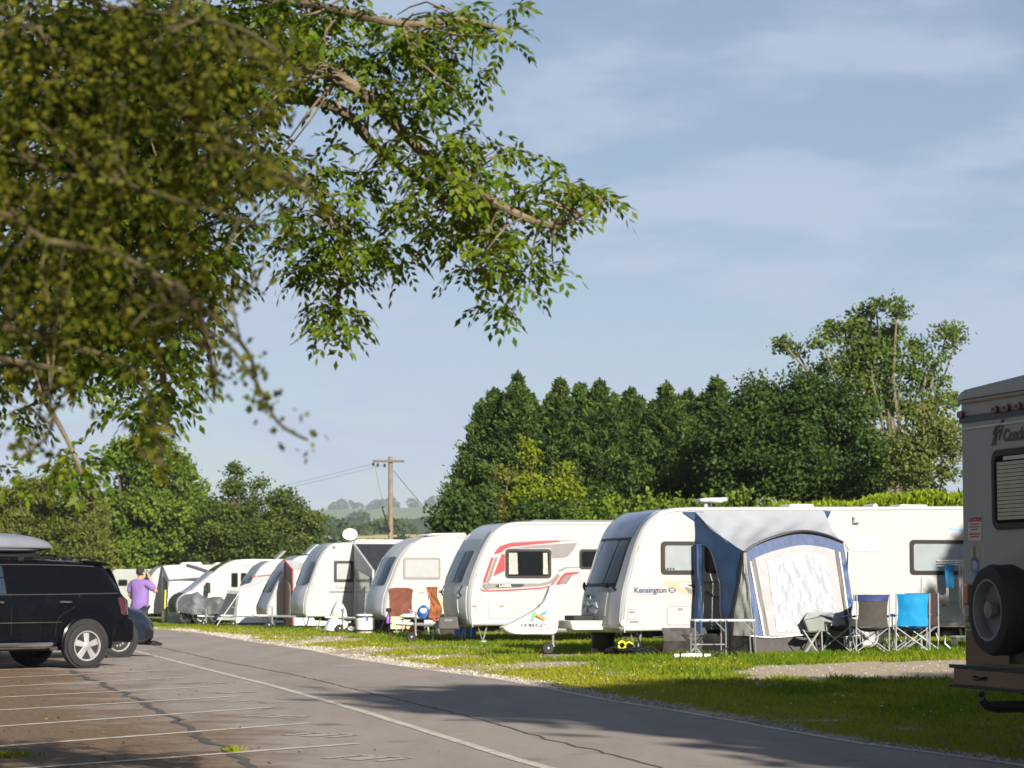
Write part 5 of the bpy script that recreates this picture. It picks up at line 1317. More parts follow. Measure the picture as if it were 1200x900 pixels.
def suv():
    t = thing('car', 'black four-wheel-drive estate with silver roof box and five-spoke wheels', 'car', (0, 0, 0), R(-140.3))
    # rear near wheel stands at (-6.81, 39.0): local (-1.35, .76)
    a = R(-140.3); ox = -6.92 - (-1.35 * math.cos(a) - .76 * math.sin(a)); oy = 39.0 - (-1.35 * math.sin(a) + .76 * math.cos(a))
    t.location = (ox, oy, 0)
    paint = mat('black car paint', (.003, .003, .005), .22, var=.1, coat=.12, spec=.08, dirt=(.010, .010, .010), dirt_amt=.4)
    ST = [(-2.20, .52, .92, .96, .70, .68, .60), (-2.18, .42, 1.08, 1.10, .84, .80, .66), (-2.08, .36, 1.14, 1.22, .90, .84, .66), (-1.95, .36, 1.16, 1.52, .92, .86, .62), (-1.82, .36, 1.165, 1.66, .925, .87, .63), (-1.5, .36, 1.165, 1.695, .93, .875, .65),
          (-.8, .36, 1.16, 1.72, .93, .88, .66), (0, .36, 1.15, 1.73, .93, .88, .66), (.45, .36, 1.14, 1.70, .93, .88, .65), (.95, .36, 1.13, 1.40, .93, .87, .72), (1.25, .36, 1.12, 1.16, .92, .86, .76), (1.9, .36, 1.06, 1.09, .91, .85, .74), (2.2, .38, .98, 1.0, .86, .78, .66), (2.34, .45, .80, .84, .74, .66, .56)]
    car_body(ST, paint, t)
    gl = mat('black tinted glass', (.003, .0035, .004), .05, coat=.12, var=.2, spec=.12)
    blgl = mat('car glass with sky in it', (.02, .035, .05), .05, coat=1.0, var=.3, scale=3)
    for sg in (1, -1):
        side_patch(ST, [(-1.14, 1.60), (-.06, 1.63)], [(-1.14, 1.20), (-.06, 1.19)], gl, t, 'rear_door_window', .006, sg) if False else None
        f1 = side_patch(ST, [(-.95, 1.615), (-.06, 1.625)], [(-1.20, 1.20), (-.06, 1.19)], gl, t, 'rear_door_window', .008, sg)
        side_patch(ST, [(.04, 1.625), (.42, 1.61), (.62, 1.50)], [(.04, 1.19), (.5, 1.185), (.98, 1.18)], blgl, t, 'front_door_window', .008, sg)
        side_patch(ST, [(-1.62, 1.60), (-1.06, 1.615)], [(-1.96, 1.21), (-1.28, 1.20)], gl, t, 'quarter_window', .008, sg)
        side_patch(ST, [(-1.06, 1.64), (-.98, 1.64)], [(-1.30, 1.19), (-1.21, 1.19)], paint, t, 'pillar_trim', .010, sg, 2, 6)
        # door outlines, handles, waist line, sill step
        for pts in ([(-.02, 1.2), (-.02, .95), (-.02, .52)], [(-1.27, 1.2), (-1.16, 1.0), (-.85, .80), (-.80, .52)]):
            MB().tube([(x, sg * (sside(ST, x, z) + .001), z) for x, z in catmull(pts, 5)], .006, 4).build('door_gap', BLACKPL, t)
        for chain in ([(-1.97, 1.195), (-1.25, 1.185), (-.02, 1.175), (.98, 1.165)], [(-1.62, 1.625), (-1.0, 1.645), (-.02, 1.65), (.45, 1.63)]):
            MB().tube([(x, sg * (sside(ST, x, z) + .010), z) for x, z in catmull(chain, 6)], .007, 5).build('window_trim', mat('dull trim', (.10, .10, .105), .35, .4), t, smooth=True)
        for x in (-1.10, .10):
            MB().tube([(x, sg * (sside(ST, x, 1.06) + .005), 1.055), (x + .05, sg * (sside(ST, x, 1.06) + .035), 1.06), (x + .17, sg * (sside(ST, x, 1.06) + .035), 1.065), (x + .21, sg * (sside(ST, x, 1.06) + .005), 1.06)], .016, 6).build('door_handle', CHROME, t, smooth=True)
        MB().tube([(-.9, sg * .945, .74), (.0, sg * .945, .735), (1.0, sg * .94, .73)], .008, 5).build('waist_trim', CHROME, t)
        MB().tube([(-.72, sg * .96, .40), (-.66, sg * 1.0, .40), (1.0, sg * 1.0, .40), (1.06, sg * .95, .40)], .035, 8).build('side_step', CHROME, t, smooth=True)
        for x in (-1.35, 1.42):
            MB().lathe([(.41, -.10), (.41, .010), (.30, .012)], (x, sg * .925 - (.0 if sg > 0 else .0), .40), 'Y', 28).build('wheel_arch', RUBBER, t) if sg > 0 else MB().lathe([(.41, .10), (.41, -.010), (.30, -.012)], (x, sg * .925, .40), 'Y', 28).build('wheel_arch', RUBBER, t)
            # flared arch lip in body colour
            arc_ = [(x + .435 * math.cos(q), sg * (.925 + .02), .40 + .435 * math.sin(q)) for q in [R(-12 + 204 * k / 20) for k in range(21)]]
            MB().tube(arc_, .035, 7).build('arch_flare', paint, t, smooth=True)
            wheel(t, (x, sg * .845, .36), .36, .24, spokes=5, rim=mat('bright alloy', (.36, .36, .36), .35, .35, var=.1), face=sg)
        side_patch(ST, [(-2.17, 1.08), (-2.02, 1.13), (-1.95, 1.12)], [(-2.19, .86), (-2.08, .84), (-1.99, .86)], mat('smoked red lens', (.06, .008, .010), .1, coat=1.0), t, 'tail_lamp', .012, sg, 6, 6)
        MB().tube([(-1.70, sg * .56, 1.72), (-1.55, sg * .57, 1.765), (.30, sg * .58, 1.785), (.45, sg * .58, 1.73)], .018, 6).build('roof_rail', BLACKPL, t, smooth=True)
        for x in (-1.2, -.35, .3): MB().box((x, sg * .57, 1.745), (.10, .04, .06)).build('rail_foot', BLACKPL, t)
        MB().box((1.0, sg * 1.0, 1.20), (.16, .24, .18)).build('door_mirror', paint, t, bevel=.05)
    MB().prism([(-2.22, .40), (-2.27, .46), (-2.27, .70), (-2.22, .78), (-1.85, .78), (-1.85, .62), (-1.80, .42)], lambda x, z, h: (x, h * (1 - .10 * max(0, (-x - 2.1) / .25)), z), -.93, .93).build('rear_bumper', paint, t, bevel=.03)
    MB().prism([(-1.98, 1.66), (-1.80, 1.705), (-1.5, 1.725), (-1.5, 1.69), (-1.9, 1.64)], lambda x, z, h: (x, h, z), -.62, .62).build('spoiler', paint, t, bevel=.01)
    MB().prism([(-2.14, 1.20), (-2.0, 1.50), (-1.93, 1.60), (-1.90, 1.60), (-2.10, 1.20)], lambda x, z, h: (x - .03, h, z), -.60, .60).build('rear_window', gl, t)
    MB().prism([(.50, 1.68), (1.22, 1.20), (1.20, 1.18), (.48, 1.66)], lambda x, z, h: (x + .02, h, z + .02), -.66, .66).build('windscreen', gl, t)
    for x in (-.95, .15): MB().tube([(x, -.68, 1.80), (x, .68, 1.80)], .022, 6).build('roof_bar', BLACKPL, t)
    MB().box((0, 0, .36), (3.6, 1.5, .14)).build('underside', CHASSIS, t)
    # the roof box is strapped on: a thing of its own
    rb = thing('roof_box', 'silver-grey luggage box strapped on the roof of the black car', 'roof box', tuple(t.location), R(-140.3))
    def box_fn(u, v):
        x = -1.05 + 2.1 * u; e = (1 - abs(2 * u - 1) ** 3.2) ** .5 if 0 < u < 1 else .0
        e2 = .25 + .75 * e; q = 2 * math.pi * v
        y = .44 * math.copysign(abs(math.cos(q)) ** .55, math.cos(q)) * (.72 + .28 * e); s = math.sin(q)
        top = .225 * (.40 + .60 * math.sin(math.pi * min(1, .20 + u * .62)) ** .8)
        z = 1.93 + (top * e2 * abs(s) ** .6 if s > 0 else -.09 * abs(s) ** .6 * e2)
        return (x, y, z)
    MB().grid(box_fn, 30, 32).build('lid', mat('silver grey box', (.19, .205, .24), .3, .2, var=.06, coat=.5), rb, smooth=True)
    MB().tube([(-1.0, .40, 1.92), (-.9, .452, 1.925), (.9, .452, 1.925), (1.0, .40, 1.92)], .014, 5).build('lid_seam', DKGREY, rb)
    MB().box((0, 0, 1.825), (1.7, .60, .05)).build('mount', BLACKPL, rb)
suv()

def hatchback():
    a = R(33); wx, wy = -7.28, 44.6           # near front wheel
    t = thing('car', 'dark slate-blue car nosing out behind the black four-wheel-drive', 'car', (0, 0, 0), a)
    lx, ly = 1.30, -.74
    t.location = (wx - (lx * math.cos(a) - ly * math.sin(a)), wy - (lx * math.sin(a) + ly * math.cos(a)), 0)
    paint = mat('slate blue paint', (.016, .022, .034), .25, .3, var=.08, coat=.5)
    ST = [(-2.05, .45, .80, .84, .70, .66, .55), (-2.0, .30, .98, 1.02, .82, .76, .62), (-1.75, .26, 1.0, 1.30, .87, .80, .58), (-1.2, .24, .99, 1.48, .89, .82, .56), (-.2, .24, .97, 1.52, .89, .83, .56), (.35, .24, .96, 1.45, .89, .83, .56), (.95, .24, .95, 1.06, .89, .82, .64), (1.4, .24, .90, .98, .89, .80, .62), (1.85, .25, .80, .88, .84, .74, .56), (2.06, .28, .66, .72, .74, .64, .48), (2.12, .36, .56, .58, .62, .55, .4)]
    car_body(ST, paint, t)
    gl = GLASS
    for sg in (1, -1):
        side_patch(ST, [(-1.1, 1.40), (.10, 1.42), (.40, 1.32)], [(-1.45, 1.02), (.1, 1.0), (.75, 1.0)], gl, t, 'side_window', .008, sg)
        for x in (-1.30, 1.30):
            MB().lathe([(.39, -sg * .06), (.39, sg * .008), (.28, sg * .010)], (x, sg * .885, .34), 'Y', 24).build('wheel_arch', RUBBER, t)
            wheel(t, (x, sg * .80, .335), .335, .22, spokes=12, rim=mat('smoked alloy', (.34, .32, .30), .4, .25), face=sg)
        side_patch(ST, [(1.62, .83), (1.95, .74)], [(1.60, .74), (1.98, .64)], mat('headlamp lens', (.55, .57, .6), .08, .2, coat=1.0), t, 'headlight', .010, sg, 5, 4)
        side_patch(ST, [(1.86, .52), (2.05, .50)], [(1.86, .36), (2.05, .36)], BLACKPL, t, 'bumper_intake', .008, sg, 4, 4)
        MB().box((.62, sg * .98, 1.02), (.14, .2, .12)).build('door_mirror', paint, t, bevel=.04)
    MB().prism([(2.0, .22), (2.24, .20), (2.26, .25), (2.1, .30)], lambda x, z, h: (x, h, z), -.72, .72).build('splitter', BLACKPL, t, bevel=.01)
    MB().prism([(.38, 1.44), (.95, 1.04), (.93, 1.02), (.36, 1.42)], lambda x, z, h: (x + .03, h, z + .02), -.58, .58).build('windscreen', gl, t)
    MB().box((0, 0, .24), (3.4, 1.4, .10)).build('underside', CHASSIS, t)
hatchback()

# ------------------------------------------------------------------ the man on the phone
def skin_mesh(name, verts, edges, radii, m, parent, sub=2, root=0):
    me = bpy.data.meshes.new(name); me.from_pydata(verts, edges, [])
    ob = bpy.data.objects.new(name, me); C.objects.link(ob)
    md = ob.modifiers.new('skin', 'SKIN'); md.use_smooth_shade = True
    if not me.skin_vertices: 
        bm = bmesh.new(); bm.from_mesh(me); bm.verts.layers.skin.verify(); bm.to_mesh(me); bm.free()
    for i, r in enumerate(radii):
        sv = me.skin_vertices[0].data[i]
        sv.radius = r if isinstance(r, tuple) else (r, r); sv.use_root = (i == root)
    ob.modifiers.new('sub', 'SUBSURF').levels = sub
    dg = bpy.context.evaluated_depsgraph_get()
    nm = bpy.data.meshes.new_from_object(ob.evaluated_get(dg))
    bpy.data.objects.remove(ob)
    nm.materials.clear(); nm.materials.append(m); nm.shade_smooth()
    o = bpy.data.objects.new(name, nm); C.objects.link(o); o.parent = parent
    return o
def man():
    # faces away and to the right; local +y is the way he faces, +x his right hand
    t = thing('person', 'man seen from behind in lilac t-shirt and dark cap, phone held to his right ear', 'person', (-8.28, 54.0, gz(-8.2, 54) - .02), R(-22))
    skin = mat('skin', (.42, .24, .16), .55, var=.12, scale=20)
    shirt = mat('lilac cotton', (.20, .125, .35), .85, var=.12, scale=5, bump=.4, bscale=12)
    shorts = mat('dark navy shorts', (.03, .035, .05), .85, var=.2, scale=6)
    shoe = mat('dark trainer', (.04, .04, .045), .7)
    v = []; e = []; r = []
    def add(p, rad, par=None):
        v.append(p); r.append(rad)
        if par is not None: e.append((par, len(v) - 1))
        return len(v) - 1
    pel = add((0, 0, .93), (.155, .115)); bel = add((0, .02, 1.08), (.185, .145), pel); ch = add((0, 0, 1.28), (.20, .13), bel); nb = add((0, -.01, 1.41), (.10, .085), ch)
    nk = add((0, .0, 1.475), .058, nb); jaw = add((0, .03, 1.55), (.066, .075), nk); cr = add((0, .015, 1.63), (.076, .092), jaw); add((0, .01, 1.685), (.055, .07), cr)
    for s in (-1, 1):
        hp = add((s * .095, 0, .86), .092, pel); kn = add((s * .115, .02, .48), .060, hp); an = add((s * .12, -.01, .10), .040, kn); add((s * .13, .12, .045), .036, an)
    # left arm hangs slightly bent in front, right forearm folded up to the ear
    ls = add((-.205, 0, 1.37), .066, nb); le = add((-.275, .03, 1.10), .052, ls); lw = add((-.20, .21, .97), .034, le)
    rs = add((.205, 0, 1.37), .066, nb); re = add((.355, .13, 1.17), .052, rs); rw = add((.16, .135, 1.50), .033, re)
    palmL = add((-.185, .27, .95), (.030, .042), lw); palmR = add((.125, .12, 1.575), (.026, .040), rw)
    for k in range(4):
        o = (k - 1.5) * .019; ln = (.068, .08, .075, .06)[k]
        a = add((-.18 + .004 * k, .27 + ln * .55, .948 + o), .0095, palmL); add((-.165, .27 + ln, .94 + o), .0085, a)
        a = add((.112, .135 + o * 1.1, 1.575 + ln * .6), .0095, palmR); add((.090, .13 + o * 1.1, 1.575 + ln), .0085, a)
    a = add((-.165, .265, .985), .011, palmL); add((-.15, .31, 1.0), .009, a)
    a = add((.108, .175, 1.56), .011, palmR); add((.094, .185, 1.61), .009, a)
    skin_mesh('body', v, e, r, skin, t, 2)
    # t-shirt: a separate skin a little outside the torso and upper arms
    v = []; e = []; r = []
    pel = add((0, 0, .74), (.215, .165)); hip_ = add((0, .0, .86), (.215, .165), pel); bel = add((0, .025, 1.07), (.222, .175), hip_); ch = add((0, 0, 1.27), (.232, .16), bel); nb = add((0, -.01, 1.405), (.125, .10), ch); add((0, 0, 1.445), (.075, .07), nb)
    ls = add((-.215, 0, 1.365), .092, nb); add((-.268, .02, 1.15), .084, ls)
    rs = add((.215, 0, 1.365), .092, nb); add((.322, .09, 1.22), .082, rs)
    skin_mesh('shirt', v, e, r, shirt, t, 2)
    v = []; e = []; r = []
    pel = add((0, 0, .90), (.168, .128))
    for s in (-1, 1):
        hp = add((s * .10, 0, .80), .108, pel); add((s * .115, .015, .52), .092, hp)
    skin_mesh('shorts', v, e, r, shorts, t, 2)
    # face: nose, eyes, mouth, ears; short dark hair and a cap worn over it
    hd = MB().lathe([(0, -.012), (.012, 0), (0, .012)], (0, .112, 1.595), 'Z', 8).build('nose', skin, t, smooth=True)
    for s in (-1, 1):
        MB().lathe([(0, -.009), (.012, -.004), (.012, .004), (0, .009)], (s * .031, .098, 1.622), 'Y', 8).build('eye', mat('eye white', (.6, .58, .55), .3), t, smooth=True)
        MB().lathe([(0, -.016), (.020, -.010), (.028, 0), (.02, .012), (0, .016)], (s * .080, .0, 1.60), 'X', 10).build('ear', skin, t, smooth=True)
    MB().tube([(-.025, .094, 1.555), (0, .101, 1.553), (.025, .094, 1.555)], .006, 5).build('mouth', mat('lips', (.33, .13, .11), .5), t)
    hair = mat('dark cropped hair', (.022, .016, .013), .9, var=.4, scale=60, bump=.6)
    def dome(r, z0, zt, fx=.0, k=1.0): return [(r * math.cos(q), z0 + (zt - z0) * math.sin(q)) for q in [R(90 * i / 8) for i in range(9)]]
    MB().lathe([(.074, 1.565), (.083, 1.60), (.083, 1.63)] + dome(.083, 1.63, 1.70), (0, 0, 0), 'Z', 20).build('hair', hair, t, smooth=True, loc=(0, -.014, 0))
    cap = MB().lathe([(.093, 1.632), (.095, 1.66)] + dome(.095, 1.66, 1.738), (0, 0, 0), 'Z', 20).build('cap', mat('dark cap cloth', (.018, .018, .022), .85, var=.2, scale=20), t, smooth=True, loc=(0, .004, 0))
    MB().grid(lambda u, w: ((2 * u - 1) * .075, .075 + .11 * w * (1 - .5 * (2 * u - 1) ** 2), 1.645 - .012 * w - .012 * (2 * u - 1) ** 2), 8, 4, thick=(0, 0, .007)).build('peak', MATS['dark cap cloth'], cap, smooth=True)
    for s in (-1, 1): MB().box((s * .13, .05, .045), (.095, .27, .085)).build('shoe', shoe, t, bevel=.03)
    q = Matrix.Rotation(R(-22), 4, 'Z'); p = t.location + q @ Vector((.097, .12, 1.60))
    ph = MB().box((0, 0, 0), (.010, .072, .145), Matrix.Rotation(R(-12), 3, 'X')).build('phone', BLACKPL, bevel=.003, loc=p)
    ph.rotation_euler = (0, 0, R(-22)); tag(ph, 'black phone held to the ear of the man in lilac', 'phone')
man()

# ------------------------------------------------------------------ things on the grass
def pos(px, Y): return ((px - 600) / 2833.0 * Y * 1.0, Y)

def camp_chair(label, x, y, rot, back, top, seat, frame=None, group=None):
    fm = frame or STEEL
    t = thing('camping_chair', label, 'camping chair', (x, y, gz(x, y)), rot, group)
    w = .27
    def bk(u, v):                         # sagging back sling
        z = .44 + .54 * v; xx = (2 * u - 1) * w * (1 - .10 * math.sin(math.pi * v))
        return (xx, -.02 - .10 * v + .07 * (1 - (2 * u - 1) ** 2) * -1 + .012 * noise.noise(Vector((u * 5, v * 5, x))), z)
    b = MB().grid(bk, 12, 12, thick=(0, .008, 0)).build('backrest', back, t, smooth=True)
    if top:
        MB().grid(lambda u, v: Vector(bk(u, .80 + .205 * v)) + Vector((0, -.006, 0)), 12, 4, thick=(0, .022, 0)).build('headband', top, b, smooth=True)
    MB().grid(lambda u, v: ((2 * u - 1) * w, .02 + .46 * v, .44 + .02 * v - .09 * (1 - (2 * u - 1) ** 2) * math.sin(math.pi * (.15 + .7 * v))), 10, 10, thick=(0, 0, -.01)).build('seat', seat, t, smooth=True)
    for s in (-1, 1):
        MB().tube([(s * (w + .01), -.03, .0), (s * (w + .01), -.06, .55), (s * (w + .01), -.13, .99)], .012, 6).build('back_post', fm, t, smooth=True)
        MB().tube([(s * (w + .02), .46, .0), (s * (w + .02), .48, .64)], .012, 6).build('front_post', fm, t)
        MB().grid(lambda u, v, s=s: (s * (w + .015) + (2 * v - 1) * .035, -.05 + .55 * u, .64 - .035 * math.sin(math.pi * u)), 8, 2, thick=(0, 0, -.012)).build('armrest', top or back, t, smooth=True)
        MB().tube([(s * (w + .01), -.035, .02), (-s * (w - .0), -.02, .42)], .009, 6).build('brace', fm, t)
        MB().tube([(s * (w + .02), .46, .02), (-s * (w - .0), .47, .43)], .009, 6).build('brace', fm, t)
        MB().tube([(s * (w + .015), -.03, .03), (s * (w + .015), .48, .42)], .009, 6).build('brace', fm, t)
        MB().tube([(s * (w + .02), -.03, .42), (s * (w + .02), .48, .03)], .009, 6).build('brace', fm, t)
    return t
CHARC = mat('charcoal sling', (.055, .05, .045), .8, var=.2, scale=8)
NAVYS = mat('navy sling', (.025, .04, .15), .7, var=.2, scale=8)
BLUES = mat('bright blue sling', (.0, .23, .52), .65, var=.15, scale=6, bump=.3, bscale=10)
DKBROWN = mat('dark brown sling', (.035, .02, .018), .8, var=.2, scale=8)
x, y = pos(1020, 41.0); camp_chair('charcoal folding camping chair with a navy blue headband', x, y, R(3), CHARC, NAVYS, BLACKFAB, group='folding camping chairs on the grass')
x, y = pos(1067, 40.9); camp_chair('bright sky-blue folding camping chair seen from behind', x, y, R(-3), BLUES, None, mat('deep blue sling', (.0, .10, .26), .7), group='folding camping chairs on the grass')
x, y = pos(1078, 41.9); camp_chair('dark brown camping chair mostly hidden by the bright blue chair', x, y, R(-8), DKBROWN, None, DKBROWN, group='folding camping chairs on the grass')
x, y = pos(998, 41.9); camp_chair('low chair turned sideways beside the charcoal one, white back and navy arms', x, y, R(62), WHITEFAB, NAVYS, BLACKFAB, group='folding camping chairs on the grass')

def folding_table(label, x, y, rot, l, w, h, top, legm):
    t = thing('folding_table', label, 'folding table', (x, y, gz(x, y)), rot)
    for k in range(2):
        f = MB().box(((k + .5) * l / 2, w / 2, h), (l / 2 - .006, w, .035)).build('table_top', top[k], t, bevel=.006)
        MB().box(((k + .5) * l / 2, w / 2, h + .016), (l / 2 - .05, w - .06, .008)).build('table_inlay', mat('speckled grey laminate', (.40, .40, .38), .4, var=.2, scale=30), f)
    for (a, b) in ((.02, .02), (.02, w - .02), (l - .02, .02), (l - .02, w - .02), (l / 2 + .02, .02), (l / 2 + .02, w - .02)):
        MB().tube([(a, b, h - .02), (a + (.03 if a > l * .6 else 0), b, 0.0)], .013, 6).build('leg', legm, t)
    MB().tube([(.02, .02, .22), (l / 2, .02, .22)], .010, 6).tube([(l / 2 - .15, .03, h - .02), (l / 2 + .0, .03, h - .18)], .010, 6).tube([(l - .2, .03, h - .02), (l - .02, .03, h - .2)], .010, 6).build('brace', legm, t)
    for k in range(3): MB().box((.1 + k * .17, -.002, h), (.05, .006, .014)).build('clip', BLACKPL, t)
    return t
x, y = pos(812.5, 40.6); folding_table('aluminium folding table in front of the awning doorway', x, y, R(6), 1.04, .46, .62, [ALU, PALEGREY], ALU)
x, y = pos(967, 42.4); folding_table('small white-topped folding table behind the charcoal chair', x, y, R(4), .62, .4, .55, [OFFWH, OFFWH], CHASSIS)
tw_ = MB().grid(lambda u, v: (-.03 + .68 * u, -.02 - .03 * math.sin(v * 3) + .40 * (v if v > .35 else .0) * 0 + (.42 * (v - .35) / .65 if v > .35 else 0), .585 - (.10 * (1 - v / .35) if v < .35 else 0) + .012 * noise.noise(Vector((u * 5, v * 5, 1)))), 14, 12, thick=(0, 0, .012)).build('tablecloth', WHITEFAB, loc=(x, y, gz(x, y)))
tag(tw_, 'white cloth folded over the small table by the charcoal chair', 'tablecloth')

def x_stool(label, x, y, rot, w, d, h, seat):
    t = thing('folding_stool', label, 'folding stool', (x, y, gz(x, y)), rot)
    MB().grid(lambda u, v: ((u - .5) * w, (v - .5) * d, h - .03 * math.sin(math.pi * u)), 8, 4, thick=(0, 0, -.012)).build('seat', seat, t, smooth=True)
    for sy in (-1, 1):
        for s in (-1, 1): MB().tube([(-s * w * .48, sy * d * .48, h), (s * w * .36, sy * d * .48, .0)], .011, 6).build('leg', STEEL, t)
    for s in (-1, 1): MB().tube([(s * w * .36, -d * .5, .012), (s * w * .36, d * .5, .012)], .011, 6).build('foot_bar', STEEL, t)
    return t
x, y = pos(812, 41.6); x_stool('low folding stool with grey seat tucked under the aluminium table', x, y, R(5), .40, .32, .37, mat('grey stool seat', (.25, .28, .27), .6))
x, y = pos(949, 41.6); x_stool('folding stool with crossed legs under the grey canvas basin', x, y, R(-4), .30, .28, .40, mat('dark stool seat', (.08, .08, .08), .7))
def basin(x, y):
    m = mat('sage grey canvas', (.21, .235, .215), .7, var=.15, scale=5, bump=.3)
    t = thing('canvas_basin', 'sage grey canvas tub on a thin dark stand beside the clear awning window', 'tub', (x, y, gz(x, y)))
    MB().prism([(-.19, .36), (.17, .36), (.26, .66), (-.26, .56), (-.28, .60), (-.17, .70), (.25, .70), (.27, .66)][:4], lambda p, q, h: (p, h, q), -.16, .16).build('tub', m, t, bevel=.02)
    MB().add([(-.27, -.17, .565), (.27, -.17, .665), (.25, .17, .70), (-.16, .17, .70)], [(0, 1, 2, 3)]).build('lid', mat('pale sage canvas', (.33, .36, .34), .7), t)
    for a, b in ((.02, -.10), (.12, .12), (-.12, .12)): MB().tube([(a, b, .0), (a, b, .4)], .013, 6).build('stand_leg', CHASSIS, t)
x, y = pos(957, 42.0); basin(x, y)

def tripod(x, y):
    t = thing('tripod_stand', 'black tripod stand with splayed legs in front of the aluminium table', 'tripod', (x, y, gz(x, y)))
    MB().tube([(0, 0, .12), (-.02, .02, .62)], .014, 6).build('pole', BLACKPL, t)
    for (a, b) in ((-.30, -.12), (.16, -.14), (.05, .22)): MB().tube([(0, 0, .17), (a * .5, b * .5, .10), (a, b, .01)], .015, 6).build('leg', BLACKPL, t)
x, y = pos(852, 40.2); tripod(x, y)
def rolled_mat(x, y):
    t = thing('ground_mat', 'cream rolled ground mat lying flat on the grass by the table', 'mat', (x, y, gz(x, y)), R(2))
    MB().tube([(-.30, 0, .045), (0, .01, .05), (.30, .0, .045)], [.035, .04, .035], 10).build('roll', OFFWH, t, smooth=True)
    for xx in (-.2, .18): MB().tube([(xx - .015, 0, .047), (xx + .015, 0, .047)], .043, 10).build('strap', BLACKPL, t)
x, y = pos(810, 40.2); rolled_mat(x, y)

# cable heap and yellow reel at the nose of the big caravan
def cables(x, y):
    z = gz(x, y)
    mb = MB(); rnd = random.Random(3)
    for k in range(9):
        pts = []
        cx, cy = rnd.uniform(-.25, .28), rnd.uniform(-.15, .15); r0 = rnd.uniform(.08, .22)
        for i in range(14): pts.append((cx + r0 * 1.4 * math.cos(i * .55 + k), cy + r0 * math.sin(i * .55 + k), .03 + .13 * abs(math.sin(i * .6 + k)) * rnd.uniform(.5, 1)))
        mb.tube(catmull(pts, 2), .016, 5)
    o = mb.build('cable_heap', BLACKPL, smooth=True, loc=(x, y, z))
    tag(o, 'tangled heap of black cable on the grass under the big caravan nose', 'cable')
    t = thing('cable_reel', 'small yellow hose ring lying on the black cable heap', 'reel', (x - .12, y - .06, z + .16), R(20))
    MB().tube([(.065 * math.cos(k * .35), -.0, .03 + .065 * math.sin(k * .35)) for k in range(19)], .020, 6).build('ring', YELLOWPL, t, smooth=True)
    MB().tube([(.05, 0, .06), (.14, .0, .085), (.20, 0, .05)], .016, 6).build('handle', YELLOWPL, t, smooth=True)
    s = thing('tripod_jack', 'black jack handle leaning among the cables below the big caravan', 'jack', (x + .25, y, z), R(0))
    MB().tube([(.0, 0, .02), (-.08, .0, .30), (-.12, 0, .44)], .018, 6).build('lever', BLACKPL, s); MB().box((.02, 0, .04), (.16, .12, .07)).build('base', BLACKPL, s, bevel=.01)
x, y = pos(736, 42.3); cables(x, y)
def water_barrel(x, y, m, label, r=.22, h=.42, base=None, dot=False):
    t = thing('water_barrel', label, 'water barrel', (x, y, gz(x, y)))
    MB().lathe([(0, 0), (r * .86, 0), (r * .95, .02), (r, .06), (r, h - .06), (r * .95, h - .02), (r * .7, h), (0, h)], (0, 0, 0), 'Z', 28).build('drum', m, t, smooth=True)
    for z in (.075, h - .07): MB().lathe([(r + .002, z - .022), (r + .016, z - .018), (r + .016, z + .018), (r + .002, z + .022)], (0, 0, 0), 'Z', 28).build('tyre_band', BLACKPL, t, smooth=True)
    MB().lathe([(0, h), (.05, h), (.05, h + .03), (0, h + .03)], (0, 0, 0), 'Z', 14).build('cap', PURPLEPL if dot else BLACKPL, t)
    if dot: MB().lathe([(0, -.008), (.05, -.006), (.055, .004)], (.06, -r * .96, h * .72), 'Y', 14).build('logo_dot', mat('violet dot', (.13, .09, .48), .4), t)
    if base: MB().box((0, 0, -.0 + .05), (.42, .4, .10)).build('base_block', base, t, bevel=.02)
x, y = pos(706, 44.2); water_barrel(x, y, BLACKPL, 'black waste-water drum on a grey block under the big caravan nose', .21, .42, GREYST)
x, y = pos(428.5, 63.0); water_barrel(x, y, OFFWH, 'white water barrel with violet dot and black bands beside the plain caravan', .235, .50, dot=True)

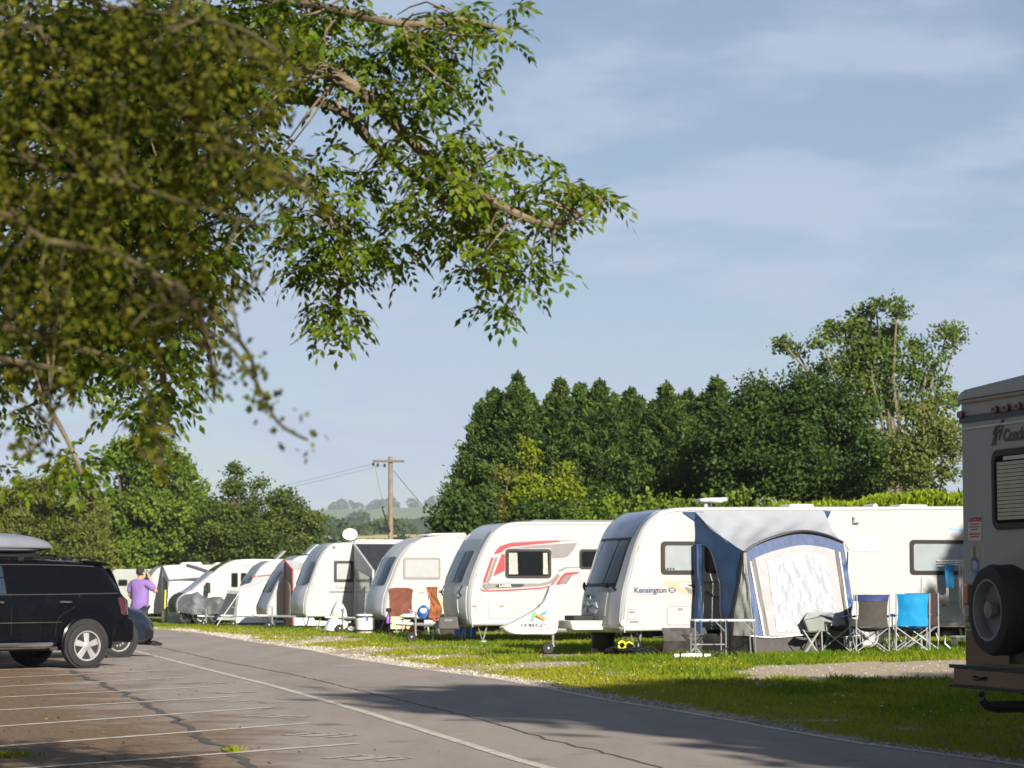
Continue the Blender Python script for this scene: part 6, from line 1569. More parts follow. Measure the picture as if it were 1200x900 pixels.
# cover over the coupling of the big caravan, printed with the maker's name
def hitch_cover():
    c, s = math.cos(YAW), math.sin(YAW)
    o = KO + Vector((c * -1.05 - s * 1.13, s * -1.05 + c * 1.13, 0)); o.z = KO.z
    t = thing('hitch_cover', 'white cloth coupling cover printed with KIMBERLEY and a coloured K', 'hitch cover', o, YAW)
    P = [(-.86, .48), (-.70, .36), (-.20, .345), (.12, .36), (.17, .60), (.16, .90), (.10, 1.18), (.04, 1.20), (-.06, .98), (-.22, .80), (-.55, .62)]
    P = catmull(P + [P[0]], 3)[:-1]
    cx, cz = -.15, .6
    V = []; F = []; n = len(P)
    st = [(-.20, .80), (-.19, .93), (-.14, 1), (0, 1.0), (.14, 1), (.19, .93), (.20, .80)]
    for (yy, k) in st:
        for (a, b) in P:
            V.append((cx + (a - cx) * k + .015 * noise.noise(Vector((a * 5, b * 5, yy * 6))), yy * (1.15 - .75 * S((b - .5) / .8)) * .8, cz + (b - cz) * k + .012 * noise.noise(Vector((a * 6, b * 6, 3)))))
    for j in range(len(st) - 1):
        for i in range(n): F.append((j * n + i, j * n + (i + 1) % n, (j + 1) * n + (i + 1) % n, (j + 1) * n + i))
    F.append(tuple(range(n))); F.append(tuple(range((len(st) - 1) * n, len(st) * n))[::-1])
    cov = MB().add(V, F).build('cover', mat('white coated cloth', (.70, .69, .66), .5, var=.06, scale=4, bump=.4, bscale=8), t, smooth=True)
    y0 = -.200
    text_mesh('KIMBERLEY', .098, NAVYST, t, on_side(-.55, .49, y0, 1.0))
    MB().box((-.26, y0, .455), (.48, .003, .012)).build('print_line', REDST, t)
    Y2 = lambda p, q, h: (p, y0 - h, q)
    MB().prism([(-.36, .60), (-.31, .60), (-.26, .76), (-.31, .76)], Y2, 0, .004).build('logo_stroke', mat('logo green', (.10, .45, .10), .5), t)
    MB().prism([(-.29, .70), (-.12, .60), (-.08, .63), (-.10, .66), (-.26, .735)], Y2, .001, .006).build('logo_stroke', mat('logo orange', (.75, .22, .06), .5), t)
    MB().prism([(-.20, .72), (-.16, .69), (-.06, .74), (-.06, .78), (-.12, .77)], Y2, .002, .006).build('logo_stroke', mat('logo blue', (.08, .26, .65), .5), t)
    MB().tube([(-.16, y0 + .03, .90), (-.02, y0 + .04, 1.12)], .009, 5).build('zip', GREYST, t)
hitch_cover()

def draped_cover(o, label, P, m, w=.16):
    t = thing('hitch_cover', label, 'hitch cover', o, YAW)
    cx = sum(p[0] for p in P) / len(P); cz = sum(p[1] for p in P) / len(P)
    P = catmull(P + [P[0]], 3)[:-1]; n = len(P); V = []; F = []
    st = [(-1, .72), (-.9, .92), (-.5, 1.0), (0, 1.03), (.5, 1.0), (.9, .92), (1, .72)]
    for (yy, k) in st:
        for (a, b) in P: V.append((cx + (a - cx) * k + .03 * noise.noise(Vector((a * 7, b * 4, yy * 3))), yy * w * (1.2 - .5 * S(b)) + .05 * noise.noise(Vector((a * 6, b * 5, yy))), cz + (b - cz) * k))
    for j in range(len(st) - 1):
        for i in range(n): F.append((j * n + i, j * n + (i + 1) % n, (j + 1) * n + (i + 1) % n, (j + 1) * n + i))
    F.append(tuple(range(n))); F.append(tuple(range((len(st) - 1) * n, len(st) * n))[::-1])
    MB().add(V, F).build('cover', m, t, smooth=True)
    MB().prism([(-.10, .42), (.02, .40), (.04, .52), (-.08, .55)], lambda p, q, h: (p, -w * 1.12 - h, q), 0, .01).build('faded_logo', mat('faded yellow print', (.50, .50, .22), .6), t)
x, y = pos(394, 64.6)
draped_cover((x, y, gz(x, y)), 'crumpled silver-white coupling cover standing on the grass by the white barrel', [(-.32, .04), (.05, .0), (.30, .14), (.30, .48), (.16, .78), (.06, .82), (-.05, .66), (-.16, .40)], mat('silvery white cloth', (.55, .56, .56), .4, .15, var=.12, scale=5, bump=.6, bscale=8))
x, y = pos(400, 64.8); w_ = wheel(None, (x + .28, y, gz(x, y) + .13), .13, .09, name='spare_jockey_wheel'); tag(w_, 'small black trolley wheel on the grass between cover and white barrel', 'wheel')

# ---- the clutter beside the plain white caravan
def clutter():
    B = 62.0
    def T(n, lab, cat, px, Y, rot=0.0):
        x, y = pos(px, Y); return thing(n, lab, cat, (x, y, gz(x, y)), R(rot))
    t = T('draped_chair', 'camping chair draped with a brown towel, beige panel under its seat', 'chair', 470, 61.8)
    def tw(u, v):
        z = .46 + .72 * v; w = .29 * (1 - .03 * math.sin(5 * v)) * (1.06 if v > .8 else 1.0)
        return ((2 * u - 1) * w, -.10 + .03 * math.sin(u * 9) * (1 - v) + .05 * v, z - .05 * (2 * u - 1) ** 4 * (1 if v > .9 else 0))
    MB().grid(tw, 16, 14, thick=(0, .05, 0)).build('towel', BROWNTOWEL, t, smooth=True)
    MB().box((0, -.08, .29), (.50, .03, .32)).build('seat_panel', BEIGEPL, t, bevel=.008)
    for s in (-1, 1): MB().tube([(s * .27, -.04, 0), (s * .27, .0, 1.15)], .016, 6).build('back_post', BLACKPL, t); MB().tube([(s * .27, .45, 0), (s * .27, .4, .62)], .016, 6).build('leg', BLACKPL, t)
    MB().box((-.30, -.06, .42), (.05, .4, .10)).build('armrest', BLACKPL, t, bevel=.015); MB().box((.0, .2, .44), (.5, .45, .03)).build('seat', BLACKFAB, t)
    t = T('draped_chair', 'upright post chair with a crumpled rust-orange towel hung over it', 'chair', 508, 60.8)
    def t2(u, v):
        z = .42 + .78 * v; w = .13 + .03 * math.sin(v * 7) ; return (.02 + (2 * u - 1) * w + .05 * math.sin(v * 5), -.08 + .06 * noise.noise(Vector((u * 5, v * 6, 2))), z)
    MB().grid(t2, 14, 16, thick=(0, .06, 0)).build('towel', RUSTTOWEL, t, smooth=True)
    for s in (-1, 1): MB().tube([(s * .13, .02, 0), (s * .11, .02, 1.15)], .014, 6).build('back_post', OFFWH, t); MB().tube([(s * .13, .42, 0), (s * .13, .38, .45)], .014, 6).build('leg', STEEL, t)
    MB().box((0, .22, .43), (.34, .42, .03)).build('seat', BLACKFAB, t)
    t = T('cool_box', 'beige camping fridge with a dark lid standing behind the rust towel', 'cool box', 521, 61.6)
    MB().box((0, 0, .78), (.36, .3, .52)).build('cabinet', BEIGEPL, t, bevel=.02); MB().box((0, 0, 1.08), (.38, .32, .07)).build('lid', MIDGREYST, t, bevel=.015); MB().box((0, 0, .38), (.36, .3, .26)).build('plinth', BLACKPL, t, bevel=.01); MB().box((.02, -.155, .78), (.10, .01, .03)).build('badge', GREYST, t)
    MB().box((0, 0, .12), (.5, .3, .24)).build('stand', CHASSIS, t)
    t = T('coiled_hose', 'bright blue coiled hose hung between the two towel chairs', 'hose', 497, 60.9)
    for k in range(5): MB().tube([(.15 * math.cos(q * .35) * (1 - k * .08), -.03 * k, .55 + .15 * math.sin(q * .35) * (1 - k * .08) + .02 * k) for q in range(19)], .024, 6).build('coil', BLUEPL, t, smooth=True)
    MB().tube([(.02, 0, 0), (.02, 0, .5)], .014, 6).build('post', BLACKPL, t)
    t = T('camp_table', 'little dark camping table with white bag and dark clutter on top', 'table', 485, 60.5)
    MB().box((0, 0, .40), (.62, .36, .025)).build('table_top', BLACKPL, t, bevel=.005)
    for (a, b) in ((-.28, -.15), (.28, -.15), (-.28, .15), (.28, .15)): MB().tube([(a, b, 0), (a, b, .4)], .012, 5).build('leg', STEEL, t)
    x, y = pos(483, 60.4); z = gz(x, y)
    bag = MB().grid(lambda u, v: (.22 * math.cos(2 * math.pi * u) * (math.sin(math.pi * v) ** .6), .10 * math.sin(2 * math.pi * u) * math.sin(math.pi * v) ** .6, .415 + .12 * v + .02 * noise.noise(Vector((u * 6, v * 5, 1)))), 16, 8).build('plastic_bag', WHITEFAB, smooth=True, loc=(x - .08, y - .1, z)); tag(bag, 'white carrier bag lying on the little camping table', 'bag')
    for k, (px, lab) in enumerate(((482, 'purple bottle on the little table, right of the brown towel'), (455.5, 'purple bottle hanging low at the left of the brown towel'))):
        xx, yy = pos(px, 60.5); b = MB().lathe([(0, 0), (.045, 0), (.045, .14), (.03, .18), (.018, .20), (.018, .23), (0, .23)], (0, 0, 0), 'Z', 12).build('bottle', PURPLEPL, smooth=True, loc=(xx, yy - .12, gz(xx, yy) + (.413 if k == 0 else .30))); tag(b, lab, 'bottle')
    t = T('bottle_stand', 'thin black stand at the left of the brown towel chair', 'stand', 456, 60.8)
    MB().box((0, .1, .28), (.16, .16, .025)).tube([(0, .1, .0), (0, .1, .62)], .02, 6).build('pole', BLACKPL, t); MB().box((0, .1, .62), (.13, .1, .1)).build('head', BLACKPL, t, bevel=.02)
    MB().box((0, -.10, .285), (.12, .24, .02)).build('shelf', BLACKPL, t)
    t = T('toy_truck', 'orange plastic toy on the grass under the little table', 'toy', 487, 60.2)
    MB().prism([(-.16, .05), (.16, .05), (.16, .12), (.05, .12), (.02, .22), (-.14, .20)], lambda p, q, h: (p, h, q), -.08, .08).build('body', ORANGE, t, bevel=.015)
    for a in (-.1, .1): wheel(t, (a, -.08, .05), .05, .04)
    t = T('striped_bag', 'blue and white striped bag on the grass under the caravan with swoosh stripes', 'bag', 545.5, 57.0)
    def bgf(u, v):
        a = 2 * math.pi * u; return (.26 * math.copysign(abs(math.cos(a)) ** .5, math.cos(a)), .12 * math.sin(a), .02 + .26 * v + .015 * noise.noise(Vector((u * 6, v * 4, 1))))
    MB().grid(bgf, 24, 6).build('cloth', BLUEPL, t, smooth=True)
    for k in range(3):
        xx = -.14 + .14 * k; MB().box((xx, -.118, .15), (.035, .012, .25)).build('stripe', WHITEFAB, t)
    t = T('gas_box', 'dark grey toolbox on the drawbar beside the rust towel', 'box', 525, 53.4)
    MB().prism([(-.22, .28), (.26, .28), (.22, .56), (-.19, .54)], lambda p, q, h: (p, h, q), -.2, .2).build('case', mat('dark grey box plastic', (.07, .065, .065), .5, var=.15), t, bevel=.03); MB().box((.02, -.205, .48), (.18, .012, .05)).build('badge', GREYST, t)
    MB().box((.02, 0, .33), (.5, .3, .06)).build('foot', BLACKPL, t)
    t = T('drawbar_tray', 'pale grey tray with red handle on the drawbar left of the toolbox', 'tray', 508, 53.9)
    MB().box((-.0, 0, .40), (.40, .35, .16)).build('tray', PALEGREY, t, bevel=.02); MB().tube([(.0, -.19, .50), (.14, -.20, .44)], .025, 6).build('red_handle', REDFAB, t)
    MB().tube([(.0, .0, .0), (.0, .0, .4)], .02, 6).build('prop', STEEL, t)
clutter()

# laundry airer at the far window
def airer():
    t = thing('clothes_airer', 'small window airer hooked on the right end of the big caravan', 'airer', KO, YAW)
    for k in range(3): MB().tube([(6.05, -.05, 1.58 + .05 * k), (6.55, -.28 - .1 * k, 1.62 + .03 * k)], .010, 5).build('arm', OFFWH, t)
    MB().tube([(6.35, -.2, 1.66), (6.75, -.5, 1.58)], .010, 5).build('arm', OFFWH, t)
    c, s = math.cos(YAW), math.sin(YAW)
    def hang(n, lab, l, d, z, fn, m):
        p = KO + Vector((c * l + s * d, s * l - c * d, z)); o = MB().grid(fn, 10, 12, thick=(0, .02, 0)).build(n, m, smooth=True, loc=p); o.rotation_euler = (0, 0, YAW); tag(o, lab, 'laundry'); return o
    hang('swimming_trunks', 'blue trunks hanging on the airer left of the striped towel', 6.20, .28, 1.60, lambda u, v: ((u - .5) * .20 * (1 - .2 * v), .02 * math.sin(u * 8), -.42 * v), mat('bright blue cotton', (.02, .22, .50), .8, var=.2, scale=10))
    tw = hang('striped_towel', 'pale striped towel hanging on the airer beside the blue trunks', 6.48, .34, 1.62, lambda u, v: ((u - .5) * .26, .03 * math.sin(u * 9), -.80 * v), mat('off white towel', (.55, .50, .48), .95, var=.1, bump=.4))
    for k in range(4): MB().box((-.10 + k * .065, -.030 + .005 * (k % 2), -.42), (.016, .012, .74)).build('stripe', mat('plum stripe', (.30, .16, .18), .9), tw)
airer()
def water_tap(x, y):
    t = thing('tap_stand', 'thin silver tap stand in the grass right of the bright blue chair', 'tap', (x, y, gz(x, y)), R(-20))
    MB().tube([(-.06, 0, .0), (-.03, 0, .20), (.06, 0, .26), (.05, 0, .12), (.16, 0, .02)], .012, 5).tube([(-.05, .02, .14), (-.1, .0, .30)], .010, 5).build('pipe', GALV, t, smooth=True)
x, y = pos(1101, 41.6); water_tap(x, y)
def step_box(x, y):
    t = thing('caravan_step', 'white plastic step on the grass near the right edge of the big caravan', 'step', (x, y, gz(x, y)), R(12))
    MB().box((0, 0, .17), (.42, .3, .05)).build('tread', OFFWH, t, bevel=.02)
    for s in (-1, 1): MB().box((s * .17, 0, .08), (.04, .26, .15)).build('side', OFFWH, t, bevel=.01)
x, y = pos(1126, 43.6); step_box(x, y)
def parasol_pole(x, y):
    o = MB().tube([(0, 0, 0), (.02, 0, 1.25)], .016, 6).build('windbreak_pole', STEEL, loc=(x, y, gz(x, y))); tag(o, 'bare grey pole stuck in the grass behind the bright blue chair', 'pole')
x, y = pos(1077, 42.2); parasol_pole(x, y)

# ------------------------------------------------------------------ electricity pole
def power_pole():
    Y = 112.0; x = (458 - 600) / 2833 * Y
    zb = gz(x, Y)
    t = thing('electricity_pole', 'weathered wooden electricity pole with one crossarm and stay wire', 'utility pole', (x, Y, zb))
    MB().tube([(.02, 0, -.2), (0, 0, 4), (-.02, 0, 7.55)], [.135, .12, .10], 12).build('pole', TIMBER, t, smooth=True)
    MB().box((-.10, -.14, 7.32), (1.45, .10, .11)).build('crossarm', mat('grey timber arm', (.12, .10, .09), .8), t, bevel=.01)
    ins = mat('brown insulator', (.06, .035, .03), .3, coat=.6)
    for (dx, dz) in ((-.80, -.10), (-.60, -.14), (-.28, -.16)):
        MB().lathe([(0, -.10), (.05, -.10), (.07, -.04), (.04, -.02), (.07, .02), (.04, .05), (0, .06)], (dx, -.2, 7.30 + dz), 'Z', 10).build('insulator', ins, t, smooth=True)
    MB().tube([(-.02, -.15, 4.05), (-.14, -.2, 4.35), (-.36, -.2, 5.1), (-.40, -.2, 5.15), (-.30, -.2, 5.2)], .035, 6).build('cable_bracket', BLACKPL, t, smooth=True)
    MB().tube([(-.30, -.2, 5.2), (-.55, -.2, 6.2), (-.72, -.2, 7.1)], .012, 4).build('drop_wire', GREYST, t)
    wire = mat('line wire', (.10, .11, .12), .6)
    for k, (dx, dz) in enumerate(((-.80, -.10), (-.28, -.16))):
        a = Vector((dx, -.2, 7.30 + dz)); b = Vector((-44 + k * .5, 95 + k, 9.0 + .2 * k)); pts = []
        for i in range(25):
            q = i / 24; p = a * (1 - q) + b * q; p.z -= 4.2 * math.sin(math.pi * q) * .5; pts.append(p)
        MB().tube(pts, .006, 4).build('line_wire', wire, t)
    e = Vector((4.9, 1.5, 1.2)); a = Vector((.1, -.1, 6.9))
    MB().tube([a, a * .5 + e * .5, e], .018, 4).build('stay_wire', wire, t)
    p = a * .43 + e * .57
    MB().tube([p, p + (e - a).normalized() * .30], .06, 6).build('stay_insulator', ins, t)
power_pole()
# ------------------------------------------------------------------ trees
def unit(a): return a / np.maximum(1e-9, np.linalg.norm(a, axis=-1, keepdims=True))
def leaf_quads(P, size, elong=1.5, D=None, spread=1.0, up=0.0):
    """diamond leaves at P; D: preferred long-axis direction."""
    n = len(P)
    d = rng.normal(0, spread, (n, 3)) + (D if D is not None else 0)
    d[:, 2] += up
    d = unit(d); w = unit(np.cross(d, rng.normal(0, 1, (n, 3))))
    s = (size * rng.uniform(.65, 1.35, n))[:, None]
    a = P - d * s * elong * .5; b = P + d * s * elong * .5
    return np.stack([a, P - w * s * .5 + d * s * .1, b, P + w * s * .5 + d * s * .1], 1)
def clumps(blobs, per_m3, spread, fill=.35):
    """blobs: (centre, radii). returns clump centres scattered towards each blob's surface, and outward directions."""
    Cs = []; Ds = []
    for c, r in blobs:
        c = np.array(c); r = np.array(r if hasattr(r, '__len__') else (r, r, r))
        n = max(4, int(per_m3 * 4.2 * r[0] * r[1] * r[2]))
        q = unit(rng.normal(0, 1, (n, 3))); k = rng.uniform(fill, 1.0, n) ** .5
        Cs.append(c + q * r * k[:, None]); Ds.append(q)
    return np.concatenate(Cs), np.concatenate(Ds)
def crown_mesh(name, parent, C0, D0, per, rad, size, m, elong=1.4, droop=0.0, spread=.8, outw=.7):
    C1 = np.repeat(C0, per, 0); D1 = np.repeat(D0, per, 0); n = len(C1)
    P = C1 + rng.normal(0, 1, (n, 3)) * np.array([rad, rad, rad * .7])
    D = D1 * outw; D[:, 2] -= droop
    t = np.repeat(rng.uniform(0, 1, len(C0)), per) * .5 + rng.uniform(0, .5, n)
    o = quick_mesh(name, leaf_quads(P, size, elong, D, spread), 4, m, t, parent, 'stuff')
    return o
def limb(mb, a, b, r0, r1, wob=.12, n=5, sides=6):
    a, b = Vector(a), Vector(b); L = (b - a).length; pts = []
    for i in range(n + 1):
        k = i / n; p = a.lerp(b, k)
        if 0 < i < n: p += Vector((random.gauss(0, wob), random.gauss(0, wob), random.gauss(0, wob * .6) + .06 * L * math.sin(math.pi * k))) * (L * .12)
        pts.append(p)
    mb.tube(pts, [r0 + (r1 - r0) * i / n for i in range(n + 1)], sides)
    return pts
def tree(name, label, cat, x, y, blobs, m, trunk_r=.2, per_m3=3, per=26, rad=.32, size=.16, elong=1.4, droop=.1, bark=None, fork=None, z0=None, fill=.35, group=None, outw=.7, twigs=0, kname='crown'):
    t = thing(name, label, cat, (x, y, gz(x, y)), 0, group)
    mb = MB()
    fork = fork or 1.6
    top = max(b[0][2] for b in blobs)
    mb.tube([(0, 0, -.2), (.03, 0, fork * .5), (0, .02, fork)], [trunk_r * 1.25, trunk_r, trunk_r * .85], 9)
    for c, r in blobs:
        limb(mb, (0, 0, fork * random.uniform(.6, 1)), c, trunk_r * .55, .03)
        for _ in range(twigs):
            q = Vector(c) + Vector((random.gauss(0, 1), random.gauss(0, 1), random.gauss(.3, 1))).normalized() * (r if not hasattr(r, '__len__') else max(r)) * random.uniform(.8, 1.15)
            limb(mb, c, q, .03, .008, n=3, sides=4)
    mb.build('trunk', bark or BARK, t, smooth=True)
    C0, D0 = clumps(blobs, per_m3, 0, fill)
    crown_mesh(kname, t, C0, D0, per, rad, size, m, elong, droop, outw=outw)
    return t

LEY = leaf_mat('cypress sprays', (0.010, 0.032, 0.008), (0.095, 0.150, 0.028), .15, .7)
def conifer(label, x, y, h, rb, n=2600, lean=0.0, group=None):
    t = thing('conifer', label, 'conifer', (x, y, gz(x, y)), 0, group)
    MB().tube([(0, 0, -.2), (0, 0, h * .5), (lean, 0, h * .96)], [.22, .13, .02], 8).build('trunk', BARK, t, smooth=True)
    # branch plumes: each a swept-up spray of many small fronds
    nb = n // 8; blunt = random.uniform(1.5, 3.0)
    k = rng.uniform(0, 1, nb) ** .85; z = .05 * h + k * h * .93
    taper = np.clip((1 - k) * blunt + .02, .05, 1.0)
    prof = rb * taper * rng.uniform(.55, 1.15, nb)
    a = rng.uniform(0, 2 * np.pi, nb)
    out_ = np.stack([np.cos(a), np.sin(a), np.zeros(nb)], 1)
    Cn = out_ * prof[:, None]; Cn[:, 2] = z; Cn[:, 0] += lean * k
    per = 95
    C1 = np.repeat(Cn, per, 0); O1 = np.repeat(out_, per, 0); N = len(C1)
    sc_ = np.repeat(.3 + .7 * taper, per)[:, None]; s = rng.uniform(-1.0, .5, N)[:, None] * .55 * sc_
    P = C1 + O1 * s + np.stack([np.zeros(N), np.zeros(N), s[:, 0] * .45], 1) + rng.normal(0, 1, (N, 3)) * np.array([.12, .12, .12]) * sc_
    D = O1 * .75 + np.array([0, 0, .55])
    tint = np.clip(np.repeat(rng.uniform(0, 1, nb), per) * .75 + rng.uniform(0, .25, N), 0, 1)
    Q = leaf_quads(P, .055, 3.0, D, .5)
    # the pointed leader
    M_ = 160; q = rng.uniform(0, 1, M_); LP = np.stack([lean + rng.normal(0, 1, M_) * .13 * (1 - q), rng.normal(0, 1, M_) * .13 * (1 - q), h * .91 + q * h * .085], 1)
    Q2 = leaf_quads(LP, .07, 2.6, np.array([0, 0, 1.2]), .5)
    quick_mesh('crown', np.concatenate([Q, Q2]), 4, LEY, np.concatenate([tint, rng.uniform(0, 1, M_)]), t, 'stuff')
    return t
G = 'dark conifers in the tall screen behind the caravans'
def tx(px, Y): return (px - 600) / 2833.0 * Y
def th(py, Y): return (684 - py) / 2833.0 * Y + 1.35
for i, (px, py, Y, rb, lab) in enumerate(((560, 466, 76, 1.0, 'lowest conifer at the left end of the dark screen'), (580, 452, 76, 1.15, 'second conifer from the left end of the dark screen'), (604, 434, 75, 1.2, 'tallest pointed conifer near the left end of the dark screen'),
        (632, 472, 77, 1.1, 'shorter conifer right of the tallest left one in the screen'), (658, 442, 75, 1.25, 'conifer directly above the tip of the tallest yellow-green shrub'), (680, 447, 77, 1.15, 'conifer just right of the yellow-green shrubs in the screen'), (704, 445, 75, 1.25, 'conifer above the roof end of the swoosh-striped caravan'),
        (738, 455, 75.5, 1.25, 'broad blunt conifer behind the roof front of the big caravan'), (766, 470, 77, 1.2, 'lower conifer in the middle of the dark screen'), (783, 449, 75, 1.15, 'thin pointed conifer behind the aerial of the big caravan'), (812, 458, 76, 1.25, 'lower conifer just left of the round dark broadleaf tree'), (840, 443, 75.5, 1.2, 'rightmost pointed conifer beside the round broadleaf tree'))):
    conifer(lab, tx(px, Y), Y, th(py, Y), rb * 1.08, 3000, random.uniform(-.12, .12), G)

for i, (px, py, lab) in enumerate(((571, 470, 'lower conifer between the two leftmost ones of the screen'), (592, 456, 'conifer tucked behind and left of the tallest pointed one'), (618, 455, 'conifer tucked behind and right of the tallest pointed one'), (645, 457, 'conifer filling the gap left of the yellow-green shrub tip'), (693, 460, 'conifer filling the gap above the swoosh caravan roof'), (721, 458, 'conifer filling the gap left of the broad blunt one'),
        (751, 464, 'conifer filling the gap right of the broad blunt one'), (797, 463, 'conifer filling the gap right of the thin pointed one'), (826, 462, 'conifer filling the gap left of the rightmost pointed one'))):
    conifer(lab, tx(px, 77.2), 77.2 + .3 * (i % 2), th(py, 77.2), 1.2, 1800, random.uniform(-.1, .1), G)
DARKLEAF = leaf_mat('dark broad leaves', (0.014, 0.036, 0.008), (0.066, 0.108, 0.020), .2, .5)
MIDLEAF = leaf_mat('mid green leaves', (0.040, 0.085, 0.010), (0.18, 0.245, 0.028), .3, .5)
OLIVE = leaf_mat('olive leaves', (0.065, 0.085, 0.015), (0.18, 0.19, 0.035), .3, .5)
LIME = leaf_mat('yellow green leaves', (0.11, 0.155, 0.008), (0.235, 0.275, 0.018), .35, .5)
def B(px, py, Y, rx, rz, x0, ry=None, dy=0.0):
    """blob at a pixel's direction: radii given in metres, relative to a trunk at x0."""
    return ((tx(px, Y) - x0, dy, th(py, Y)), (rx, ry or rx, rz))
Y = 71.0; x0 = tx(920, Y)
tree('broadleaf_tree', 'broad dark round-topped tree right of the conifers', 'tree', x0, Y, [B(935, 490, Y, 1.25, 1.1, x0), B(900, 510, Y, 1.3, 1.2, x0), B(975, 512, Y, 1.3, 1.2, x0), B(860, 535, Y, 1.1, 1.1, x0, dy=-.4), B(1005, 550, Y, 1.1, 1.1, x0), B(930, 550, Y, 1.6, 1.2, x0, dy=-.8), B(880, 470, Y, .6, .6, x0, dy=.3), B(960, 470, Y, .7, .6, x0), B(845, 565, Y, .9, .9, x0), B(980, 580, Y, 1.2, .9, x0, dy=-.5)],
     DARKLEAF, .25, 5.5, 170, .22, .088, 1.3, .35, fill=.5)
Y = 73; x0 = tx(876, Y)
tree('broadleaf_tree', 'slim darker tree top between the conifers and the round tree', 'tree', x0, Y, [B(880, 465, Y, .55, .6, x0), B(872, 500, Y, .8, .9, x0), B(880, 545, Y, .9, 1.0, x0)], DARKLEAF, .15, 9, 70, .24, .088, fill=.4)
ASHLEAF = leaf_mat('ash leaves far', (0.045, 0.085, 0.014), (0.135, 0.185, 0.034), .3, .5)
Y = 84; x0 = tx(1050, Y)
tall = [(1020, 370, .65, .55), (1050, 362, .55, .45), (985, 385, .6, .5), (1000, 410, .65, .5), (1035, 400, .75, .6), (960, 400, .4, .35), (935, 410, .42, .3), (918, 404, .25, .2), (1110, 395, .55, .4), (1130, 388, .42, .35), (1090, 420, .5, .4), (1060, 425, .6, .5), (1040, 440, .75, .5), (1080, 445, .65, .45), (1000, 440, .8, .5), (970, 430, .5, .4), (1105, 440, .45, .35), (1095, 475, .55, .4), (1060, 470, .7, .45), (1118, 470, .35, .3), (1030, 355, .4, .3), (1050, 392, .6, .5), (1018, 418, .7, .5), (1076, 404, .5, .4), (1008, 388, .5, .4), (985, 425, .6, .4), (1030, 470, .9, .6), (1110, 505, .5, .45), (1085, 520, .7, .6)]
ta = tree('ash_tree', 'tall open-crowned tree with bare limbs standing above the hedge', 'tree', x0, Y, [B(a, b, Y, c, d, x0, dy=random.uniform(-.8, .8)) for a, b, c, d in tall], ASHLEAF, .13, 15, 44, .18, .095, 1.7, .3, bark=mat('grey ash bark', (.15, .13, .09), .9, var=.4), fork=4.2, fill=.15, twigs=2)
Y = 66; x0 = tx(1072, Y)
t = tree('shrub', 'thin straw-coloured shrub with many bare stems by the tall motorhome', 'shrub', x0, Y, [B(1060, 530, Y, .7, .9, x0), B(1090, 510, Y, .6, 1.1, x0), B(1112, 540, Y, .5, .9, x0), B(1075, 565, Y, 1.0, .6, x0)], leaf_mat('straw leaves', (.055, .085, .018), (.155, .175, .04), .3), .05, 16, 42, .2, .085, bark=mat('straw stems', (.22, .18, .10), .9), fork=.6, twigs=6, fill=.1)
# clipped hedge above the big caravan: soft bright plumes
def hedge():
    t = thing('hedge', 'bright lime-green conifer hedge running behind the big caravan roof', 'hedge', (8.6, 58, gz(8.6, 58)), R(3))
    MB().box((1.2, .2, 1.3), (7.0, .9, 2.4)).build('stems', BARK, t)
    n = 80000; u = rng.uniform(-4.4, 6.2, n); top = 3.05 + .085 * u + .05 * np.sin(u * 2.1) + .04 * np.sin(u * 5.3 + 1) + .05 * rng.normal(0, 1, n)
    face = rng.uniform(0, 1, n) < .45
    z = np.where(face, 1.4 + (top - 1.4) * rng.uniform(0, 1, n), top - .12 * rng.uniform(0, 1, n) ** 2)
    yv = np.where(face, -.55 + .12 * rng.normal(0, 1, n), rng.uniform(-.6, .8, n))
    # ragged left end that drops
    z = z - np.where(u < -2.3, (-(u + 2.3)) * .9, 0)
    P = np.stack([u, yv, z], 1)
    D = np.stack([rng.normal(.1, .3, n), np.where(face, -.6, -.1), np.full(n, .8)], 1)
    Q = leaf_quads(P, .055, 3.2, D, .32)
    quick_mesh('foliage', Q, 4, leaf_mat('lime conifer hedge', (0.095, 0.16, 0.008), (0.29, 0.35, 0.018), .25, .6), rng.uniform(0, 1, n), t, 'stuff')
hedge()
# yellow-green shrubs and dark bushes in front of the conifers
Y = 69
for (px, top, w, lab, m) in ((622, 522, .72, 'tallest yellow-green spire shrub before the conifers', LIME), (658, 540, .62, 'shorter yellow-green spire shrub right of the tallest one', LIME), (594, 556, .85, 'olive-yellow loose shrub left of the yellow spires', OLIVE), (680, 575, .5, 'low yellow-green shrub at the right foot of the spires', LIME)):
    x0 = tx(px, Y); h = th(top, Y)
    tree('spire_shrub' if m is LIME else 'shrub', lab, 'shrub', x0, Y, [((0, 0, h - .40), (.13, .13, .6)), ((.02, 0, h - 1.05), (w * .34, w * .34, .75)), ((0, 0, h - 1.9), (w * .72, w * .7, .9)), ((.1, 0, 1.6), (w * 1.25, w, 1.2))], m, .06, 26, 85, .16, .075, 1.9, -.4, fork=.5, fill=.3, twigs=3)
for (px, top, w, lab) in ((543, 578, .9, 'dark green rounded bush at the left foot of the conifers'), (565, 590, .8, 'low dark bush between the rounded bush and olive shrub'), (640, 585, 1.1, 'low shrub between the feet of the two yellow-green spires'), (820, 588, 1.2, 'low dark shrub at the foot of the rightmost conifers'), (872, 586, 1.2, 'low dark shrub at the left end of the lime hedge'), (716, 590, 1.2, 'low dark shrub behind the roof of the swoosh caravan'), (770, 588, 1.3, 'low dark shrub behind the tinted roof front')):
    x0 = tx(px, Y - 1); h = th(top, Y - 1)
    tree('bush', lab, 'bush', x0, Y - 1, [((0, 0, h - .7), (w * .75, w * .7, .7)), ((-.3, 0, h * .45), (w, w * .8, h * .45)), ((.4, 0, h * .4), (w, w * .8, h * .4))], DARKLEAF if px < 700 else MIDLEAF, .07, 10, 44, .2, .10, fork=.5, fill=.45)
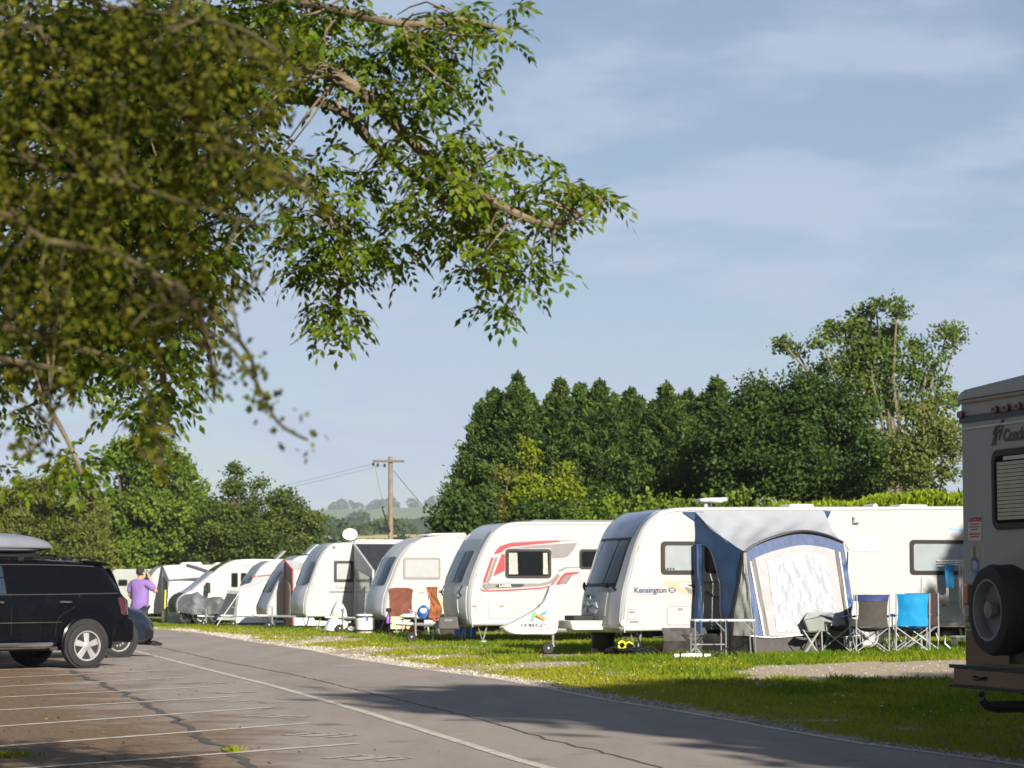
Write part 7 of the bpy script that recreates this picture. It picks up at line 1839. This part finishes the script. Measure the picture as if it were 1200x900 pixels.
# trees beyond the far caravans on the left
Y = 128; x0 = tx(172, Y)
b = [B(a, c, Y, r, r2, x0, dy=random.uniform(-.8, .8)) for a, c, r, r2 in ((170, 545, 1.2, 1.3), (145, 555, .9, 1.1), (205, 555, 1.0, 1.2), (150, 528, .45, .8), (186, 520, .5, .8), (168, 512, .35, .6), (132, 520, .25, .8), (212, 535, .4, .7), (130, 600, 1.4, 1.4), (175, 600, 1.8, 1.6), (220, 600, 1.6, 1.4), (235, 625, 1.5, 1.2), (150, 640, 1.8, 1.4), (200, 645, 2.0, 1.4), (135, 530, .5, .9), (190, 528, .7, .8), (230, 575, .6, .6))]
tree('broadleaf_tree', 'leafy mid-green tree right behind the man in purple', 'tree', x0, Y, b, MIDLEAF, .28, 3.4, 120, .27, .165, 1.2, .5, fill=.45, fork=1.2)
Y = 125; x0 = tx(290, Y)
b = [B(a, c, Y, r, r2, x0, dy=random.uniform(-.6, .6)) for a, c, r, r2 in ((278, 585, .9, 1.0), (248, 602, 1.0, .9), (302, 598, 1.1, 1.0), (335, 604, 1.0, .8), (275, 625, 1.7, 1.3), (320, 630, 1.6, 1.2), (355, 625, 1.0, .9), (262, 645, 1.6, 1.1), (340, 645, 1.3, .9), (276, 552, .30, .9), (268, 562, .35, .8), (300, 568, .35, .8), (322, 578, .30, .7), (350, 586, .40, .5), (366, 602, .5, .35), (338, 580, .22, .6))]
tree('hawthorn_tree', 'spreading dark hedge tree with bare twigs left of the electricity pole', 'tree', x0, Y, b, leaf_mat('hawthorn leaves far', (.030, .060, .010), (.11, .145, .024), .25), .22, 3.8, 110, .25, .13, 1.3, .2, fill=.4, fork=1.0, twigs=5)
Y = 122; x0 = tx(50, Y)
b = [B(a, c, Y, r, r2, x0, dy=random.uniform(-.8, .8)) for a, c, r, r2 in ((30, 585, 1.3, 1.2), (70, 575, 1.1, 1.2), (95, 600, 1.2, 1.2), (10, 610, 1.4, 1.2), (50, 620, 1.8, 1.4), (90, 640, 1.6, 1.4), (15, 650, 1.6, 1.4), (55, 655, 1.8, 1.2), (105, 660, 1.2, 1.0), (66, 545, .4, .9), (22, 562, .45, .9), (98, 566, .4, .8), (-25, 590, 1.6, 1.5), (-30, 640, 1.8, 1.5))]
tree('willow_tree', 'olive-green feathery tree behind the black car', 'tree', x0, Y, b, OLIVE, .2, 3.4, 100, .27, .11, 2.4, -.3, fill=.35, fork=.8, twigs=4)

# ---- the ash overhanging from the left: hanging compound leaves on branching limbs
ASHNEAR = leaf_mat('ash leaflets', (0.034, 0.085, 0.008), (0.175, 0.225, 0.016), .42, .38)
def compound_leaves(P, D, scale, nl=4, leng=.14, lw=.024, ll=.053, droop=1.0):
    """pinnate leaves: rachis from P along D bending down, nl pairs of leaflets plus an end one."""
    n = len(P); D = unit(D); out_ = []; tint = []
    T0 = rng.uniform(0, 1, n)
    S_ = scale * rng.uniform(.75, 1.25, n)
    side = unit(np.cross(D, np.array([0, 0, 1.0]) + rng.normal(0, .35, (n, 3))))
    for j in range(nl + 1):
        k = (.28 + .72 * j / nl)
        pos_ = P + D * (leng * S_ * k)[:, None]; pos_[:, 2] -= droop * leng * S_ * k * k * .8
        tang = D.copy(); tang[:, 2] -= droop * 1.6 * k; tang = unit(tang)
        for sgn in ((-1, 1) if j < nl else (0,)):
            d = unit(tang * (.75 if sgn else 1.0) + side * sgn * .75 + rng.normal(0, .16, (n, 3)) + np.array([0, 0, -.25 * droop]))
            w = unit(np.cross(d, unit(np.cross(tang, side)) + rng.normal(0, .45, (n, 3))))
            l = (ll * S_ * rng.uniform(.8, 1.15, n))[:, None]; ww = (lw * S_)[:, None]
            a = pos_ + d * .004
            out_.append(np.stack([a, a + d * l * .45 - w * ww * .5, a + d * l, a + d * l * .45 + w * ww * .5], 1))
            tint.append(np.clip(T0 * .6 + rng.uniform(0, .45, n), 0, 1))
    return np.concatenate(out_), np.concatenate(tint)
YA = 12.0
def pw(px, py, Y): return np.array([(px - 600) / 2833.0 * Y, Y, 1.35 + (684 - py) / 2833.0 * Y])
def ash():
    base = np.array([-6.4, 13.0, 0.0])
    t = thing('ash_tree', 'big ash tree overhanging from the left, drooping leafy branches against the sky', 'tree', tuple(base), 0)
    mb = MB()
    mb.tube([(0, 0, -.2), (.1, -.1, 1.5), (.3, -.2, 3.2), (.6, -.3, 5.0), (.9, -.4, 7.2)], [.42, .34, .30, .24, .14], 12)
    # limbs: chains of pixel directions at about twelve metres, from the trunk outwards
    chains = [
        ([(-1.2, 0, 3.4)], [(60, 60), (200, 40), (330, 60), (410, 95), (470, 150), (520, 200), (580, 235), (650, 262), (705, 232)], .045, 11.9),
        ([(-1.0, 0, 3.2)], [(40, 150), (180, 130), (300, 110), (390, 120), (440, 170), (500, 215), (560, 265), (590, 315)], .038, 12.2),
        ([(-1.0, 0, 4.2)], [(100, -60), (260, -20), (380, 0), (470, 20), (540, 15), (600, 30)], .024, 11.7),
        ([(-.9, 0, 2.9)], [(60, 230), (180, 220), (290, 200), (360, 220), (400, 280), (395, 345), (385, 392)], .035, 12.4),
        ([(-.9, 0, 2.7)], [(20, 320), (100, 330), (170, 390), (190, 460), (150, 500)], .028, 12.6),
        ([(-.9, 0, 2.6)], [(0, 420), (50, 470), (80, 520), (95, 555)], .012, 11.0),
        ([(-.9, 0, 3.0)], [(60, 190), (160, 260), (230, 330), (260, 380)], .035, 12.9),
    ]
    allp = []
    for pre, ch, r, Yc in chains:
        pts = [Vector(pw(px, py, Yc + .25 * math.sin(i * 1.7))) - Vector(base) for i, (px, py) in enumerate(ch)]
        st = Vector((.35, -.2, min(pts[0].z + .4, 5.5)))
        full = catmull([tuple(st)] + [tuple(p) for p in pts], 4)
        n = len(full)
        mb.tube(full, [r * (1 - .88 * i / n) + .006 for i in range(n)], 7)
        allp += [(Vector(p), r * (1 - .88 * i / n) + .006) for i, p in enumerate(full) if i > 4]
    # leaf masses: (px, py, rx, ry, number of leaves, depth)
    masses = [(505, 215, 55, 34, 95, 12), (560, 190, 50, 28, 60, 12), (520, 250, 60, 30, 85, 12.2), (590, 225, 55, 30, 85, 12), (645, 215, 40, 26, 48, 11.9), (700, 232, 20, 26, 30, 11.9), (655, 272, 26, 18, 24, 11.9), (560, 285, 50, 30, 85, 12.2), (605, 305, 42, 26, 60, 12.1), (585, 350, 16, 22, 16, 12.2), (630, 330, 20, 18, 20, 12), (535, 320, 25, 18, 22, 12.2),
              (470, 255, 22, 30, 12, 12.2), (480, 170, 40, 20, 34, 12), (545, 155, 30, 12, 20, 11.9),
              (395, 40, 70, 45, 110, 11.9), (455, 70, 55, 40, 110, 11.8), (500, 30, 45, 28, 70, 11.7), (540, 20, 28, 18, 26, 11.7), (600, 32, 18, 24, 20, 11.7), (520, 100, 42, 28, 60, 11.8), (550, 70, 14, 14, 12, 11.8), (420, 115, 50, 22, 45, 12), (350, 20, 60, 40, 120, 12), (480, 120, 30, 20, 34, 11.8),
              (390, 240, 46, 40, 80, 12.4), (400, 300, 40, 40, 85, 12.4), (375, 330, 42, 42, 85, 12.4), (390, 380, 25, 22, 32, 12.4), (340, 280, 26, 40, 45, 12.3), (440, 290, 30, 24, 30, 12.3), (345, 190, 40, 40, 50, 12.3), (470, 300, 10, 14, 6, 12.3), (430, 200, 20, 25, 10, 12.3),
              (280, 60, 80, 60, 190, 12.3), (180, 60, 100, 70, 330, 12.6), (70, 70, 100, 80, 360, 12.6), (60, 200, 95, 80, 360, 12.8), (170, 190, 90, 80, 330, 12.8), (260, 160, 66, 60, 110, 12.6), (60, 310, 80, 65, 280, 12.7), (160, 310, 75, 65, 280, 12.8), (235, 260, 45, 50, 75, 12.6), (240, 330, 36, 40, 55, 12.7),
              (100, 405, 70, 40, 110, 12.6), (180, 395, 50, 40, 90, 12.7), (40, 420, 50, 40, 80, 12.2), (175, 460, 36, 26, 40, 12.6), (155, 492, 22, 16, 16, 12.6), (80, 470, 30, 16, 12, 12), (82, 548, 24, 18, 20, 11), (14, 490, 20, 26, 14, 11.5), (212, 415, 22, 30, 18, 12.6), (8, 560, 10, 16, 6, 11),
              (-60, 100, 90, 160, 260, 12.6), (-60, 350, 80, 140, 200, 12.5)]
    P = []; D = []
    for px, py, rx, ry, n, Yc in masses:
        # leaves stand in whorls at the twig tips, five or so to a tip, spreading every way
        n = max(1, int(n * (.80 if px > 320 else 1.7) / 5))
        a = rng.uniform(0, 2 * np.pi, n); k = rng.uniform(0, 1, n) ** .5
        dd = rng.normal(0, .35 if px > 280 else .6, n)
        for i in range(n):
            c0 = pw(px + rx * k[i] * math.cos(a[i]), py + ry * k[i] * math.sin(a[i]) - 8, Yc + dd[i])
            t0 = rng.uniform(0, 6.28)
            for q in range(5):
                t1 = t0 + q * 1.256 + rng.normal(0, .25)
                P.append(c0 + rng.normal(0, .012, 3)); D.append((math.cos(t1) * .8 + math.cos(a[i]) * .3 + .12, math.sin(t1) * .8, rng.normal(.05, .35) - math.sin(a[i]) * .15))
    # crown above the picture, with clumps added to shade the ash and hawthorn
    for (c, r, n) in (((-.1, 7.2, 5.5), (.85, .9, 1.0), 620), ((-.9, 7.4, 5.0), (.8, .9, .9), 520), ((-.3, 8.2, 6.4), (.9, 1.0, .7), 420), ((.85, 2.0, 4.1), (.45, .6, .40), 90), ((-2.1, 9.8, 5.3), (1.0, 1.2, .8), 620), ((-1.3, 8.4, 5.7), (.8, 1.2, .7), 420), ((-3.2, 9.6, 5.6), (1.2, 1.4, 1.1), 760), ((-1.3, 10.6, 4.9), (.8, .9, .5), 240), ((-3.0, 11.4, 6.0), (1.5, 1.4, 1.2), 620), ((-5.2, 11.5, 6.5), (1.7, 1.7, 1.6), 640), ((-6.4, 13, 7.5), (2.2, 2.0, 1.6), 700), ((-2.2, 8.2, 5.6), (1.0, 1.0, .8), 380), ((-4.4, 8.6, 5.0), (1.2, 1.2, 1.3), 420)):
        q = unit(rng.normal(0, 1, (n, 3))); kk = rng.uniform(.2, 1, n) ** .5
        for i in range(n): P.append(np.array(c) + q[i] * np.array(r) * kk[i]); D.append((q[i][0], q[i][1], q[i][2] * .4 - .2))
        limb(mb, Vector((.7, -.3, 5.2)), Vector(c) - Vector(base), .08, .02)
    P = np.array(P) - base; D = np.array(D)
    Q, T = compound_leaves(P, D, 1.0, droop=.75)
    quick_mesh('crown', Q, 4, ASHNEAR, T, t, 'stuff')
    # twigs from the nearest limb to a share of the leaves
    LP = np.array([tuple(p) for p, _ in allp])
    for i in range(0, min(len(P), 5200), 7):
        dd = np.linalg.norm(LP - P[i], axis=1); j = int(np.argmin(dd))
        if .06 < dd[j] < .9:
            a = Vector(LP[j]); b_ = Vector(P[i]); m_ = a.lerp(b_, .5) + Vector((random.gauss(0, .03), random.gauss(0, .03), .06 * dd[j] + random.gauss(0, .03)))
            mb.tube(catmull([tuple(a), tuple(m_), tuple(b_)], 2), [.007, .006, .005, .004, .003], 4, cap=False)
    mb.build('trunk', PALEBARK, t, smooth=True)
ash()

# ---- the hawthorn close by, out of focus
HAW = leaf_mat('hawthorn leaves near', (0.020, 0.030, 0.004), (0.130, 0.130, 0.011), .30, .6)
def hawthorn():
    base = np.array([-2.3, 6.1, 0.0]); YH = 6.1
    t = thing('hawthorn_tree', 'blurred olive hawthorn close on the left, in front of the ash', 'tree', tuple(base), 0)
    mb = MB()
    mb.tube([(0, 0, -.1), (.05, 0, .9), (.12, 0, 1.6), (.2, 0, 2.4), (.3, .1, 3.2)], [.10, .08, .07, .05, .03], 8)
    chains = [[(-40, 60), (80, 70), (180, 110), (260, 160), (330, 200), (372, 235)], [(-60, 180), (60, 200), (150, 215), (230, 240), (310, 265)], [(-50, 260), (50, 280), (140, 300), (200, 360), (262, 400), (300, 450), (325, 495), (360, 516)], [(-40, 380), (60, 400), (150, 430), (180, 490), (190, 545)], [(-40, -20), (120, 0), (260, 20), (330, 60)], [(140, 300), (220, 350), (245, 420), (250, 470)], [(200, 330), (280, 400), (300, 440)], [(-30, 320), (40, 430), (60, 500), (20, 540)]]
    LP = []
    for k, ch in enumerate(chains):
        pts = [tuple(Vector(pw(a, b, YH + .3 * math.sin(k * 2 + i))) - Vector(base)) for i, (a, b) in enumerate(ch)]
        full = catmull([(.12, 0, 1.4 + .2 * k)] + pts if k not in (5, 6) else pts, 4)
        mb.tube(full, [.0075 * (1 - .8 * i / len(full)) + .002 for i in range(len(full))], 6)
        LP += full[4:]
    masses = [(60, 40, 110, 60, 520), (190, 50, 90, 60, 420), (280, 110, 70, 60, 260), (60, 160, 100, 80, 620), (170, 150, 90, 80, 520), (250, 200, 70, 50, 260), (330, 205, 36, 26, 70), (372, 240, 14, 12, 14), (60, 270, 80, 60, 380), (160, 260, 70, 60, 300), (110, 350, 70, 45, 200), (40, 370, 55, 45, 170), (200, 340, 50, 50, 150), (170, 410, 45, 40, 100), (60, 440, 45, 35, 80), (240, 380, 30, 40, 60), (262, 330, 36, 30, 60), (330, 60, 40, 36, 70), (180, 500, 28, 34, 70), (190, 545, 16, 16, 24), (40, 520, 40, 25, 40), (14, 470, 20, 30, 30), (310, 275, 24, 14, 20),
              (262, 402, 12, 10, 10), (290, 432, 14, 10, 12), (302, 455, 10, 10, 10), (318, 482, 12, 10, 12), (338, 503, 8, 6, 6), (360, 516, 5, 5, 6), (250, 440, 14, 20, 22), (246, 470, 10, 10, 12), (268, 420, 10, 8, 8), (300, 470, 14, 8, 10), (-60, 200, 80, 260, 700), (60, -60, 200, 40, 420)]
    P = []; T = []
    for px, py, rx, ry, n in masses:
        n = int(n * 1.75)
        for i in range(n):
            a = random.uniform(0, 6.283); k = random.random() ** .5
            P.append(pw(px + rx * k * math.cos(a), py + ry * k * math.sin(a), YH + random.gauss(0, .28)) - base)
    P = np.array(P)
    # draw leaves towards the twigs they grow on, in little rosettes
    LPa = np.array(LP)
    seeds = P[::5]; idx = np.arange(len(P)) // 5
    P = seeds[np.minimum(idx, len(seeds) - 1)] + rng.normal(0, .022, P.shape)
    Q = leaf_quads(P, .0165, 1.3, rng.normal(0, .4, P.shape), .9)
    quick_mesh('crown', Q, 4, HAW, rng.uniform(0, 1, len(P)), t, 'stuff')
    for s in seeds[::9]:
        dd = np.linalg.norm(LPa - s, axis=1); j = int(np.argmin(dd))
        if .04 < dd[j] < .22: mb.tube([tuple(LPa[j]), tuple((LPa[j] + s) / 2 + rng.normal(0, .02, 3)), tuple(s)], [.0045, .0035, .002], 4, cap=False)
    mb.build('trunk', mat('mossy hawthorn bark', (.09, .072, .03), .95, var=.4, scale=20), t, smooth=True)
hawthorn()

# ---- trees behind the camera that throw the long shade across the lane, the verge and the tall motorhome
def shade_tree(x, y, h, w, label, n=1.0):
    bl = [((-w * .45, 0, h - 2.6), (w * .5, w * .45, 2.0)), ((w * .4, .4, h - 2.2), (w * .55, w * .5, 2.2)), ((0, -.5, h - 1.6), (w * .55, w * .5, 1.6)), ((-w * .5, .3, h * .48), (w * .5, w * .45, h * .26)), ((w * .5, 0, h * .5), (w * .5, w * .45, h * .26)), ((0, .2, h * .33), (w * .8, w * .6, h * .22))]
    tree('broadleaf_tree', label, 'tree', x, y, bl, MIDLEAF, .3, 1.3 * n, 26, .42, .42, 1.2, .3, fill=.3, fork=2.0)
shade_tree(13.6, 1.2, 14.8, 3.9, 'large tree behind the camera shading the lane, left one of three', 2.0)
shade_tree(18.6, 2.5, 14.8, 3.8, 'large tree behind the camera shading the verge, middle one of three', 2.0)
shade_tree(25.4, 3.5, 15, 4.2, 'large tree behind the camera to the far right, right one of three', 1.6)

# unseen belt of trees added left and behind the camera to cut the skylight
for (x_, y_, h_, lab_) in ((-17, 33, 12, 'unseen belt tree added for shade left of the car park, farthest along'), (-16, 23, 13, 'unseen belt tree added for shade left of the car park, middle one'), (-15, 13, 12, 'unseen belt tree added for shade left of the car park beside the ash'), (-13, 3, 13, 'unseen belt tree added for shade left of the camera'), (-9, -9, 12, 'unseen belt tree added for shade behind the camera on the left'), (-1.5, -14, 12, 'unseen belt tree added for shade straight behind the camera'), (-22, 44, 12, 'unseen belt tree added for shade beyond the car park on the left')):
    shade_tree(x_, y_, h_, 3.4, lab_, .8)

# evergreen row at the right of the pitches, out of the picture: it shades the far end of the big caravan
for (x_, y_, h_, r_, lab_) in ((13.9, 31.5, 8.7, 1.5, 'evergreen right of the pitches, nearest the big caravan'), (16.6, 30.6, 8.4, 1.7, 'evergreen right of the pitches, second in its row'), (19.4, 29.8, 8.6, 1.7, 'evergreen right of the pitches, third in its row'), (22.3, 29.0, 8.8, 1.8, 'evergreen right of the pitches, fourth in its row'), (25.4, 28.2, 9.0, 1.8, 'evergreen right of the pitches, farthest from the caravans')):
    conifer(lab_, x_, y_, h_, r_, 1500)

# ------------------------------------------------------------------ haze
me = bpy.data.meshes.new('haze'); hb = MB().box((0, 1970, 54), (9000, 4460, 136)); me.from_pydata(hb.v, [], hb.f)
bm = bmesh.new(); bm.from_mesh(me); bmesh.ops.recalc_face_normals(bm, faces=bm.faces); bm.to_mesh(me); bm.free()
hm = bpy.data.materials.new('thin summer haze'); hm.use_nodes = True; hn = hm.node_tree; hn.nodes.clear()
ho = hn.nodes.new('ShaderNodeOutputMaterial'); pv = hn.nodes.new('ShaderNodeVolumePrincipled')
pv.inputs['Color'].default_value = (.80, .88, 1.0, 1); pv.inputs['Density'].default_value = 0.00014; pv.inputs['Anisotropy'].default_value = 0.0
hn.links.new(pv.outputs[0], ho.inputs['Volume'])
me.materials.append(hm)
hz = bpy.data.objects.new('haze', me); C.objects.link(hz); hz['kind'] = 'stuff'
